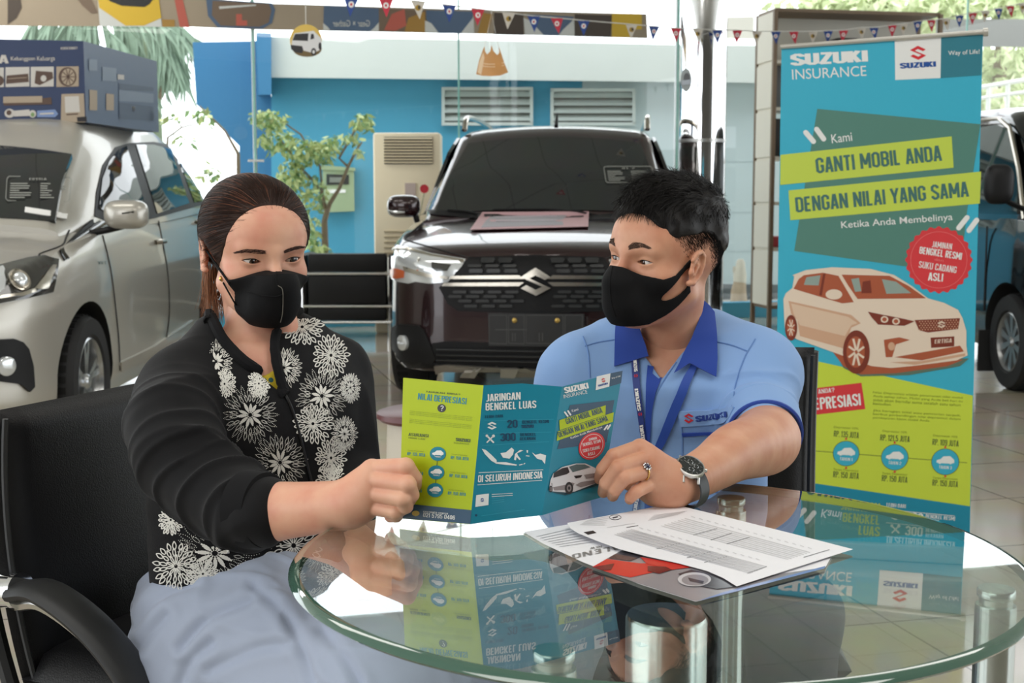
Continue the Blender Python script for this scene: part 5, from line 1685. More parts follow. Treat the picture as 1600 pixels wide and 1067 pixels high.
def office_chair(name, label, base, fwd, back_w, back_h, back_z, lean, arms, seat_d=.47):
    fwd = Vector(fwd).normalized(); side = Vector((fwd.y, -fwd.x, 0)); up = Vector((0, 0, 1))
    base = Vector(base)
    ch = thing(name, label, 'chair', base, 'black office chairs at the table')
    # the backrest stands at base, the seat reaches forward
    ub = (up - fwd * lean).normalized()
    nb = ub.cross(side).normalized()
    if nb.dot(fwd) < 0: nb = -nb
    bo = base + up * back_z
    m = MB(); rbox_panel(m, bo, side, ub, nb, back_w, back_h, .055, LEATHER, .02, .025)
    b = m.build('backrest', ch, sharp=60)
    for s in (-1, 1):
        m = MB(); pth = [bo + side * (s * back_w * .49) + ub * (back_h * t) + nb * (.02 + .025 * (t - .5) ** 2 * 4) for t in np.linspace(.02, .97, 16)]
        m.tube(pth, .0045, LEATHERS, 6); m.build('piping', b)
        m = MB(); pth = [bo + side * (s * back_w * .5) + ub * (back_h * t) - nb * (.03 - .05 * (t - .55) ** 2 * 2) for t in np.linspace(-.12, .98, 14)]
        m.tube(pth, .013, LEATHERS, 8); m.build('back_frame', b)
    m = MB(); so = base + fwd * (seat_d / 2 + .02) + up * .425
    rbox_panel(m, so - fwd * (seat_d / 2), side, fwd, up, back_w * 1.02, seat_d, .085, LEATHER, .012, 0)
    m.build('seat', ch, sharp=60)
    sc_ = base + fwd * (seat_d * .5)
    m = MB(); m.tube([sc_ + up * .4, sc_ + up * .12], .025, CHROME, 16); m.build('gas_lift', ch)
    for k in range(5):
        a = R(72 * k + 20); d = Vector((math.cos(a), math.sin(a), 0))
        m = MB(); m.tube([sc_ + up * .12, sc_ + d * .15 + up * .105, sc_ + d * .29 + up * .075], [.026, .02, .014], CHROME, 10); lg = m.build('leg', ch)
        m = MB(); m.lathe([(.0, -.012), (.026, -.012), (.03, -.006), (.03, .006), (.026, .012), (0, .012)], sc_ + d * .29 + up * .03, BLACKPL, 16, Matrix.Rotation(PI / 2, 3, 'X') @ Matrix.Rotation(a, 3, 'Y')); m.build('caster', lg)
    for s in arms:
        p0 = bo + side * (s * (back_w * .5 + .02)) + ub * .165
        m = MB(); m.tube([p0 - nb * .045, p0 + nb * .05], .024, CHROME, 20); m.tube([p0 - nb * .05, p0 - nb * .044], .026, BLACKPL, 20)
        m.tube([p0 + nb * .05, p0 + nb * .058], .027, CHROME, 20)
        pv = m.build('arm_pivot', ch)
        q0 = p0 + nb * .055
        path = catmull([q0, q0 + fwd * .05 + up * .004, q0 + fwd * .13 - up * .035, q0 + fwd * .20 - up * .10, q0 + fwd * .255 - up * .19, q0 + fwd * .27 - up * .25, q0 + fwd * .22 - up * .29], 6)
        m = MB(); m.tube(path, [.034] * len(path), LEATHERS, 14, sy=.42, up=side.cross(Vector((0, 0, 1))) * 0 + Vector((0, 0, 1)) if False else None); m.build('armrest', ch)
        m = MB(); m.tube([Vector(p) - Vector((0, 0, .018)) - fwd * .004 for p in path], .012, STEEL, 8); m.build('arm_frame', ch)
    return ch

office_chair('office_chair', 'black leather office chair with chrome arm pivots that the woman sits in', (-.640, 2.06, 0), (.92, -.39, 0), .50, .425, .395, .10, (1, -1))
office_chair('office_chair', 'black leather office chair behind the man in the blue shirt', (.315, 2.33, 0), (-.10, -1, 0), .47, .45, .41, .06, (), .44)

# ---------------------------------------------------------------- showroom furniture further back
sofa = thing('sofa', 'black leather armchair with chrome rails standing by the glass', 'armchair', Vector((P(535, 500, 10.9).x, 10.9, 0)))
sp_ = lambda a, b, Y=10.7: P(a, b, Y)
a0 = sp_(478, 395); a1 = sp_(607, 505)
m = MB()
for (t, b) in ((396, 425), (430, 476), (481, 501)):
    p = sp_(481, t); q_ = sp_(604, b)
    m.box(((p.x + q_.x) / 2, 10.74, (p.z + q_.z) / 2), (q_.x - p.x, .1, p.z - q_.z), LEATHER, None, .015)
m.build('back_cushion', sofa)
m = MB(); m.box(((a0.x + a1.x) / 2, 11.02, .36), (a1.x - a0.x, .5, .2), LEATHER, None, .03); m.build('seat', sofa)
for x in (a0.x - .04, a1.x + .04):
    m = MB(); m.box((x, 11.0, .42), (.09, .6, .56), LEATHER, None, .03); m.build('arm', sofa)
for (yy) in (427, 478, 503):
    z = sp_(500, yy).z
    m = MB(); m.tube([Vector((a0.x - .03, 10.67, z)), Vector((a1.x + .03, 10.67, z))], .012, CHROME, 8); m.build('rail', sofa)
for x in (a0.x - .03, a1.x + .01):
    for y in (10.68, 11.25):
        m = MB(); m.tube([Vector((x, y, 0)), Vector((x, y, sp_(500, 398).z - .02 if y < 11 else .3))], .014, CHROME, 8); m.build('leg', sofa)

acb = mat('cream_plastic', srgb(250, 238, 208), .45)
ACY = 11.05
ac = thing('floor_air_conditioner', 'tall cream floor standing air conditioner in front of the blue wall', 'air conditioner', Vector((P(640, 400, ACY).x, ACY + .15, 0)))
ap = lambda a, b: P(a, b, ACY)
x0, x1, zt = ap(598, 300).x, ap(685, 300).x, ap(640, 207).z
m = MB(); m.box(((x0 + x1) / 2 - .03, ACY + .16, zt / 2), (x1 - x0 + .1, .30, zt), acb, None, .025); m.build('body', ac)
m = MB()
g0, g1 = ap(600, 214), ap(676, 256)
m.box(((g0.x + g1.x) / 2, ACY + .005, (g0.z + g1.z) / 2), (g1.x - g0.x, .02, g0.z - g1.z), mat('vent_dark', (.05, .04, .03), .8)); vf = m.build('outlet', ac)
for k in range(9):
    z = lerp(g0.z, g1.z, (k + .5) / 9)
    m = MB(); m.box(((g0.x + g1.x) / 2, ACY - .012, z), (g1.x - g0.x, .02, .008), acb, Matrix.Rotation(.4, 3, 'X')); m.build('louvre_slat', vf)
m = MB(); p, q_ = ap(600, 362), ap(680, 420)
for k in range(7):
    z = lerp(p.z, q_.z, k / 7); m.box(((p.x + q_.x) / 2, ACY + .004, z), (p.x * 0 + q_.x - p.x, .016, .012), mat('vent_cream', srgb(196, 182, 148), .5))
m.build('intake', ac)
m = MB(); p = ap(641, 297); m.box((p.x, ACY + .004, p.z), (.09, .012, .12), mat('notice_grey_pink', srgb(206, 190, 184), .6)); m.build('notice', ac)
rd_ = thing('red_tag_stick', 'small round red disc on a thin stick beside the cream air conditioner', 'marker', Vector((P(663, 330, 10.6).x, 10.6, 0)))
p = P(663, 295, 10.6); m = MB(); m.tube([p + Vector((0, .004, 0)), p - Vector((0, .004, 0))], .036, mat('tag_red', srgb(206, 40, 56), .5), 24); m.build('disc', rd_)
m = MB(); m.tube([p - Vector((0, 0, .03)), P(655, 340, 10.6), P(648, 420, 10.6), Vector((P(646, 500, 10.6).x, 10.6, 0))], .004, mat('stick_green', srgb(150, 156, 120), .6), 6); m.build('stick', rd_)

mbx = thing('meter_box', 'pale green electricity meter box on the blue wall behind the young tree', 'meter box', P(528, 297, 14.9))
m = MB(); f_ = bp
m.slab(px((504, 263), (553, 265), (554, 330), (505, 332)), f_, .012, .14, mat('meter_green', srgb(158, 176, 140), .5)); m.slab(px((502, 258), (555, 262), (555, 267), (502, 265)), f_, .012, .16, mat('meter_green', srgb(158, 176, 140), .5)); m.build('box', mbx)
m = MB(); m.slab(px((510, 272), (545, 273), (545, 288), (510, 289)), f_, .13, .15, mat('meter_window', (.05, .05, .05), .2)); m.slab(px((515, 277), (537, 277), (537, 285), (515, 285)), f_, .14, .155, mat('meter_dial', srgb(130, 136, 128), .4)); m.build('window', mbx)
m = MB(); m.slab(px((509, 296), (540, 296), (540, 301), (509, 302)), f_, .13, .146, PAPERW); m.build('label', mbx)

# chrome clad column
cxp = P(1096, 300, 9.3)
pil = thing('chrome_pillar', 'mirror polished round steel column behind the man', 'pillar', (cxp.x, 9.3, 0))
m = MB(); m.tube([(cxp.x, 9.3, 0), (cxp.x, 9.3, 4.2)], .165, CHROME, 64); m.build('shaft', pil)
m = MB(); z = P(1096, 219, 9.14).z; m.tube([(cxp.x, 9.3, z - .012), (cxp.x, 9.3, z + .012)], .168, STEEL, 64); m.build('joint_band', pil)
m = MB(); m.tube([(cxp.x, 9.3, 0), (cxp.x, 9.3, .06)], .18, STEEL, 64); m.build('base_ring', pil)

# display cabinet of accessories on the right
CO = P(1202, 480, 11.5); CO.z = 0
cdx = Vector((P(1460, 300, 11.8).x - CO.x, .3, 0)); cw_ = cdx.length; cdx.normalize(); cdn = Vector((cdx.y, -cdx.x, 0)); cback = -cdn
cz0, cz1 = .19, P(1202, 15, 11.5).z
cab_ = thing('display_cabinet', 'tall white panelled display cabinet with brown frame half hidden by the roll-up banner', 'cabinet', CO)
CREAM = mat('cream_panel', srgb(226, 220, 204), .5); BRN = mat('brown_frame', srgb(126, 106, 84), .5)
rotc = Matrix.Rotation(math.atan2(cdx.y, cdx.x), 3, 'Z')
cd_ = .40
zs = [cz0] + [P(1202, y, 11.5).z for y in (390, 318, 247, 170, 96)] + [cz1]
for i in range(6):
    m = MB(); m.box(CO + cback * (cd_ / 2) + Vector((0, 0, (zs[i] + zs[i + 1]) / 2)), (.03, cd_ - .05, zs[i + 1] - zs[i] - .03), CREAM, rotc); m.build('side_panel', cab_)
for a in (0, cw_):
    for b in (0, cd_):
        m = MB(); m.box(CO + cdx * a + cback * b + Vector((0, 0, cz1 / 2)), (.035, .035, cz1), BRN, rotc); m.build('post', cab_)
for z in zs:
    m = MB(); m.box(CO + cdx * (cw_ / 2) + cback * (cd_ / 2) + Vector((0, 0, z)), (cw_, cd_, .03), BRN if z == zs[-1] or z == zs[0] else CREAM, rotc); m.build('shelf', cab_)
m = MB(); m.box(CO + cdx * (cw_ / 2) + cback * cd_ + Vector((0, 0, (zs[4] + zs[6]) / 2)), (cw_, .02, zs[6] - zs[4]), mat('cabinet_back', srgb(206, 204, 192), .6), rotc); m.build('back_panel', cab_)
m = MB(); m.box(CO + cdx * (cw_ * .65) + cback * cd_ + Vector((0, 0, (zs[0] + zs[4]) / 2)), (cw_ * .7, .02, zs[4] - zs[0]), mat('cabinet_back', srgb(206, 204, 192), .6), rotc); m.build('back_panel', cab_)
def shelf_item(label, cat, a, z, s, mt, name, bev=.02):
    m = MB(); p = CO + cdx * a + cback * .2 + Vector((0, 0, z + s[2] / 2 + .016)); m.box(p, s, mt, rotc, bev)
    o = m.build(name); tag(o, label, cat)
    return o
shelf_item('black boxed car part on the cabinet shelf beside the banner edge', 'box', .12, zs[3], (.16, .2, .34), mat('box_black', (.02, .02, .02), .5), 'car_part_box')
shelf_item('grey perforated car mat standing on the upper cabinet shelf', 'car mat', .10, zs[4], (.14, .05, .40), mat('mat_grey', srgb(92, 94, 96), .7), 'car_mat')
shelf_item('black engine part on the cabinet top shelf', 'engine part', .74, zs[5], (.22, .2, .22), mat('part_black', (.02, .02, .02), .5), 'engine_part')
shelf_item('brown crate on the cabinet top shelf between two black parts', 'crate', 1.06, zs[5], (.26, .2, .2), mat('crate_brown', srgb(120, 74, 62), .7), 'crate')
shelf_item('black air filter housing on the cabinet top shelf beyond the brown crate', 'engine part', 1.36, zs[5], (.22, .2, .2), mat('part_black', (.02, .02, .02), .5), 'air_filter')
shelf_item('red and blue packet on the lower cabinet shelf', 'packet', .13, zs[1], (.16, .15, .1), mat('packet_red', srgb(170, 60, 66), .6), 'packet')

# ---------------------------------------------------------------- bunting
CORD = mat('bunting_cord', srgb(220, 218, 210), .7)
pc = {'b': mat('pennant_blue', srgb(44, 74, 146), .65), 'r': mat('pennant_red', srgb(204, 52, 72), .65), 'w': mat('pennant_white', srgb(214, 208, 196), .65)}
bun = thing('bunting', 'string of blue, red and white triangular pennants across the showroom', 'bunting', P(900, 40, 8.2))
seq = [(549, -4, 'b'), (603, -2, 'r'), (653, 2, 'w'), (702, 8, 'b'), (747, 14, 'r'), (795, 20, 'w'), (834, 25, 'b'), (870, 28, 'r'), (912, 32, 'b'), (987, 38, 'w'), (1022, 41, 'b'), (1056, 44, 'r'), (1090, 45, 'w'), (1121, 47, 'b'), (1152, 47, 'r'), (1183, 49, 'w'),
       (1212, 49, 'b'), (1240, 49, 'r'), (1270, 49, 'w'), (1294, 48, 'b'), (1318, 47, 'r'), (1346, 43, 'w'), (1365, 43, 'b'), (1394, 39, 'r'), (1412, 37, 'w'), (1434, 33, 'b'), (1455, 31, 'r'), (1478, 29, 'w'), (1499, 24, 'b'), (1520, 20, 'r'), (1540, 17, 'w'), (1560, 13, 'b'), (1578, 9, 'r'), (1598, 5, 'w')]
DY = lambda x: float(np.interp(x, [380, 550, 900, 1100, 1300, 1600], [5.9, 6.6, 8.2, 9.0, 9.7, 10.6]))
cord = [P(380, -20, DY(380))] + [P(x, y, DY(x)) for x, y, c in seq] + [P(1640, -4, 10.7)]
m = MB(); m.tube(cord, .0035, CORD, 5); m.build('cord', bun)
for i, (x, y, c) in enumerate(seq):
    Y = DY(x); w = 24 * 6.9 / Y / 2 * (.95 if x < 1000 else .88); h = 29 * 6.9 / Y * (1.0 if x < 1000 else .98)
    a = cord[i + 1]; sw = [-2, 1, 3, 0, -1][i % 5]
    m = MB()
    pts = [P(x - w, y - .5, Y + .006), P(x + w, y + .8, Y - .006), P(x + sw, y + h, Y + .01)]
    pf = on_plane(pts[0], (pts[1] - pts[0]).cross(pts[2] - pts[0]) * (1 if (pts[1] - pts[0]).cross(pts[2] - pts[0]).y < 0 else -1))
    tri = [(x - w, y - .5), (x, y + .2), (x + w, y + .8), (x + sw * .5 + w * .5, y + h * .5), (x + sw, y + h), (x + sw * .5 - w * .5, y + h * .5)]
    m.slab(px(*tri), pf, -.0006, .0006, pc[c])
    for sd in (.0012, -.0012):
        if c != 'w':
            m.poly(ell(x + sw * .1, y + h * .36, w * .38, w * .42, 14), pf, sd, PAPERW); m.poly(ell(x + sw * .1, y + h * .36, w * .16, w * .2, 10), pf, sd * 1.5, pc['r'])
        else:
            m.poly(ell(x + sw * .1, y + h * .36, w * .42, w * .42, 12), pf, sd, mat('pennant_gold', srgb(176, 142, 50), .6)); m.poly(ell(x + sw * .1 + w * .15, y + h * .34, w * .2, w * .3, 10), pf, sd * 1.5, mat('pennant_dark', srgb(70, 66, 60), .6))
    m.build('pennant', bun, smooth=False)

# hanging cut-outs
hv = thing('hanging_van_disc', 'round yellow hanging disc printed with a small white van', 'hanging sign', P(478, 62, 7))
hf = on_plane((0, 7, 0), (0, -1, 0))
m = MB(); m.slab(ell(478, 63, 25, 25, 40), hf, -.002, .002, mat('disc_yellow', srgb(222, 188, 92), .55))
vw = mat('disc_van_white', srgb(222, 222, 222), .5); vk = mat('disc_van_dark', srgb(44, 42, 44), .5)
m.poly(ell(480, 76, 23, 13, 20), hf, .0026, mat('disc_shadow', srgb(116, 96, 60), .6))
m.poly(px((456, 64), (460, 52), (490, 48), (502, 60), (503, 68), (500, 78), (490, 83), (470, 78), (455, 76)), hf, .003, vw)
m.poly(px((457, 63), (461, 53), (482, 52), (481, 64)), hf, .0036, vk); m.poly(px((485, 62), (486, 53), (490, 53), (491, 60)), hf, .0036, vk)
m.poly(px((454, 70), (472, 72), (474, 78), (472, 83), (462, 82), (455, 77)), hf, .0036, vk); m.poly(ell(490, 81, 4, 6, 14), hf, .004, vk); m.poly(ell(490, 81, 2, 3, 10), hf, .0044, vw); m.poly(ell(500, 72, 2.5, 6, 12), hf, .004, vk)
m.build('disc', hv, smooth=False)
m = MB(); m.tube([P(478, 38, 7), Vector((P(477, 0, 7).x, 7, 4.2))], .0025, CORD, 5); m.build('cord', hv)
cr = thing('hanging_paper_ornament', 'gold paper crown hanging on two cords in front of the white fascia', 'hanging sign', P(768, 96, 7))
m = MB(); gold = mat('crown_gold', srgb(208, 152, 92), .45, noise=(14, .12)); goldl = mat('crown_light', srgb(236, 206, 168), .5)
cp_ = [(744, 116), (748, 96), (754, 79), (757, 72), (758, 80), (761, 85), (766, 80), (768, 70), (771, 80), (777, 86), (780, 82), (779, 72), (782, 80), (788, 98), (794, 113), (782, 118), (768, 119), (754, 118.5)]
m.slab(px(*cp_), lambda u, v, o: hf(u, v, o + .02 * math.cos((u - 769) / 25 * 1.4)), -.002, .002, gold, 5)
m.poly(px((746, 113), (749, 97), (755, 81), (757, 90), (752, 117)), lambda u, v, o: hf(u, v, o + .02 * math.cos((u - 769) / 25 * 1.4)), .003, goldl)
for yy in (98, 102):
    m.line(px((749, yy), (760, yy + 2), (770, yy + 2.4), (788, yy)), 1.2, lambda u, v, o: hf(u, v, o + .02 * math.cos((u - 769) / 25 * 1.4)), .0032, goldl)
m.build('crown', cr); m = MB(); m.tube([P(757, 73, 7), P(768, 22, 7), P(779, 73, 7)], .002, CORD, 5); m.tube([P(768, 22, 7), Vector((P(768, 0, 7).x, 7, 4.2))], .002, CORD, 5); m.build('cord', cr)
hd = thing('hanging_picture_disc', 'round hanging disc with a grey car picture beside the chrome pillar', 'hanging sign', P(1072, 125, 8.2))
hf2 = on_plane(P(1072, 125, 8.2), (-.85, -.5, 0))
m = MB(); m.slab(ell(1072, 125, 8.5, 18, 32), hf2, -.003, .003, mat('disc_grey', srgb(132, 138, 136), .5)); m.poly(ell(1073, 122, 5, 8, 16), hf2, .004, vk); m.poly(px((1065, 126), (1079, 124), (1080, 131), (1066, 133)), hf2, .005, mat('disc_car', srgb(150, 156, 164), .4)); m.build('disc', hd, smooth=False)
m = MB(); m.tube([P(1072, 108, 8.2), Vector((P(1072, 0, 8.2).x, 8.2, 4.2))], .002, CORD, 5); m.build('cord', hd)

# display box on the roof of the silver car
rb = thing('display_box', 'dark blue advertising box with car pictures on the silver car roof', 'advertising box', P(60, 195, 6.95))
BX = mat('box_navy', srgb(44, 60, 96), .4); BXS = mat('box_side', srgb(92, 108, 134), .3)
k0, k1, k2 = P(130, 64, 6.75), P(-90, 70, 6.62), P(245, 98, 7.7)
zb_, zt_ = P(134, 191, 6.75).z, k0.z
c1 = Vector((k0.x, k0.y, 0)); c0 = Vector((k1.x, k1.y, 0)); c2 = Vector((k2.x, k2.y, 0)); c3 = c0 + c2 - c1
m = MB(); L4 = [c0, c1, c2, c3]
m.add([p + Vector((0, 0, zb_)) for p in L4] + [p + Vector((0, 0, zt_)) for p in L4], [(0, 1, 5, 4), (2, 3, 7, 6), (3, 0, 4, 7), (4, 5, 6, 7), (3, 2, 1, 0)], BX)
m.add([c1 + Vector((0, 0, zb_)), c2 + Vector((0, 0, zb_)), c2 + Vector((0, 0, zt_)), c1 + Vector((0, 0, zt_))], [(0, 1, 2, 3)], BXS)
m.build('box', rb, smooth=False)
nf = (c1 - c0).cross(Vector((0, 0, 1))); nf = nf if nf.y < 0 else -nf
bf = on_plane(k0, nf); ns = (c2 - c1).cross(Vector((0, 0, 1))); ns = ns if ns.x > 0 else -ns; bs = on_plane(k0, ns)
m = MB()
bh, bbn, bk_, bwh, bbl = mat('box_beige', srgb(176, 160, 140), .5), mat('box_brown', srgb(92, 72, 62), .5), mat('box_black_print', srgb(36, 34, 38), .5), mat('box_pale', srgb(206, 202, 196), .5), mat('box_pale_blue', srgb(126, 150, 196), .5)
T(m, 'A', bf, -2, 99, 13, 99, 13, bwh, .003, .05); T(m, 'ERTIG', bf, -58, 99, -5, 99, 13, bwh, .003, .05)
T(m, 'Kebanggaan', bf, 17, 96.5, 55, 96, 8, bwh, .003); T(m, 'Keluarga', bf, 58, 97, 86, 96.5, 9, bwh, .003, .02)
T(m, 'KEREN BANGET', bf, 95, 77.5, 121, 77, 4, bwh, .003)
for (x0, x1, y0, y1, kind) in ((-40, 6, 106, 137, 0), (8.5, 46, 105, 136, 1), (48, 84, 104.5, 136, 2), (88, 123, 104, 136, 3)):
    m.poly(px((x0, y0), (x1, y0 - .5), (x1, y1 - 1), (x0, y1)), bf, .003, bh if kind == 3 else bwh)
    if kind == 1: m.poly(px((x0 + 2, y0 + 13), (x1 - 2, y0 + 10), (x1 - 1, y1 - 8), (x0 + 1, y1 - 5)), bf, .004, bbn); m.line(px((x0 + 4, y0 + 18), (x1 - 4, y0 + 16)), 1, bf, .005, bh)
    if kind == 2: m.poly(px((x0 + 8, y0 + 6), (x1 - 2, y0 + 8), (x1 - 1, y0 + 18), (x0 + 14, y1 - 3), (x0 + 6, y1 - 6)), bf, .004, bbn); m.poly(ell(x0 + 20, y0 + 18, 4.5, 5), bf, .005, bwh)
    if kind == 3:
        m.poly(ell((x0 + x1) / 2, (y0 + y1) / 2, 14, 15), bf, .004, bbn); m.poly(ell((x0 + x1) / 2 + 1, (y0 + y1) / 2, 10.5, 13), bf, .0046, bh)
        for k in range(10):
            a = 2 * PI * k / 10; m.line([((x0 + x1) / 2 + 1, -(y0 + y1) / 2), ((x0 + x1) / 2 + 1 + 10 * math.cos(a), -(y0 + y1) / 2 + 12.5 * math.sin(a))], 1.4, bf, .005, bbn)
    if kind == 0: m.poly(ell(x0 + 38, y0 + 20, 8, 8), bf, .004, bbn)
m.poly(px((5, 151), (66, 150), (66, 160), (5, 161)), bf, .003, bh); m.poly(px((5, 160), (80, 152), (81, 163), (6, 165)), bf, .0026, bbn)
m.poly(ell(15, 177, 8, 7), bf, .003, bwh); m.poly(ell(14, 176, 4, 4), bf, .004, bbn); m.poly(px((22, 173), (46, 171), (48, 181), (22, 182)), bf, .003, bwh); m.poly(ell(51, 178, 5.5, 6), bf, .004, bwh); m.poly(ell(51, 179, 3, 3.4), bf, .005, LEAF); m.poly(px((58, 173), (86, 171), (91, 178), (86, 183), (58, 183)), bf, .003, bbl); m.line(px((62, 178), (84, 177)), 2.4, bf, .004, bwh)
m.poly(px((96, 147), (131, 146), (133, 191), (95, 191)), bf, .003, bh); m.poly(px((101, 151), (123, 150), (125, 175), (102, 176)), bf, .004, bwh); m.line(px((104, 179), (122, 178)), 2, bf, .004, bbn); m.poly(px((120, 183), (135, 182), (136, 190), (121, 190)), bf, .004, bk_)
m.build('front_print', rb, smooth=False)
m = MB()
sl = mat('box_side_light', srgb(122, 136, 156), .3); sd_ = mat('box_side_dark', srgb(74, 88, 112), .3)
for (x0, y0, x1, y1, mt_) in ((139, 92, 152, 110, sl), (160, 104, 182, 126, sl), (184, 116, 194, 124, bwh), (186, 130, 240, 140, sd_), (140, 140, 152, 172, bh), (166, 146, 178, 172, bh), (186, 140, 240, 158, sl), (186, 160, 240, 186, sd_), (206, 166, 211, 174, bwh), (232, 170, 240, 188, sl)):
    m.poly(px((x0, y0), (x1, y0 + (x1 - x0) * .12), (x1, y1 + (x1 - x0) * .05), (x0, y1)), bs, .003, mt_)
m.build('side_print', rb, smooth=False)

# stool with dark red seat
sc0 = P(672, 640, 4.0)
stl = thing('round_stool', 'low cream drum stool with a dark red round seat behind the brochure', 'stool', (sc0.x, 4.0, 0))
m = MB(); m.lathe([(0, sc0.z), (.15, sc0.z), (.168, sc0.z - .006), (.17, sc0.z - .02), (.16, sc0.z - .03), (.14, sc0.z - .03)], (sc0.x, 4.0, 0), mat('seat_dark_red', srgb(96, 44, 46), .35), 48); m.build('seat', stl)
m = MB(); m.lathe([(.135, sc0.z - .03), (.14, .3), (.145, .02), (.15, 0)], (sc0.x, 4.0, 0), mat('stool_cream', srgb(208, 200, 184), .4), 48); m.build('drum', stl)

# ---------------------------------------------------------------- distance field modelling for bodies and clothes
import openvdb

class Field:
    def __init__(s, lo, hi, h):
        s.lo = np.array(lo, float); s.h = h
        s.n = np.ceil((np.array(hi) - s.lo) / h).astype(int) + 1
        s.d = np.full(s.n, .05, np.float32)
    def like(s):
        o = Field.__new__(Field); o.lo = s.lo; o.h = s.h; o.n = s.n.copy(); o.d = np.full(s.n, .05, np.float32)
        return o
    def win(s, lo, hi):
        a = np.clip(np.floor((np.array(lo) - s.lo) / s.h).astype(int), 0, s.n)
        b = np.clip(np.ceil((np.array(hi) - s.lo) / s.h).astype(int) + 1, 0, s.n)
        return tuple(slice(i, j) for i, j in zip(a, b))
    def xyz(s, w):
        ax = [(s.lo[i] + s.h * np.arange(w[i].start, w[i].stop)).astype(np.float32) for i in range(3)]
        return ax[0][:, None, None], ax[1][None, :, None], ax[2][None, None, :]
    def union(s, fn, lo, hi, k=0.0):
        p = .02 + k
        w = s.win(np.array(lo) - p, np.array(hi) + p)
        if min(x.stop - x.start for x in w) <= 0: return s
        e = fn(*s.xyz(w)).astype(np.float32)
        a = s.d[w]
        if k > 0:
            t = np.maximum(k - np.abs(a - e), 0) / k
            s.d[w] = np.minimum(a, e) - t * t * k * .25
        else:
            s.d[w] = np.minimum(a, e)
        return s
    def carve(s, fn, lo=None, hi=None, k=0.0):
        w = s.win(lo, hi) if lo is not None else tuple(slice(0, n) for n in s.n)
        if min(x.stop - x.start for x in w) <= 0: return s
        e = -fn(*s.xyz(w)).astype(np.float32)
        a = s.d[w]
        if k > 0:
            t = np.maximum(k - np.abs(a - e), 0) / k
            s.d[w] = np.maximum(a, e) + t * t * k * .25
        else:
            s.d[w] = np.maximum(a, e)
        return s
    def ell(s, c, r, k=.01, M=None):
        c = np.array(c, float); r = np.array(r, float)
        def fn(X, Y, Z):
            x, y, z = X - c[0], Y - c[1], Z - c[2]
            if M is not None:
                m = np.array(M, float)                     # columns are the ellipsoid axes
                x, y, z = (m[0, 0] * x + m[1, 0] * y + m[2, 0] * z, m[0, 1] * x + m[1, 1] * y + m[2, 1] * z, m[0, 2] * x + m[1, 2] * y + m[2, 2] * z)
            k0 = np.sqrt((x / r[0]) ** 2 + (y / r[1]) ** 2 + (z / r[2]) ** 2)
            k1 = np.sqrt((x / r[0] ** 2) ** 2 + (y / r[1] ** 2) ** 2 + (z / r[2] ** 2) ** 2) + 1e-6
            return k0 * (k0 - 1) / k1
        R_ = max(r)
        return fn, c - R_, c + R_
    def cap(s, a, b, ra, rb):
        a = np.array(a, float); b = np.array(b, float)
        ab = b - a; L2 = max(ab.dot(ab), 1e-9)
        def fn(X, Y, Z):
            t = np.clip(((X - a[0]) * ab[0] + (Y - a[1]) * ab[1] + (Z - a[2]) * ab[2]) / L2, 0, 1)
            d = np.sqrt((X - a[0] - t * ab[0]) ** 2 + (Y - a[1] - t * ab[1]) ** 2 + (Z - a[2] - t * ab[2]) ** 2)
            return d - (ra + (rb - ra) * t)
        R_ = max(ra, rb)
        return fn, np.minimum(a, b) - R_, np.maximum(a, b) + R_
    def E(s, c, r, k=.01, M=None):
        f, lo, hi = s.ell(c, r, k, M); return s.union(f, lo, hi, k)
    def C(s, a, b, ra, rb=None, k=.01):
        f, lo, hi = s.cap(a, b, ra, ra if rb is None else rb); return s.union(f, lo, hi, k)
    def limb(s, pts, rs, k=.01):
        q_ = catmull([np.append(np.array(a, float), r) for a, r in zip(pts, rs)], 7)
        return s.chain([a[:3] for a in q_], [a[3] for a in q_], k)
    def chain(s, pts, rs, k=.01):
        o = s.like()
        for i in range(len(pts) - 1):
            o.C(pts[i], pts[i + 1], rs[i], rs[i + 1], .0015)
        t = np.maximum(k - np.abs(s.d - o.d), 0) / k
        s.d = np.minimum(s.d, o.d) - t * t * k * .25
        return s
    def cE(s, c, r, k=.005, M=None):
        f, lo, hi = s.ell(c, r, k, M); return s.carve(f, lo - k - .01, hi + k + .01, k)
    def mesh(s, M=None):
        g = openvdb.FloatGrid(); g.background = .05
        g.copyFromArray(np.ascontiguousarray(np.clip(s.d, -.05, .05)))
        p, q_ = g.convertToQuads(0.0)
        p = p.astype(float) * s.h + s.lo
        # make the faces look outwards
        a = p[q_[:, 0]]; n = np.cross(p[q_[:, 1]] - a, p[q_[:, 3]] - a)
        idx = np.clip(((a + n / (np.linalg.norm(n, axis=1)[:, None] + 1e-12) * s.h * 1.5 - s.lo) / s.h).round().astype(int), 0, s.n - 1)
        if np.mean(s.d[idx[:, 0], idx[:, 1], idx[:, 2]]) < 0:
            q_ = q_[:, ::-1]
        if M is not None:
            m = np.array(M, float); p = p @ m[:3, :3].T + m[:3, 3]
        return p, q_

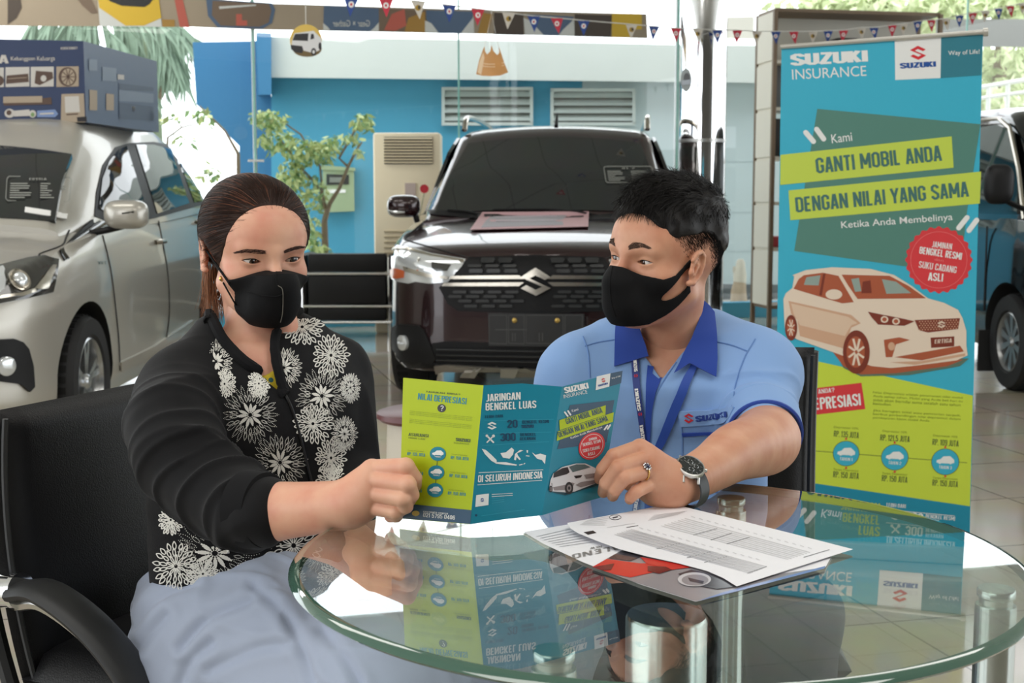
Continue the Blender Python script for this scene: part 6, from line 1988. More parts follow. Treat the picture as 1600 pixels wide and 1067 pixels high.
def fast_mesh(name, parts, mats, parent=None):
    """one mesh from several (vertices, quads, material index) parts"""
    V = np.concatenate([p for p, q_, m_ in parts]).astype(np.float32)
    off = 0; Q = []; MI = []
    for p, q_, m_ in parts:
        Q.append(np.asarray(q_) + off); MI.append(np.full(len(q_), m_, np.int32)); off += len(p)
    Q = np.concatenate(Q).astype(np.int32); MI = np.concatenate(MI)
    me = bpy.data.meshes.new(name)
    me.vertices.add(len(V)); me.vertices.foreach_set('co', V.ravel())
    me.loops.add(Q.size); me.loops.foreach_set('vertex_index', Q.ravel())
    me.polygons.add(len(Q)); me.polygons.foreach_set('loop_start', np.arange(0, Q.size, 4, dtype=np.int32))
    for m_ in mats: me.materials.append(m_)
    me.polygons.foreach_set('material_index', MI)
    me.polygons.foreach_set('use_smooth', np.ones(len(Q), dtype=bool))
    me.update(calc_edges=True)
    me.validate()
    o = bpy.data.objects.new(name, me); COL.objects.link(o)
    set_parent(o, parent)
    return o

def bvh_of(p, q_):
    return BVHTree.FromPolygons([tuple(x) for x in p], [tuple(int(i) for i in f) for f in q_])

def trace_fn(bvh, fallback=None):
    """photo point -> point on a surface as seen by the camera, with offset along its normal"""
    eye = Vector((0, 0, CAM_H))
    def f(u, v, off=0.0):
        d = ray(u, -v).normalized()
        h = bvh.ray_cast(eye, d)
        if h[0] is None:
            t = fallback or 1.9
            h = bvh.find_nearest(eye + d * t)
        n = h[1]
        if n.dot(d) > 0: n = -n
        return h[0] + n * off
    return f

def project(X, Y, Z):
    z = Z - CAM_H
    dz = Y * _c - z * _s; v = Y * _s + z * _c
    return 800 + FPX * X / dz, 533.5 - FPX * v / dz

def poly_sd(U, V, pts):
    """signed distance (photo pixels) to a polygon, negative inside"""
    d = np.full(np.broadcast(U, V).shape, 1e9, np.float32); s_ = np.ones(d.shape, np.float32)
    n = len(pts)
    for i in range(n):
        ax, ay = pts[i]; bx, by = pts[i - 1]
        ex, ey = bx - ax, by - ay
        wx, wy = U - ax, V - ay
        t = np.clip((wx * ex + wy * ey) / (ex * ex + ey * ey + 1e-9), 0, 1)
        d = np.minimum(d, (wx - ex * t) ** 2 + (wy - ey * t) ** 2)
        c1 = V >= ay; c2 = V < by; c3 = ex * wy > ey * wx
        fl = (c1 & c2 & c3) | (~c1 & ~c2 & ~c3)
        s_ = np.where(fl, -s_, s_)
    return s_ * np.sqrt(d)

_rng = np.random.RandomState(3)
_K = _rng.normal(size=(14, 3)); _K /= np.linalg.norm(_K, axis=1)[:, None]
_PH = _rng.uniform(0, 6.28, 14)

def folds(P_, freq, warp=.6):
    """smooth pseudo-random field over points (n,3)"""
    o = np.zeros(len(P_))
    for i in range(7):
        o += np.sin(P_ @ (_K[i] * freq) + _PH[i] + warp * np.sin(P_ @ (_K[i + 7] * freq * .6) + _PH[i + 7]))
    return o / 3.5

def vert_normals(p, q_):
    n = np.zeros_like(p)
    fn = np.cross(p[q_[:, 2]] - p[q_[:, 0]], p[q_[:, 3]] - p[q_[:, 1]])
    for i in range(4): np.add.at(n, q_[:, i], fn)
    return n / (np.linalg.norm(n, axis=1)[:, None] + 1e-12)

def relax(p, q_, it=3, f=.5):
    for _ in range(it):
        a = np.zeros_like(p); c = np.zeros(len(p))
        for i in range(4):
            j = (i + 1) % 4
            np.add.at(a, q_[:, i], p[q_[:, j]]); np.add.at(a, q_[:, j], p[q_[:, i]])
            np.add.at(c, q_[:, i], 1); np.add.at(c, q_[:, j], 1)
        p = p + f * (a / c[:, None] - p)
    return p

# ---------------------------------------------------------------- heads
def head_field(slim=1.0, neck=(0, .045, -.225), nr=(.047, .052)):
    """field of a head: x to its left cheek, -y the face, z up, origin between the ears at eye height"""
    F = Field((-.105, -.150, -.235), (.105, .160, .165), .00125)
    F.E((0, .016, .030), (.0755, .094, .087), .01)
    F.E((0, -.036, .030), (.063, .053, .058), .03)
    F.E((0, -.030, -.045), (.0585 * slim, .055, .070), .03)
    for s in (-1, 1):
        F.E((s * .041, -.046, -.032), (.025, .027, .024), .022)
        F.C((s * .050 * slim, -.004, -.060), (s * .018, -.062, -.103), .017, .014, .028)
    F.E((0, -.073, -.103), (.018, .014, .014), .022)
    # brow, nose, mouth
    for s in (-1, 1):
        F.C((s * .042, -.069, .017), (s * .006, -.0805, .013), .0085, .009, .014)
    F.C((0, -.083, .008), (0, -.105, -.032), .0065, .0095, .012)
    F.E((0, -.107, -.036), (.0105, .010, .009), .008)
    for s in (-1, 1):
        F.E((s * .0115, -.098, -.041), (.0075, .009, .0075), .007)
    F.E((0, -.086, -.068), (.024, .010, .014), .016)
    base = F.d.copy()
    # eye sockets and lids
    for s in (-1, 1):
        F.cE((s * .0325, -.098, -.001), (.0185, .0195, .0115), .012)
    # neck
    F.C((0, .026, -.070), neck, nr[0], nr[1], .03)
    return F, base

EYEC = (.0325, -.0665, -.001)

def add_lids(F, openings, tilt=.06):
    """eyelid bulges with an almond slit for each eye: openings = (half width, upper, lower)"""
    for s in (-1, 1):
        c = (s * EYEC[0], EYEC[1], EYEC[2])
        F.E(c, (.0142, .0142, .0138), .006)
        hw, up, lo_ = openings
        def slit(X, Y, Z, c=c, s=s):
            x = (X - c[0]); z = (Z - c[2]) - s * x * tilt - 0.0
            # two arcs meeting at the corners
            Ru = (hw * hw + up * up) / (2 * up); Rl = (hw * hw + lo_ * lo_) / (2 * lo_)
            du = np.sqrt(x * x + (z - (up - Ru)) ** 2) - Ru
            dl = np.sqrt(x * x + (z + (lo_ - Rl)) ** 2) - Rl
            d = np.maximum(du, dl)
            return np.maximum(d, Y - (c[1] - .002)) + 0 * Z
        F.carve(slit, (c[0] - .02, c[1] - .03, c[2] - .014), (c[0] + .02, c[1] + .004, c[2] + .014), .0012)

def add_ear(F, s, y=.008, z=-.012, out=.35, sc=1.0):
    a = s * out
    ex = np.array([math.cos(a) * s, math.sin(abs(a)), 0])           # outwards
    ey = np.array([-math.sin(abs(a)) * s, math.cos(a), 0])          # to the rear of the shell
    ez = np.array([0, .2, .98]); ez /= np.linalg.norm(ez)
    ey = ey - ez * ey.dot(ez); ey /= np.linalg.norm(ey); ex = np.cross(ey, ez)
    if ex[0] * s < 0: ex = -ex
    c0 = np.array([s * .0755, y, z])
    L = lambda o, b, h: c0 + (ex * o + ey * b + ez * h) * sc
    F.E(L(.003, .009, .004), (.0055 * sc, .0155 * sc, .026 * sc), .006, np.stack([ex, ey, ez], 1))
    rim = [L(.003, -.006, .016), L(.006, 0, .028), L(.0075, .011, .0325), L(.0085, .021, .027), L(.009, .0245, .013), L(.0085, .0215, -.002), L(.007, .014, -.014), L(.005, .006, -.021), L(.003, -.001, -.023)]
    F.chain(rim, [.003 * sc, .0034 * sc, .0036 * sc, .0038 * sc, .0038 * sc, .0036 * sc, .0042 * sc, .0058 * sc, .0052 * sc], .003)
    F.cE(L(.0085, .008, .002), (.006 * sc, .0095 * sc, .013 * sc), .004, np.stack([ex, ey, ez], 1))
    F.cE(L(.0095, .0125, .019), (.0045 * sc, .007 * sc, .008 * sc), .003, np.stack([ex, ey, ez], 1))
    F.C(L(.006, .004, -.008), L(.0062, .012, .010), .0026 * sc, .0026 * sc, .003)
    F.E(L(.004, -.004, -.004), (.004 * sc, .0045 * sc, .006 * sc), .003)
    return L

def pose(px_, py_, Y, yaw, pitch, roll, sc=1.0):
    """head matrix: yaw turns the face towards picture right, pitch nods down, roll tips the crown"""
    M = Matrix.Rotation(yaw, 4, 'Z') @ Matrix.Rotation(pitch, 4, 'X') @ Matrix.Rotation(roll, 4, 'Y')
    return Matrix.Translation(P(px_, py_, Y)) @ M @ Matrix.Scale(sc, 4)

SCLERA = mat('eye_white', srgb(226, 218, 212), .12, coat=.6)
IRIS = mat('iris_brown', srgb(58, 36, 26), .1, coat=1)
PUPIL = mat('pupil', (.004, .004, .004), .08, coat=1)

def eyeball(M, s, gaze, parent, r=.0125):
    g = Vector(gaze).normalized()
    zq = Vector((0, 0, 1)).rotation_difference(g).to_matrix()
    V = []; F = []; mi = []
    angs = [0, 7, 13, 14, 20, 26, 30.5, 31, 36, 45, 60, 80, 100, 130, 180]
    n = 32
    for a in angs:
        for k in range(n):
            t = R(a); b = 2 * PI * k / n
            q_ = Vector((math.sin(t) * math.cos(b), math.sin(t) * math.sin(b), math.cos(t))) * r
            V.append(M @ (Vector((s * EYEC[0], EYEC[1], EYEC[2])) + zq @ q_))
    for i in range(len(angs) - 1):
        for k in range(n):
            F.append((i * n + k, i * n + (k + 1) % n, (i + 1) * n + (k + 1) % n, (i + 1) * n + k)); mi.append(2 if angs[i + 1] <= 13 else 1 if angs[i + 1] <= 30.5 else 0)
    o = mesh_obj('eye', V, F, [SCLERA, IRIS, PUPIL], parent, mi, True, 0)
    return o

class Strands:
    """many thin tapering hairs collected into one mesh"""
    def __init__(s): s.V = []; s.Q = []; s.n = 0
    def add(s, pts, r0, r1=None):
        pts = np.asarray(pts, float); L = len(pts)
        r1 = r0 * .25 if r1 is None else r1
        t = np.gradient(pts, axis=0); t /= np.linalg.norm(t, axis=1)[:, None] + 1e-12
        a = np.cross(t, np.array([.3, .5, .81])); a /= np.linalg.norm(a, axis=1)[:, None] + 1e-9
        b = np.cross(t, a)
        rr = np.linspace(r0, r1, L)[:, None]
        for k in range(3):
            an = 2 * PI * k / 3
            s.V.append(pts + rr * (a * math.cos(an) + b * math.sin(an)))
        i = np.arange(L - 1)
        for k in range(3):
            k2 = (k + 1) % 3
            s.Q.append(np.stack([s.n + k * L + i, s.n + k2 * L + i, s.n + k2 * L + i + 1, s.n + k * L + i + 1], 1))
        s.n += 3 * L
    def part(s, m_=0):
        return (np.concatenate(s.V), np.concatenate(s.Q), m_)

def skin_mat(name, col, red, amount=.10):
    m = mat(name, col, .46, sss=.12, spec=.4)
    nt = m.node_tree; N, L = nt.nodes, nt.links; b = N['Principled BSDF']
    tc = N.new('ShaderNodeTexCoord')
    n1 = N.new('ShaderNodeTexNoise'); n1.inputs['Scale'].default_value = 26; n1.inputs['Detail'].default_value = 5
    L.new(tc.outputs['Object'], n1.inputs['Vector'])
    mx = N.new('ShaderNodeMix'); mx.data_type = 'RGBA'
    mx.inputs[6].default_value = (*col, 1); mx.inputs[7].default_value = (*red, 1)
    rm = N.new('ShaderNodeMapRange'); rm.inputs[1].default_value = .3; rm.inputs[2].default_value = .75; rm.inputs[4].default_value = .8
    L.new(n1.outputs['Fac'], rm.inputs[0]); L.new(rm.outputs[0], mx.inputs[0])
    L.new(mx.outputs[2], b.inputs['Base Color'])
    n2 = N.new('ShaderNodeTexNoise'); n2.inputs['Scale'].default_value = 650; n2.inputs['Detail'].default_value = 3
    L.new(tc.outputs['Object'], n2.inputs['Vector'])
    bp_2 = N.new('ShaderNodeBump'); bp_2.inputs['Strength'].default_value = amount; bp_2.inputs['Distance'].default_value = .001
    L.new(n2.outputs['Fac'], bp_2.inputs['Height']); L.new(bp_2.outputs[0], b.inputs['Normal'])
    return m

# ---------------------------------------------------------------- people
def A3(v): return np.array([v[0], v[1], v[2]], float)
def PA(*a): return A3(P(*a))

def torso_fn(zs, cs, a_, b_, side, front, dz=0.0, grow=0.0):
    zs = np.array(zs); cs = np.array(cs)
    def fn(X, Y, Z):
        z = Z - dz
        cx = np.interp(z, zs, cs[:, 0]); cy = np.interp(z, zs, cs[:, 1])
        a = np.interp(z, zs, a_) + grow; b = np.interp(z, zs, b_) + grow
        dx, dy = X - cx, Y - cy
        u = dx * side[0] + dy * side[1]; v = dx * front[0] + dy * front[1]
        d = (np.sqrt((u / a) ** 2 + (v / b) ** 2) - 1) * np.minimum(a, b) * .95
        return np.maximum(d, np.maximum(z - (zs[-1] + grow), (zs[0] - grow) - z))
    lo = (cs[:, 0].min() - max(a_) - .03, cs[:, 1].min() - max(a_) - .03, zs[0] - .02)
    hi = (cs[:, 0].max() + max(a_) + .03, cs[:, 1].max() + max(a_) + .03, zs[-1] + .02)
    return fn, lo, hi

def cloth(F, fold_amp, freq, it=2, fine=.0006, mask=None):
    p, q_ = F.mesh()
    p = relax(p, q_, it)
    n = vert_normals(p, q_)
    f = folds(p, freq)
    r = (1 - np.abs(f)) ** 2
    w = 1.0 if mask is None else mask(p)
    p = p + n * ((fold_amp * (r - .45)) * w + fine * folds(p, freq * 4.2))[:, None]
    return relax(p, q_, 1, .4), q_

def creases(p, q_, path, amp, lo_, hi_, lam, seed=0.0):
    """gathered folds running round a sleeve between two distances along it"""
    path = [np.array(a, float) for a in path]
    best = np.full(len(p), 1e9); tt = np.zeros(len(p)); acc = 0.0
    for a, b in zip(path[:-1], path[1:]):
        ab = b - a; L = np.linalg.norm(ab)
        t = np.clip((p - a) @ ab / L ** 2, 0, 1)
        d = np.linalg.norm(p - a - t[:, None] * ab, axis=1)
        u = d < best; best[u] = d[u]; tt[u] = acc + t[u] * L; acc += L
    ph = tt / lam + .9 * folds(p + seed, 16) + .35 * folds(p + seed, 40)
    r = (1 - np.abs(np.sin(PI * ph))) ** 2
    w = np.clip((tt - lo_) / .05, 0, 1) * np.clip((hi_ - tt) / .03, 0, 1) * np.clip((.085 - best) / .02, 0, 1)
    w = w * (.45 + .55 * np.clip(folds(p + seed + 3, 11) + .4, 0, 1))
    return relax(p + vert_normals(p, q_) * (amp * (r - .3) * w)[:, None], q_, 1, .3)

def ribbon(V, Q, fn, pts, w, off):
    """flat stroke following a photo polyline on a surface"""
    k0 = len(V)
    prev = None
    pts = [Vector(p) for p in pts]
    for i in range(len(pts)):
        d = pts[min(i + 1, len(pts) - 1)] - pts[max(i - 1, 0)]
        if d.length < 1e-9: d = Vector((1, 0))
        d.normalize(); n = Vector((-d.y, d.x)) * w / 2
        a = fn(pts[i].x + n.x, -(pts[i].y + n.y), off); b = fn(pts[i].x - n.x, -(pts[i].y - n.y), off)
        V += [a, b]
    for i in range(len(pts) - 1):
        k = k0 + 2 * i
        if (V[k] - V[k + 2]).length < .02:
            Q.append((k, k + 1, k + 3, k + 2))

# ================================================================ the woman
SKINW = skin_mat('skin_woman', srgb(226, 176, 148), srgb(212, 142, 120))
SKINM = skin_mat('skin_man', srgb(214, 162, 132), srgb(194, 130, 102))
MASKB = mat('black_mask_cloth', (.0055, .0055, .006), .8, spec=.2, bump=(900, .15))
JACKET = mat('black_jacket_cloth', (.006, .006, .007), .8, sheen=.06, spec=.2, bump=(1200, .2))
RIBK = mat('black_rib_knit', (.006, .006, .007), .9, sheen=.03, spec=.2)
PRINTW = mat('flower_print_white', srgb(226, 224, 216), .7)
SKIRT = mat('grey_blue_skirt', srgb(160, 170, 190), .8, sheen=.15, noise=(5, .05))
HAIRW = mat('brown_hair', srgb(46, 27, 19), .5, spec=.22, noise=(60, .5))
HAIRL = mat('light_brown_hair', srgb(150, 98, 62), .42, spec=.5)
HAIRM = mat('black_hair', srgb(20, 17, 16), .5, spec=.3)
GOLD = mat('gold', srgb(226, 186, 110), .18, 1.0)

MW = pose(400, 391, 1.905, R(30), R(9), R(-1), .935)
def local(M, w):
    q_ = M.inverted() @ Vector(w); return (q_.x, q_.y, q_.z)
def squash(p, f):
    p = p.copy(); z = p[:, 2]; p[:, 2] = np.where(z < -.004, -.004 + (z + .004) * f, np.where(z > .02, .02 + (z - .02) * (1 - .6 * (1 - f)), z)); return p
SQW, SQM = .85, .90
_nk = local(MW, (-.374, 1.915, .855)); F, base = head_field(.90, (_nk[0], _nk[1], max(-.23, _nk[2] / SQW)))
base_w = F.d.copy()
add_lids(F, (.0142, .0040, .0036), .09)
LE = add_ear(F, -1, .014); add_ear(F, 1, .014)
hp, hq = F.mesh(); hp = squash(hp, SQW)
hpw = hp @ np.array(MW)[:3, :3].T + np.array(MW)[:3, 3]

# torso under the jacket, arms and hands
fw = np.array([.70, -.71]); sw_ = np.array([-.71, -.70])
WZ = [.55, .62, .70, .78, .84, .885, .93]
WC = [(-.39, 1.93), (-.388, 1.93), (-.384, 1.925), (-.378, 1.92), (-.374, 1.915), (-.372, 1.912), (-.370, 1.91)]
WA = [.172, .176, .174, .172, .160, .128, .080]
WB = [.140, .142, .138, .142, .128, .105, .070]
shR = np.array([-.472, 1.815, .852]); shL = np.array([-.278, 2.00, .855])
B = Field((-.75, 1.40, .50), (.0, 2.2, 1.0), .004)
t_, lo, hi = torso_fn(WZ, WC, WA, WB, sw_, fw, 0, -.014)
B.union(t_, lo, hi)
B.C(shR, shL, .05, .05, .05)
B.C((-.372, 1.91, .86), (-.376, 1.912, .97), .055, .05, .04)
bp_w, bq_w = B.mesh(); bp_w = relax(bp_w, bq_w, 2)
el = PA(316, 760, 1.655); wr = PA(548, 786, 1.53)
Hd = Field((-.46, 1.44, .66), (-.08, 1.72, .86), .00115)
fa = [el, PA(400, 797, 1.60), PA(450, 797, 1.572), PA(505, 792, 1.548), wr, PA(566, 775, 1.528)]
Hd.limb(fa, [.042, .040, .0355, .0315, .0285, .026], .02)
fing = {'i': ([(581, 733, 1.528), (634, 729, 1.498), (647.5, 747, 1.506), (648.5, 758, 1.524)], [.0118, .0108, .0092, .0082]),
        'm': ([(577, 749, 1.520), (637, 757, 1.487), (643, 773, 1.494), (639, 782, 1.514)], [.0118, .0106, .0092, .0082]),
        'r': ([(573, 768, 1.520), (630, 779, 1.486), (634, 791, 1.494), (627, 796, 1.514)], [.0112, .010, .0088, .008]),
        'p': ([(570, 789, 1.524), (618, 800, 1.497), (619, 806, 1.506), (610, 807, 1.518)], [.0105, .0088, .0078, .0072])}
for k, (pts, rs) in fing.items():
    Hd.C(wr + np.array([0, 0, .006 if k in 'im' else -.006]), PA(*pts[0]), .018, .0125, .016)
for k, (pts, rs) in fing.items():
    G = Hd.like()
    G.chain([PA(*p) for p in pts], rs, .003)
    g = G.d; a = Hd.d; kk = .0018
    tt = np.maximum(kk - np.abs(a - g), 0) / kk
    Hd.d = np.minimum(a, g) - tt * tt * kk * .25
Hd.chain([PA(560, 775, 1.55), PA(590, 765, 1.562), PA(622, 752, 1.566), PA(644, 748, 1.560)], [.017, .0135, .0105, .009], .008)
for (a, b) in ((581, 733), (577, 749), (573, 768), (570, 789)):
    pass
hdp, hdq = Hd.mesh(); hdp = relax(hdp, hdq, 1, .4); _k = np.clip((wr[0] - .01 - hdp[:, 0]) / .05, 0, 1); _r = relax(hdp, hdq, 60, .7); hdp = hdp + (_r - hdp) * _k[:, None]
# far arm, resting behind the brochure
el2 = PA(546, 740, 1.93); wr2 = PA(572, 838, 1.745)
H2 = Field((-.40, 1.6, .55), (-.10, 2.0, .85), .0022)
H2.chain([el2, PA(566, 800, 1.83), wr2], [.04, .035, .028], .02)
H2.E(PA(576, 862, 1.70), (.036, .046, .02), .02)
for i in range(4):
    b0 = PA(556 + i * 14, 880, 1.672); H2.chain([b0, b0 + np.array([.006, -.035, -.012]), b0 + np.array([.01, -.055, -.026])], [.0095, .0088, .0075], .006)
H2.chain([PA(604, 866, 1.70), PA(620, 884, 1.67), PA(624, 898, 1.65)], [.012, .0105, .0085], .008)
h2p, h2q = H2.mesh(); h2p = relax(h2p, h2q, 2)
woman = fast_mesh('person', [(hpw, hq, 0), (bp_w, bq_w, 0), (hdp, hdq, 0), (h2p, h2q, 0)], [SKINW])
tag(woman, 'woman in a black flower printed jacket and black mask holding the brochure', 'person')
bw = bvh_of(hpw, hq); fh = trace_fn(bw)

for s, nm in ((-1, 'eye'), (1, 'eye')):
    eyeball(MW, s, (.14, -1, -.20), woman)
# brows, lashes
BROW = mat('eyebrow_dark', srgb(70, 46, 36), .8)
LASH = mat('lash_black', (.008, .006, .005), .7)
def brow(px_pts, fn, parent, hairs, seed, dr):
    rnd = random.Random(seed)
    st = Strands()
    us = [p[0] for p in px_pts]
    top, bot = px_pts, None
    return st
def brow_band(fn, up, lo_, n, parent, mt, lean, seed):
    """short hairs filling the band between two photo polylines"""
    rnd = random.Random(seed); st = Strands()
    up = [Vector(p) for p in catmull(up, 6)]; lo_ = [Vector(p) for p in catmull(lo_, 6)]
    for i in range(n):
        t = rnd.random(); j = min(int(t * (len(up) - 1)), len(up) - 2); f = t * (len(up) - 1) - j
        a = up[j].lerp(up[j + 1], f); j2 = min(int(t * (len(lo_) - 1)), len(lo_) - 2); f2 = t * (len(lo_) - 1) - j2
        b = lo_[j2].lerp(lo_[j2 + 1], f2)
        s0 = rnd.random()
        p = b.lerp(a, s0); dirv = (up[j + 1] - up[j]).normalized() * lean * rnd.uniform(4, 7) + Vector((0, -1.6 * rnd.random() + .4))
        pts = [fn(p.x, -p.y, .0003), fn(p.x + dirv.x * .5, -(p.y + dirv.y * .5), .0009), fn(p.x + dirv.x, -(p.y + dirv.y), .0006)]
        st.add([A3(x) for x in pts], .00030, .00008)
    return fast_mesh('eyebrow', [st.part()], [mt], parent)
brow_band(fh, [(369, 393), (382, 390), (396, 389.5), (416, 391)], [(371, 394.5), (384, 394.5), (398, 395.5), (416, 397)], 230, woman, BROW, -1, 1)
brow_band(fh, [(443, 391.5), (452, 388), (463, 385), (473, 385)], [(443, 396), (452, 393), (463, 389.5), (473, 387)], 210, woman, BROW, 1, 2)
def lash_line(M, s, op, tilt, parent, thick=.0011):
    hw, up, lo_ = op
    Ru = (hw * hw + up * up) / (2 * up)
    m = MB(); pts = []
    for t in np.linspace(-1, 1, 17):
        x = t * hw * 1.03; z = math.sqrt(max(Ru * Ru - x * x, 0)) + up - Ru + s * x * tilt
        c = Vector((s * EYEC[0], EYEC[1], EYEC[2]))
        r = .0145; y = -math.sqrt(max(r * r - x * x - z * z, 1e-6))
        pts.append(M @ (c + Vector((x, y, z))))
    m.tube(pts, [thick * (.35 + .65 * math.sin(PI * (i + 1) / 18)) for i in range(17)], LASH, 6)
    return m.build('eyelashes', parent)
for s in (-1, 1): lash_line(MW, s, (.0142, .0040, .0036), .09, woman, .0009)

# mask
def mask_mesh(F, dfield, M, sq):
    G = F.like(); G.d = dfield.astype(np.float32)
    p, q_ = G.mesh(); p = squash(relax(p, q_, 2, .4), sq)
    return p @ np.array(M)[:3, :3].T + np.array(M)[:3, 3], q_
X, Y, Z = F.xyz(tuple(slice(0, n) for n in F.n))
G = F.like(); G.d = base.copy()
G.E((0, -.082, -.048), (.030, .045, .046), .03)
G.E((0, -.080, -.085), (.028, .032, .030), .03)
zu = -.0135 - .016 * (np.abs(X) / .05) ** 1.5 + 0 * Z
yc_ = -.022 - .012 * np.clip((Z + .09) / .06, -1, 1) * 0
md = np.maximum(G.d - .0042, np.maximum(Z - zu, Y + .060 - .35 * np.maximum(-.06 - Z, 0)))
md = np.maximum(md, -.121 - Z - .0 * Y)
md = np.maximum(md, -(base - .0006))
mp, mq = mask_mesh(F, md, MW, SQW)
maskW = fast_mesh('face_mask', [(mp, mq, 0)], [MASKB], woman)
fm = trace_fn(bvh_of(mp, mq))
m = MB()
m.tube([fm(x, -y, .0006) for x, y in catmull([(432, 421), (431, 434), (434, 446)], 6)], .0011, MASKB, 6)
m.tube([fm(x, -y, .0007) for x, y in catmull([(434, 446), (441, 452), (442, 470), (441, 490), (438, 503)], 6)], .0006, mat('mask_thread', srgb(120, 116, 106), .7), 6)
m.tube([fm(x, -y, .0005) for x, y in catmull([(385, 455), (405, 461), (430, 463), (441, 460)], 6)], .0009, MASKB, 6)
m.build('seam', maskW)
bw2 = bvh_of(np.concatenate([hpw, mp]), np.concatenate([hq, mq + len(hpw)])); f2 = trace_fn(bw2)
m = MB()
def loop3(a, b, bulge, r):
    p0, p1 = f2(a[0], -a[1], .0012), f2(b[0], -b[1], .0012)
    n_ = (Vector((0, 0, CAM_H)) - p0).normalized()
    m.tube([p0.lerp(p1, t) + n_ * (bulge * math.sin(PI * t)) for t in np.linspace(0, 1, 12)], r, MASKB, 6)
loop3((359, 442), (322, 392), .006, .0018); loop3((370, 477), (333, 449), .003, .0013)
m.build('ear_loop', maskW)
ep = f2(325, -442, .002)
m = MB(); m.sphere(ep, .0032, GOLD, 14, 8)
for a, b, r in ((-1.6, -3, .002), (1.8, -2.4, .0022), (2.4, 1.4, .0018), (4.5, 3.6, .0014)): m.sphere(f2(325 + a, -442 - b, .002), r, GOLD, 10, 6)
m.build('earring', woman)

# hair combed back to a low bun
HW = F.like(); Xh, Yh, Zh = X, Y, Z
def wdist(x, y, z): return .92 * (y - np.interp(z, [-.06, -.03, -.01, .02, .05, .075, .090, .103, .12], [.02, .0, -.028, -.050, -.058, -.061, -.064, -.072, -.10]))
dist = wdist(Xh, Yh, Zh)
thick = np.clip(.0006 + .20 * dist, .0004, .0085) + .003 * np.clip((Zh - .05) / .05, 0, 1) * np.clip(dist / .05, 0, 1)
HW.d = np.maximum(base - thick, -dist).astype(np.float32)
HW.d = np.maximum(HW.d, -(Zh + .060))
er = np.sqrt(((np.abs(Xh) - .082) / .021) ** 2 + ((Yh - .012) / .0245) ** 2 + ((Zh + .017) / .034) ** 2) - 1
HW.d = np.maximum(HW.d, -er * .022)
HW.E((0, .122, -.012), (.032, .026, .032), .02)
hwp, hwq = HW.mesh(); hwp = squash(relax(hwp, hwq, 3), SQW)
cap_bvh = bvh_of(np.concatenate([hwp, hp]), np.concatenate([hwq, hq + len(hwp)]))
st = Strands(); rnd = random.Random(11); cen = Vector((0, .017, .03)); bun = (Vector((0, .118, -.006)) - cen).normalized()
stl_ = Strands()
for i in range(4200):
    d0 = Vector((rnd.gauss(0, 1), rnd.gauss(-.35, .9), rnd.gauss(.45, .8))).normalized()
    pt = cen + d0 * .09
    if wdist(pt.x, pt.y, pt.z) < rnd.choice((.004, .004, .003, .002, -.003)) or pt.z < -.045: continue
    if ((abs(pt.x) - .08) / .034) ** 2 + ((pt.y - .010) / .036) ** 2 + ((pt.z + .017) / .046) ** 2 < 1: continue
    ang = d0.angle(bun); 
    if ang < .25: continue
    fr = min(1, rnd.uniform(.5, 1.0) / ang); pts = []
    jit = rnd.uniform(0, .0016); wob = rnd.uniform(-.02, .02)
    for k in range(9):
        d = d0.slerp(bun, fr * k / 8); d = (d + Vector((0, 0, wob * math.sin(PI * k / 8)))).normalized()
        h = cap_bvh.ray_cast(cen + d * .25, -d)
        if h[0] is None or wdist(*h[0]) < -.010: break
        pts.append(h[0] + h[1] * (jit * math.sin(PI * (k + .6) / 9)))
    if len(pts) == 9:
        (stl_ if rnd.random() < .12 else st).add([A3(MW @ p) for p in pts], .00042 if wdist(pt.x, pt.y, pt.z) > .001 else .00011, .0001)
# fine hairs at the hairline
hm = np.array(MW)
hwW = hwp @ hm[:3, :3].T + hm[:3, 3]
tail = Strands()
for i in range(240):
    p0 = MW @ Vector((rnd.uniform(-.07, -.035), rnd.uniform(.035, .06), rnd.uniform(-.045, -.02)))
    L = rnd.uniform(.05, .085); dx = rnd.uniform(-.012, .012)
    tail.add([A3(p0 + Vector((dx * t * t - .002 * t, rnd.uniform(-.002, .002), -L * t))) for t in np.linspace(0, 1, 6)], .0005, .0002)
fast_mesh('hair', [(hwW, hwq, 0), (*st.part()[:2], 0), (*stl_.part()[:2], 1), (*tail.part()[:2], 2)], [HAIRW, mat('brown_hair_light', srgb(112, 66, 44), .45, spec=.3), HAIRL], woman)

# jacket
J = Field((-.72, 1.44, .50), (-.08, 2.2, 1.0), .0034)
t_, lo, hi = torso_fn(WZ, WC, WA, WB, sw_, fw)
J.union(t_, lo, hi); tors = J.d.copy()
J.C(shR * .95 + shL * .05, shL * .95 + shR * .05, .050, .050, .05)
sleeve = [shR, PA(276, 676, 1.72), PA(316, 752, 1.655), PA(382, 793, 1.60), PA(408, 796, 1.585)]
J.C(PA(338, 528, 1.885), shR, .038, .046, .03); J.C(PA(462, 524, 1.945), shL, .034, .042, .03)
J.limb(sleeve, [.060, .066, .058, .050, .046], .025)
J.chain([shL, PA(532, 640, 1.975), PA(544, 735, 1.93), PA(560, 790, 1.85)], [.050, .052, .050, .044], .025)
J.E((-.415, 1.80, .60), (.02, .02, .02), .0)
Xj, Yj, Zj = J.xyz(tuple(slice(0, n) for n in J.n))
U_, V_ = project(Xj, Yj, Zj)
vneck = [(322, 455), (342, 512), (362, 545), (394, 572), (445, 619), (431, 585), (424, 545), (430, 515), (460, 490), (440, 430)]
J.d = np.maximum(J.d, -poly_sd(U_, V_, vneck) / 1070 + np.where(Yj < 1.97, 0, -1))
axis_el = sleeve[2]
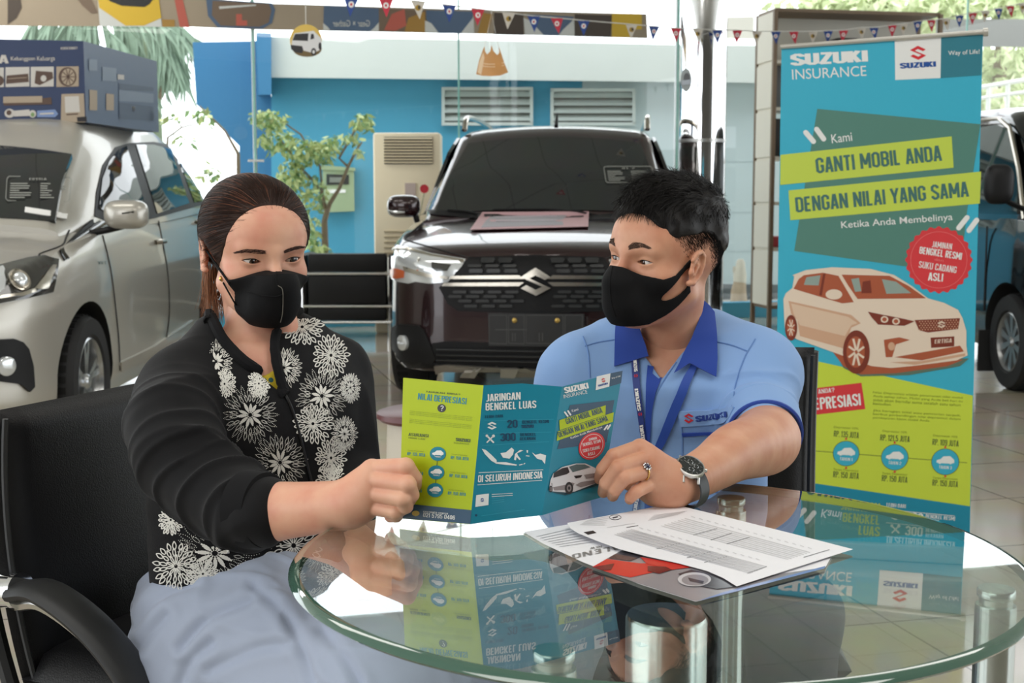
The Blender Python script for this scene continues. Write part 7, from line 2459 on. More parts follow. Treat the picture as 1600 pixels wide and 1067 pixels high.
def fm_mask(p):
    d1 = np.linalg.norm(p - sleeve[2], axis=1); d2 = np.linalg.norm(p - sleeve[1], axis=1); d3 = np.linalg.norm(p - sleeve[3], axis=1)
    return .35 + .9 * np.exp(-(d1 / .13) ** 2) + .5 * np.exp(-(d2 / .12) ** 2) + .5 * np.exp(-(d3 / .07) ** 2)
jp, jq = cloth(J, .010, 30, 2, .0006, fm_mask)
jp = creases(jp, jq, sleeve, .0085, .02, .34, .047)
jacket = fast_mesh('jacket', [(jp, jq, 0)], [JACKET], woman)
bj = bvh_of(jp, jq); fj = trace_fn(bj)
# rib collar, cuffs, waistband, zip
m = MB()
pth = [(320, 470), (334, 505), (350, 534), (374, 560), (400, 580), (430, 604), (446, 618)]
m.tube([fj(x, -y, .003) for x, y in catmull(pth, 5)], [.0105] * 20 + [.009, .008, .007, .006, .0055, .005, .0045, .004, .004, .004, .004], RIBK, 8, sy=.5) if False else m.tube([fj(x, -y, .002) for x, y in catmull(pth, 5)], .0085, RIBK, 8)
pth = [(468, 488), (446, 503), (432, 524), (430, 552), (436, 585), (446, 614)]
m.tube([fj(x, -y, .002) for x, y in catmull(pth, 5)], .0075, RIBK, 8)
m.build('collar', jacket)
m = MB(); c0 = PA(384, 796, 1.598); c1 = PA(418, 797, 1.581)
m.tube([Vector(c0 + (c1 - c0) * t) for t in (0, .05, .35, .65, .95, 1)], [.046, .0505, .0500, .0485, .0475, .042], RIBK, 40); m.build('cuff', jacket)
m = MB(); m.tube([fj(x, -y, .0012) for x, y in catmull([(446, 618), (456, 640), (468, 680), (478, 720), (486, 752)], 6)], .0022, mat('zip_black', (.02, .02, .02), .35, .4), 6); m.build('zip', jacket)
# printed flowers
PV = []; PQ = []
def okhit(x, y):
    p = fj(x, -y, 0)
    i = np.clip(((A3(p) - J.lo) / J.h).round().astype(int), 0, J.n - 1)
    return tors[i[0], i[1], i[2]] < .016
def stroke(pts, w):
    run = []
    for p in pts:
        if okhit(p[0], p[1]): run.append(p)
        else:
            if len(run) > 1: ribbon(PV, PQ, fj, run, w, .0016)
            run = []
    if len(run) > 1: ribbon(PV, PQ, fj, run, w, .0016)
def flower(cx, cy, Rr, kind, sx=1.0, rot=0.0, seed=0, tilt=0.0):
    rnd = random.Random(seed)
    cr, sr = math.cos(tilt), math.sin(tilt)
    def at(r, a):
        x, y = r * math.cos(a) * sx, r * math.sin(a)
        return (cx + x * cr - y * sr, cy + x * sr + y * cr)
    def petal(a, r0, r1, wd, dotted=False, w=1.5):
        L = []
        for t in np.linspace(0, 1, 8): L.append(at(lerp(r0, r1, t), a - wd * math.sin(PI * min(1, t * .93 + .07)) * (1 - .25 * t)))
        for t in np.linspace(1, 0, 8): L.append(at(lerp(r0, r1, t), a + wd * math.sin(PI * min(1, t * .93 + .07)) * (1 - .25 * t)))
        if dotted:
            for i in range(0, len(L) - 1, 1):
                a_, b_ = Vector(L[i]), Vector(L[i + 1]); k = max(1, int((b_ - a_).length / 2.6))
                for j in range(k):
                    p = a_.lerp(b_, j / k); stroke([(p.x - .55, p.y), (p.x + .55, p.y)], 1.2)
        else: stroke(L, w)
    if kind == 's':
        n = 11
        for k in range(n):
            a = rot + 2 * PI * k / n + rnd.uniform(-.08, .08); rl = Rr * rnd.uniform(.36, .5)
            pts = [at(Rr * .07 + (rl - Rr * .07) * t, a) for t in np.linspace(0, 1, 7)]
            for j in range(6):
                wj = Rr * .11 * math.sin(PI * (j + .6) / 6.6)
                stroke(pts[j:j + 2], max(.8, wj))
        for (rr0, rr1, nn, wd) in ((.45, .72, 22, .085), (.62, .98, 27, .075)):
            for k in range(nn):
                a = rot + 2 * PI * k / nn + rnd.uniform(-.05, .05); petal(a, Rr * rr0, Rr * rr1 * rnd.uniform(.9, 1.05), wd, True)
    else:
        for (rr0, rr1, nn, wd) in ((.08, .48, 10, .17), (.40, .78, 15, .13), (.68, 1.02, 19, .11)):
            for k in range(nn):
                a = rot + 2 * PI * (k + (.5 if rr0 > .3 else 0)) / nn + rnd.uniform(-.06, .06); petal(a, Rr * rr0, Rr * rr1 * rnd.uniform(.88, 1.05), wd, False, 1.7)
for i, (cx, cy, rr, kd, sx) in enumerate(((443, 575, 33, 's', .9), (472, 512, 29, 'o', 1.1), (516, 556, 33, 'o', .9), (502, 619, 43, 's', .95), (488, 662, 31, 'o', 1.0), (391, 648, 46, 's', .95), (437, 722, 45, 's', .95),
        (516, 715, 30, 'o', .8), (537, 678, 30, 's', .7), (337, 566, 38, 's', .75), (350, 600, 22, 'o', .9), (303, 527, 20, 's', 1.1), (336, 864, 56, 's', 1.2), (276, 884, 38, 'o', .9), (318, 896, 24, 'o', 1.1), (458, 852, 47, 'o', 1.0),
        (284, 776, 32, 's', .7), (268, 812, 24, 'o', .8), (392, 908, 30, 'o', 1.5), (518, 752, 28, 'o', .9), (546, 606, 24, 's', .7), (404, 600, 22, 'o', .8), (470, 790, 30, 's', 1.0), (520, 800, 26, 'o', .8), (430, 905, 20, 'o', 1.1))):
    flower(cx, cy, rr, kd, sx, i * .37, i)
mesh_obj('flower_print', PV, PQ, PRINTW, jacket, None, False)
# yellow top in the neck opening
Y_ = Field((-.62, 1.72, .70), (-.18, 2.1, .93), .004)
t_, lo, hi = torso_fn(WZ, WC, WA, WB, sw_, fw, 0, -.009); Y_.union(t_, lo, hi); Y_.C(shR, shL, .048, .048, .05)
Xy, Yy, Zy = Y_.xyz(tuple(slice(0, n) for n in Y_.n)); Uy, Vy = project(Xy, Yy, Zy)
Y_.d = np.maximum(Y_.d, poly_sd(Uy, Vy, [(398, 582), (412, 588), (428, 578), (450, 575), (470, 680), (380, 640)]) / 1100)
yp, yq = Y_.mesh()
YEL = mat('yellow_batik', srgb(176, 160, 30), .7)
_nt = YEL.node_tree; _v = _nt.nodes.new('ShaderNodeTexVoronoi'); _v.inputs['Scale'].default_value = 95
_t = _nt.nodes.new('ShaderNodeTexCoord'); _nt.links.new(_t.outputs['Object'], _v.inputs['Vector'])
_r = _nt.nodes.new('ShaderNodeValToRGB'); _r.color_ramp.elements[0].color = (*srgb(30, 84, 84), 1); _r.color_ramp.elements[0].position = .32; _r.color_ramp.elements[1].color = (*srgb(196, 172, 32), 1); _r.color_ramp.elements[1].position = .38
_nt.links.new(_v.outputs['Distance'], _r.inputs[0]); _nt.links.new(_r.outputs[0], _nt.nodes['Principled BSDF'].inputs['Base Color'])
fast_mesh('undershirt', [(yp, yq, 0)], [YEL], woman)
# skirt
K = Field((-.68, 1.34, .02), (.16, 2.2, .66), .0042)
K.E((-.395, 1.935, .515), (.180, .160, .085), .0)
K.C((-.445, 1.82, .505), (-.13, 1.56, .515), .080, .078, .07); K.C((-.29, 1.98, .51), (.02, 1.74, .52), .085, .080, .07)
K.E((-.44, 1.81, .455), (.10, .09, .075), .06); K.C((-.43, 1.79, .45), (-.16, 1.55, .445), .075, .07, .06); K.C((-.30, 1.68, .40), (-.14, 1.56, .36), .06, .07, .08)
K.C((-.30, 1.78, .52), (-.06, 1.64, .51), .08, .075, .08)
K.C((-.13, 1.56, .51), (-.12, 1.57, .13), .082, .095, .05); K.C((.02, 1.74, .51), (.02, 1.75, .13), .080, .095, .05); K.C((-.05, 1.65, .45), (-.05, 1.66, .13), .06, .07, .06)
kp, kq = cloth(K, .012, 16, 2, .0010)
_al = kp @ np.array([.70, -.71, 0]); _p2 = kp - .72 * _al[:, None] * np.array([.70, -.71, 0])
_nn = vert_normals(kp, kq); _f = folds(_p2 + 1.7, 30, .8); _g = folds(kp * .8 + .4, 13)
kp = relax(kp + _nn * (.013 * ((1 - np.abs(_f)) ** 2 - .4) * np.clip(.5 + _g, .1, 1.1) + .006 * (1 - np.abs(folds(_p2 + 5, 62, 1.0))) ** 3)[:, None], kq, 1, .4)
_u, _v = project(kp[:, 0], kp[:, 1], kp[:, 2]); _nn = vert_normals(kp, kq)
_face = np.clip(-(_nn @ np.array([0, .93, -.36])), 0, 1)
for _c0, _a in (([(210, 978), (233, 948), (262, 926), (305, 912)], 1.0), ([(218, 1012), (238, 986), (258, 962)], .8), ([(285, 1010), (328, 964), (392, 938)], 1.1), ([(398, 918), (438, 952), (468, 1005), (488, 1064)], 1.0),
                ([(505, 985), (540, 1030), (560, 1067)], .8), ([(330, 1046), (398, 1014), (452, 1006)], .7), ([(282, 1067), (300, 1030), (330, 1005)], .8), ([(430, 915), (480, 930), (530, 965)], .9)):
    _d = np.full(len(kp), 1e9); _pl = catmull(_c0, 8)
    for _p, _q in zip(_pl[:-1], _pl[1:]):
        _e = _q - _p; _w = np.stack([_u - _p[0], _v - _p[1]], 1); _t2 = np.clip(_w @ _e / (_e @ _e), 0, 1)
        _d = np.minimum(_d, np.linalg.norm(_w - _t2[:, None] * _e, axis=1))
    kp = kp + _nn * ((_face * _a) * (-.0065 * np.exp(-(_d / 7) ** 2) + .0045 * np.exp(-((_d - 17) / 10) ** 2)))[:, None]
fast_mesh('skirt', [(kp, kq, 0)], [SKIRT], woman)
for (sx_, sy_) in ((-.12, 1.55), (.03, 1.73)):
    m = MB(); V, Fc = grid(9, 17, lambda u, v: Vector((sx_, sy_, 0)) + Vector((.70, -.71, 0)) * (-.08 + .23 * u) + Vector((.71, .70, 0)) * (.042 * math.sin(PI * (.12 + .8 * u)) ** .6 * math.cos(2 * PI * v)) + Vector((0, 0, .035 * (1.25 - .7 * u) + .035 * (1.25 - .7 * u) * math.sin(2 * PI * v))))
    m.add(V, Fc, BLACKPL); m.build('shoe', woman)

# ================================================================ the man
MM = pose(1038, 402, 2.03, R(-51), R(1), R(4.5), .975)
_nk = local(MM, (.268, 2.105, .85)); F, base = head_field(1.05, (_nk[0], _nk[1], max(-.23, _nk[2] / SQM)), (.051, .056))
add_lids(F, (.0140, .0036, .0032), .05)
add_ear(F, 1, -.018); add_ear(F, -1, -.018)
hp, hq = F.mesh(); hp = squash(hp, SQM); mm_ = np.array(MM)
hpm = hp @ mm_[:3, :3].T + mm_[:3, 3]
MZ = [.50, .60, .70, .78, .83, .865, .90]
MC = [(.255, 2.13)] * 3 + [(.258, 2.12), (.26, 2.11), (.264, 2.11), (.264, 2.11)]
MA = [.165, .165, .172, .178, .172, .150, .085]
MBd = [.115, .112, .115, .118, .110, .092, .068]
sd2 = np.array([1.0, .10]); fr2 = np.array([-.10, -1.0])
mR = PA(1178, 582, 2.08); mL = PA(908, 590, 2.11)
B = Field((-.05, 1.80, .45), (.60, 2.4, 1.0), .004)
t_, lo, hi = torso_fn(MZ, MC, MA, MBd, sd2, fr2, 0, -.012); B.union(t_, lo, hi); B.C(mL, mR, .05, .05, .05); B.C((.266, 2.11, .82), (.268, 2.105, .88), .062, .056, .05)
bpm, bqm = B.mesh(); bpm = relax(bpm, bqm, 2)
Hm = Field((.06, 1.52, .66), (.50, 2.12, .90), .00125)
wrm = PA(1070, 752, 1.632)
Hm.limb([mR, PA(1192, 668, 1.95), PA(1197, 690, 1.865), PA(1150, 706, 1.755), PA(1112, 730, 1.685), wrm, PA(1050, 757, 1.612)], [.05, .0495, .0485, .0405, .0325, .028, .025], .012)
fing = {'i': ([(1000, 699, 1.600), (959, 712, 1.574), (941.5, 733, 1.580), (936.5, 748, 1.602)], [.0105, .0092, .0082, .0072]),
        'm': ([(1014, 715, 1.592), (965, 731, 1.560), (946.5, 755, 1.568), (942.5, 769, 1.596)], [.0108, .0093, .0083, .0073]),
        'r': ([(1018, 733, 1.588), (977, 746, 1.556), (961, 765, 1.566), (957.5, 775, 1.588)], [.0105, .0090, .0081, .0072]),
        'p': ([(1020, 753, 1.590), (994, 768, 1.562), (986, 776, 1.568), (984, 780, 1.580)], [.0098, .0082, .0074, .0067])}
for k, (pts, rs) in fing.items():
    Hm.C(PA(1052, 757, 1.614) + np.array([0, 0, .006 if k in 'im' else -.004]), PA(*pts[0]), .018, .0115, .016)
for k, (pts, rs) in fing.items():
    G = Hm.like(); G.chain([PA(*p) for p in pts], rs, .003)
    g = G.d; a = Hm.d; kk = .0018; tt = np.maximum(kk - np.abs(a - g), 0) / kk
    Hm.d = np.minimum(a, g) - tt * tt * kk * .25
Hm.chain([PA(1048, 772, 1.618), PA(1020, 772, 1.625), PA(985, 756, 1.635), PA(962, 748, 1.632)], [.018, .014, .0105, .0088], .012)
Hm.E(PA(1030, 773, 1.612), (.02, .018, .0125), .014)
hmp, hmq = Hm.mesh(); hmp = relax(hmp, hmq, 1, .4); _k = np.clip((np.linalg.norm(hmp - wrm, axis=1) - .02) / .06, 0, 1) * (hmp[:, 1] > wrm[1] - .005); _r = relax(hmp, hmq, 70, .7); hmp = hmp + (_r - hmp) * _k[:, None]
H2 = Field((-.05, 1.75, .45), (.22, 2.25, .92), .003)
H2.chain([mL, PA(868, 700, 2.08), PA(900, 830, 1.92), PA(915, 870, 1.88)], [.05, .042, .03, .028], .02)
H2.E(PA(925, 905, 1.86), (.034, .046, .02), .02)
for i in range(4):
    b0 = PA(905 + i * 14, 925, 1.83); H2.chain([b0, b0 + np.array([.002, -.035, -.012]), b0 + np.array([.002, -.055, -.028])], [.0095, .0088, .0075], .006)
H2.chain([PA(955, 900, 1.86), PA(968, 918, 1.83), PA(972, 930, 1.81)], [.012, .0105, .0085], .008)
h2p, h2q = H2.mesh(); h2p = relax(h2p, h2q, 2)
man = fast_mesh('person', [(hpm, hq, 0), (bpm, bqm, 0), (hmp, hmq, 0), (h2p, h2q, 0)], [SKINM])
tag(man, 'man in a light blue uniform shirt and black mask looking at the woman', 'person')
for s in (-1, 1):
    eyeball(MM, s, (-.30, -1, -.16), man); lash_line(MM, s, (.0140, .0036, .0032), .05, man, .0008)
bm_ = bvh_of(hpm, hq); fh = trace_fn(bm_, 2.0)
BROWM = mat('eyebrow_black', srgb(84, 62, 50), .8)
brow_band(fh, [(981, 384), (990, 379.5), (1003, 380), (1013, 385)], [(982, 391), (992, 388), (1004, 386.5), (1013, 387)], 260, man, BROWM, 1, 5)
brow_band(fh, [(951.5, 372), (955, 374), (961, 380)], [(953, 380), (957, 382), (962, 386)], 110, man, BROWM, -1, 6)
# mask
X, Y, Z = F.xyz(tuple(slice(0, n) for n in F.n))
G = F.like(); G.d = base.copy()
G.E((0, -.084, -.050), (.026, .035, .045), .025); G.E((0, -.076, -.085), (.030, .030, .030), .03)
zu = np.interp(Y, [-.125, -.105, -.085, -.065, -.045, -.03, -.018, .0], [-.006, -.010, -.022, -.027, -.020, -.009, .004, .010])
zl = np.interp(Y, [-.125, -.10, -.065, -.045, -.03, -.015, .0], [-.116, -.116, -.110, -.094, -.076, -.054, -.044])
hy, hz = Y + .030, Z + .036
hd_ = np.sqrt(((hy * .70 + hz * .71) / .040) ** 2 + ((-hy * .71 + hz * .70) / .0125) ** 2) - 1
md = np.maximum(G.d - .0030, np.maximum(np.maximum(Z - zu, zl - Z), np.maximum(Y + .012, -hd_ * .0125)))
md = np.maximum(md, -(base - .0004))
mp, mq = mask_mesh(F, md, MM, SQM)
maskM = fast_mesh('face_mask', [(mp, mq, 0)], [MASKB], man)
fm = trace_fn(bvh_of(mp, mq), 2.0)
m = MB(); m.tube([fm(x, -y, .0002) for x, y in catmull([(957, 416), (953, 440), (955, 470), (962, 495)], 6)], .0007, MASKB, 6); m.build('seam', maskM)
# hair: thick on top, faded at the sides
HM = F.like(); Xh, Yh, Zh = X, Y, Z
def mside(y): return np.interp(y, [-.08, -.045, -.02, .02, .06, .10, .12], [.052, .040, .044, .046, .022, -.005, -.02])
def mdist(x, y, z): return np.minimum(.86 * (y + .072) + .51 * (z - .068), z - mside(y))
dist = mdist(Xh, Yh, Zh)
tp = np.clip((Zh - .045) / .06, 0, 1); fq = np.clip((-Yh + .01) / .08, 0, 1)
thick = np.clip(.0004 + .30 * dist, .0003, .006 + .012 * tp + .006 * tp * fq)
HM.d = np.maximum(base - thick, -dist).astype(np.float32)
hxp, hxq = HM.mesh(); hxp = relax(hxp, hxq, 3); hxp += vert_normals(hxp, hxq) * (.0016 * folds(hxp, 190, .8))[:, None]
capm = bvh_of(hxp, hxq)
st = Strands(); sh = Strands(); rnd = random.Random(21); cen = Vector((0, .018, .034))
skull = bvh_of(hp, hq)
for i in range(9500):
    d0 = Vector((rnd.gauss(0, 1), rnd.gauss(0, 1), rnd.gauss(.4, .8))).normalized()
    h = capm.ray_cast(cen + d0 * .25, -d0)
    if h[0] is None: continue
    p, n = h[0], h[1]
    if mdist(p.x, p.y, p.z) < -.002: continue
    top = max(0, min(1, (p.z - .06) / .05)); fwd_ = max(0, min(1, (-p.y + .03) / .09))
    L = lerp(.009, .026, top) * rnd.uniform(.7, 1.25) * (1 + .85 * fwd_ * top)
    flow = Vector((.25 * math.copysign(1, p.x) * (1 - top) + rnd.gauss(0, .22) + .15, -.9 * top * (.5 + fwd_) + .25 * (1 - top) + rnd.gauss(0, .2), -.75 * (1 - top) + .25 * top))
    tdir = (flow - n * flow.dot(n)); tdir = tdir.normalized() if tdir.length > 1e-6 else flow.normalized()
    lift = lerp(.22, .5, top) * rnd.uniform(.5, 1.3)
    pts = [p - n * .003 + (tdir * (t + .0 * t) + n * (lift * t * (1.1 - .55 * t))) * L for t in np.linspace(0, 1, 6)]
    st.add([A3(MM @ q_) for q_ in pts], .00048, .00016)
for i in range(30000):
    d0 = Vector((rnd.gauss(0, 1.0), rnd.gauss(.25, .9), rnd.gauss(-.02, .5))).normalized()
    h = skull.ray_cast(cen + d0 * .25, -d0)
    if h[0] is None: continue
    p, n = h[0], h[1]
    sz = float(mside(p.y))
    lowz = float(np.interp(p.y, [-.06, -.045, -.03, -.012, 0.0, .02, .05, .085, .11], [.05, .034, .016, -.004, .010, .024, -.02, -.06, -.07]))
    if p.z > sz + .012 or p.z < lowz or abs(p.x) > .0815 or p.y < -.048 or .86 * (p.y + .072) + .51 * (p.z - .068) < .002: continue
    u = (p.z - lowz) / max(sz - lowz, .01)
    if rnd.random() > .25 + 1.0 * u: continue
    td = Vector((0, .45, -.9)); td = (td - n * td.dot(n)).normalized()
    L = lerp(.002, .0065, u) * rnd.uniform(.7, 1.2)
    sh.add([A3(MM @ (p + (td * t + n * .25 * t) * L)) for t in (-.05, .5, 1)], .00018 + .00010 * u, .00006)
hxW = hxp @ mm_[:3, :3].T + mm_[:3, 3]
fast_mesh('hair', [(hxW, hxq, 0), (*st.part()[:2], 0), (*sh.part()[:2], 0)], [HAIRM], man)

# shirt
SHIRT = mat('light_blue_shirt', srgb(136, 172, 222), .8, sheen=.15, spec=.25, bump=(1400, .15))
NAVY = mat('royal_blue_cloth', srgb(28, 66, 160), .75, sheen=.15)
STITCH = mat('shirt_seam', srgb(104, 142, 200), .8)
J = Field((-.08, 1.86, .46), (.60, 2.42, 1.0), .0034)
t_, lo, hi = torso_fn(MZ, MC, MA, MBd, sd2, fr2); J.union(t_, lo, hi)
J.C(mL, mR, .058, .058, .05); J.C(mL, (.205, 2.12, .895), .056, .05, .05); J.C(mR, (.325, 2.12, .895), .056, .05, .05)
tors = J.d.copy()
J.chain([mR, PA(1186, 636, 2.01), PA(1192, 664, 1.955)], [.066, .062, .0575], .03)
J.chain([mL, PA(880, 650, 2.11), PA(868, 698, 2.085)], [.063, .060, .056], .03)
Xj, Yj, Zj = J.xyz(tuple(slice(0, n) for n in J.n)); U_, V_ = project(Xj, Yj, Zj)
vn = [(985, 480), (1000, 545), (1014, 562), (1034, 594), (1056, 560), (1078, 530), (1110, 470)]
J.d = np.maximum(J.d, -poly_sd(U_, V_, vn) / 960 + np.where(Yj < 2.18, 0, -1))
el_s = PA(1198, 660, 1.97)
def smk(p):
    return .30 + .8 * np.exp(-(np.linalg.norm(p - PA(1170, 590, 2.08), axis=1) / .10) ** 2) + .4 * np.exp(-((p[:, 2] - .62) / .1) ** 2)
jp, jq = cloth(J, .013, 24, 2, .0007, smk)
# hollow sleeve end on the near arm
jp = creases(jp, jq, [mR, PA(1186, 636, 2.01), PA(1192, 664, 1.955)], .006, .01, .2, .05, 1.0); jp = creases(jp, jq, [(.262, 2.0, .80), (.262, 2.02, .52)], .006, .02, .4, .06, 2.0)
shirt = fast_mesh('shirt', [(jp, jq, 0)], [SHIRT], man)
bj = bvh_of(jp, jq); fj = trace_fn(bj, 2.05)
sa = Vector(PA(1186, 636, 2.01)); sb = Vector(PA(1192, 664, 1.955)); ax = (sb - sa).normalized()
def hem(c, ax, r, par, tilt=(0, 0, 0)):
    m = MB(); x = ax.cross(Vector((0, 0, 1))).normalized(); y = ax.cross(x)
    m.tube([c + (x * math.cos(a) + y * math.sin(a)) * r for a in np.linspace(0, 2 * PI, 49)], .0035, NAVY, 6, False)
    return m.build('sleeve_piping', par)
hem(sb + ax * .028, ax, .0555, shirt)
m = MB(); m.tube([sb - ax * .02, sb + ax * .02, sb + ax * .030], [.0600, .0585, .0560], SHIRT, 48, False); m.build('sleeve_hem', shirt)
# collar flaps traced on a cone of cloth round the neck
CF = Field((.08, 1.93, .80), (.44, 2.30, 1.02), .003)
CF.d = np.full(CF.n, .05, np.float32); CF.union(t_, lo, hi); CF.C(mL, mR, .058, .058, .05); CF.C(mL, (.205, 2.12, .895), .056, .05, .05); CF.C(mR, (.325, 2.12, .895), .056, .05, .05)
nb = np.array([.268, 2.10, .88]); CF.C(nb + (0, 0, -.02), nb + (.002, -.004, .07), .092, .066, .03)
cpz, cqz = CF.mesh(); cpz = relax(cpz, cqz, 3)
fc = trace_fn(bvh_of(cpz, cqz), 2.05)
m = MB()
m.slab(px(*catmull([(963, 511), (961, 540), (960, 573)], 3), (989, 565), (1000, 561), (1014, 557), (1010, 540), (1003, 520), (997, 505), (989, 503), (975, 507)), fc, .002, .0048, NAVY, 7)
m.slab(px((1095, 468), (1105, 477), (1113, 488), (1118, 520), (1120, 561), (1118, 589), (1098, 579), (1077, 568), (1065, 576), (1053, 583), (1061, 568), (1068, 551), (1080, 528), (1090, 502)), fc, .002, .0048, NAVY, 7)
m.build('collar', shirt, sharp=60)
m = MB()
m.slab(px((1013, 562), (1024, 576), (1034, 592), (1025, 612), (1019, 640), (1015, 700), (1014, 760), (1006, 760), (1008, 700), (1009, 640), (1010, 600)), fj, .001, .0035, NAVY, 9)
m.build('placket', shirt, sharp=60)
m = MB()
for pts in ([(1057, 566), (1034, 600), (1022, 625), (1018, 660), (1016, 720), (1014, 790)], [(914, 541), (935, 535), (960, 531)], [(1120, 534), (1145, 540), (1168, 549)], [(1180, 530), (1163, 560), (1150, 600), (1144, 640)], [(911, 526), (919, 550), (922, 590)], [(1062, 640), (1066, 680), (1066, 740)]):
    m.tube([fj(x, -y, .0008) for x, y in catmull(pts, 6)], .0011, STITCH, 5)
m.build('seam', shirt)
m = MB(); m.slab(px((1058, 642), (1100, 641), (1149, 637), (1143, 652), (1134, 661), (1100, 663), (1064, 666)), fj, .0008, .0042, SHIRT, 8)
fl = m.build('pocket_flap', shirt, sharp=60)
m = MB(); m.slab(px((1065, 676), (1126, 674), (1126, 678), (1066, 681)), fj, .001, .004, NAVY, 8); m.build('pocket_piping', shirt)
m = MB()
emblem(m, fj, 1076, -652, 15, 15, .0056, mat('badge_red', srgb(200, 36, 52), .6)); T(m, 'SUZUKI', fj, 1087, 657, 1140, 652.5, 8, mat('badge_blue', srgb(30, 60, 140), .6), .0056, .05)
m.build('lettering', fl, smooth=False)
m = MB(); c = fj(1013, -558, .005); m.sphere(c, (.005, .003, .005), mat('button_blue', srgb(120, 160, 214), .3), 14, 8); m.build('button', shirt)
LAN = mat('lanyard_blue', srgb(38, 58, 130), .6); LANR = mat('lanyard_plain_blue', srgb(36, 74, 164), .6)
m = MB()
m.slab(px((986, 560), (998, 562), (1001, 600), (1006, 650), (1010, 680), (1014, 716), (1009, 716), (1002, 680), (996, 640), (990, 600)), fj, .0045, .006, LAN, 8)
m.slab(px((1080, 570), (1068, 590), (1050, 630), (1030, 680), (1017, 712), (1025, 716), (1040, 690), (1060, 645), (1078, 600), (1088, 576)), fj, .0045, .006, LANR, 8)
m.slab(px((1011, 706), (1022, 706), (1020, 770), (1012, 770)), fj, .0045, .007, LAN, 8)
lan = m.build('lanyard', man, sharp=60)
m = MB()
for (xa, ya, xb, yb) in ((997.5, 582, 995, 563), (1003, 639, 998.5, 607), (1010, 690, 1006, 662)):
    T(m, 'SUZUKI', fj, xa, ya, xb, yb, 5.2, PAPERW, .0075, .05)
for (x, y) in ((995, 589), (1001.5, 645)):
    emblem(m, fj, x, -y, 6, 6, .0075, mat('badge_red', srgb(200, 36, 52), .6), PI / 2)
m.build('lettering', lan, smooth=False)
# watch and ring
wc = P(1078, 731, 1.607); wn = Vector((.22, -.52, .83)).normalized()
wx = Vector((.80, .18, -.30)); wx = (wx - wn * wx.dot(wn)).normalized(); wy = wn.cross(wx)
Mw = Matrix((wx, wy, wn)).transposed()
wrc = Vector(wrm); armd = (Vector(PA(1112, 730, 1.685)) - Vector(PA(1050, 757, 1.612))).normalized()
wt = MB(); wt.lathe([(.0, -.003), (.0175, -.003), (.019, -.001), (.0193, .002), (.0186, .0042), (.0168, .005), (.0166, .0042)], wc, STEEL, 40, Mw, False)
wt.lathe([(0, .0041), (.0168, .0041)], wc, mat('watch_dial', srgb(40, 46, 48), .12, .3, coat=1), 32, Mw, False)
dm = mat('watch_mark', srgb(170, 172, 170), .2, .8)
for k in range(12):
    a = 2 * PI * k / 12; wt.box(wc + Mw @ Vector((.0138 * math.cos(a), .0138 * math.sin(a), .0044)), (.003, .0007, .0004), dm, Mw @ Matrix.Rotation(a, 3, 'Z'))
for a, L in ((.6, .008), (2.4, .0115)): wt.box(wc + Mw @ Vector((L / 2 * math.cos(a), L / 2 * math.sin(a), .0046)), (L, .0009, .0004), dm, Mw @ Matrix.Rotation(a, 3, 'Z'))
for (cx_, cy_, r_) in ((0, .007, .0035), (0, -.007, .0035), (.007, 0, .003)):
    wt.tube([wc + Mw @ Vector((cx_ + r_ * math.cos(a), cy_ + r_ * math.sin(a), .0045)) for a in np.linspace(0, 2 * PI, 17)], .0003, dm, 4, False)
wt.tube([wc + wx * .019, wc + wx * .0225], .0025, STEEL, 10)
for s in (-1, 1):
    for e in (-1, 1): wt.tube([wc + wy * (s * .016) + wx * (e * .010), wc + wy * (s * .024) + wx * (e * .0095) - wn * .004], .0016, STEEL, 8)
watch = wt.build('watch', man)
wb = MB(); ya = wy - armd * wy.dot(armd)
cen_w = wc - wn * .030
e1_ = wn - armd * wn.dot(armd); e1_.normalize(); e2_ = armd.cross(e1_)
V = []; Fc = []
n = 56
for k in range(n):
    a = 2 * PI * k / n
    for (dr, dl) in ((0, -.0095), (0, .0095), (.0022, .0095), (.0022, -.0095)):
        V.append(cen_w + armd * dl + e1_ * ((.0285 + dr) * math.cos(a)) + e2_ * ((.0330 + dr) * math.sin(a)))
for k in range(n):
    for j in range(4):
        k2 = (k + 1) % n; Fc.append((k * 4 + j, k * 4 + (j + 1) % 4, k2 * 4 + (j + 1) % 4, k2 * 4 + j))
wb.add(V, Fc, mat('watch_leather', (.02, .024, .026), .5)); wb.build('strap', watch)
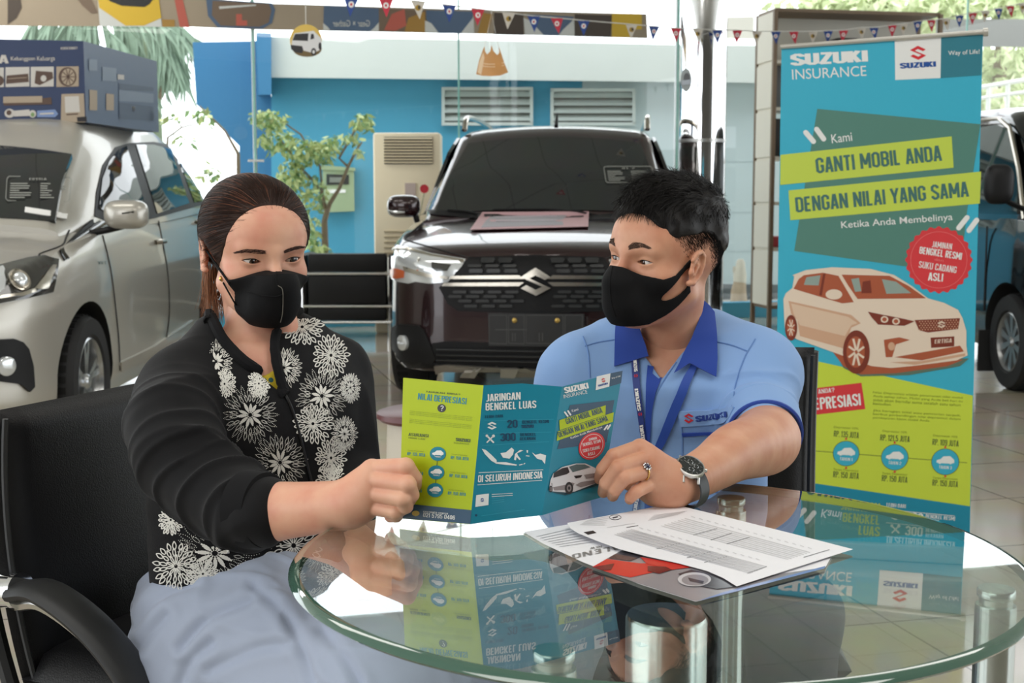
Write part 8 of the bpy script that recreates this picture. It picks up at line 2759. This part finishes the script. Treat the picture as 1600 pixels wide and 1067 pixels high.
ra, rb_ = Vector(PA(1018, 733, 1.588)), Vector(PA(977, 746, 1.556)); rd2 = (rb_ - ra).normalized(); rc = ra.lerp(rb_, .34)
m = MB(); x = rd2.cross(Vector((0, 0, 1))).normalized(); y = rd2.cross(x)
m.tube([rc + (x * math.cos(a) + y * math.sin(a)) * .0106 for a in np.linspace(0, 2 * PI, 33)], .0012, GOLD, 8, False)
nrm = (Vector((.15, -.75, .65)) - rd2 * Vector((.15, -.75, .65)).dot(rd2)).normalized()
gc = rc + nrm * .0125
rg_ = m.build('ring', man)
m = MB(); m.sphere(gc, (.0038, .0038, .003), mat('blue_stone', (.01, .012, .05), .05, coat=1), 12, 8, Vector((0, 0, 1)).rotation_difference(nrm).to_matrix()); m.build('stone', rg_)
m = MB()
for k in range(8):
    a = 2 * PI * k / 8; m.sphere(gc + (rd2 * math.cos(a) + rd2.cross(nrm) * math.sin(a)) * .0046 - nrm * .0006, .0014, CHROME, 8, 6)
m.build('setting', rg_)
# trousers and shoes
TR_ = mat('navy_trousers', srgb(34, 40, 58), .8, sheen=.1)
K = Field((-.02, 1.55, .02), (.60, 2.40, .62), .006)
K.E((.26, 2.17, .52), (.165, .135, .085), 0)
for (kx, fx) in ((.12, .10), (.40, .43)):
    K.C((kx * .6 + .26 * .4, 2.12, .525), (kx, 1.80, .53), .085, .070, .05); K.C((kx, 1.80, .52), (fx, 1.86, .08), .068, .055, .03)
kp, kq = cloth(K, .008, 26, 1, .001)
fast_mesh('trousers', [(kp, kq, 0)], [TR_], man)
for fx in (.10, .43):
    m = MB(); V, Fc = grid(9, 17, lambda u, v: Vector((fx, 1.92, 0)) + Vector((0, -1, 0)) * (-.02 + .26 * u) + Vector((1, 0, 0)) * (.045 * math.sin(PI * (.12 + .8 * u)) ** .6 * math.cos(2 * PI * v)) + Vector((0, 0, .04 * (1.25 - .7 * u) + .04 * (1.25 - .7 * u) * math.sin(2 * PI * v))))
    m.add(V, Fc, BLACKPL); m.build('shoe', man)
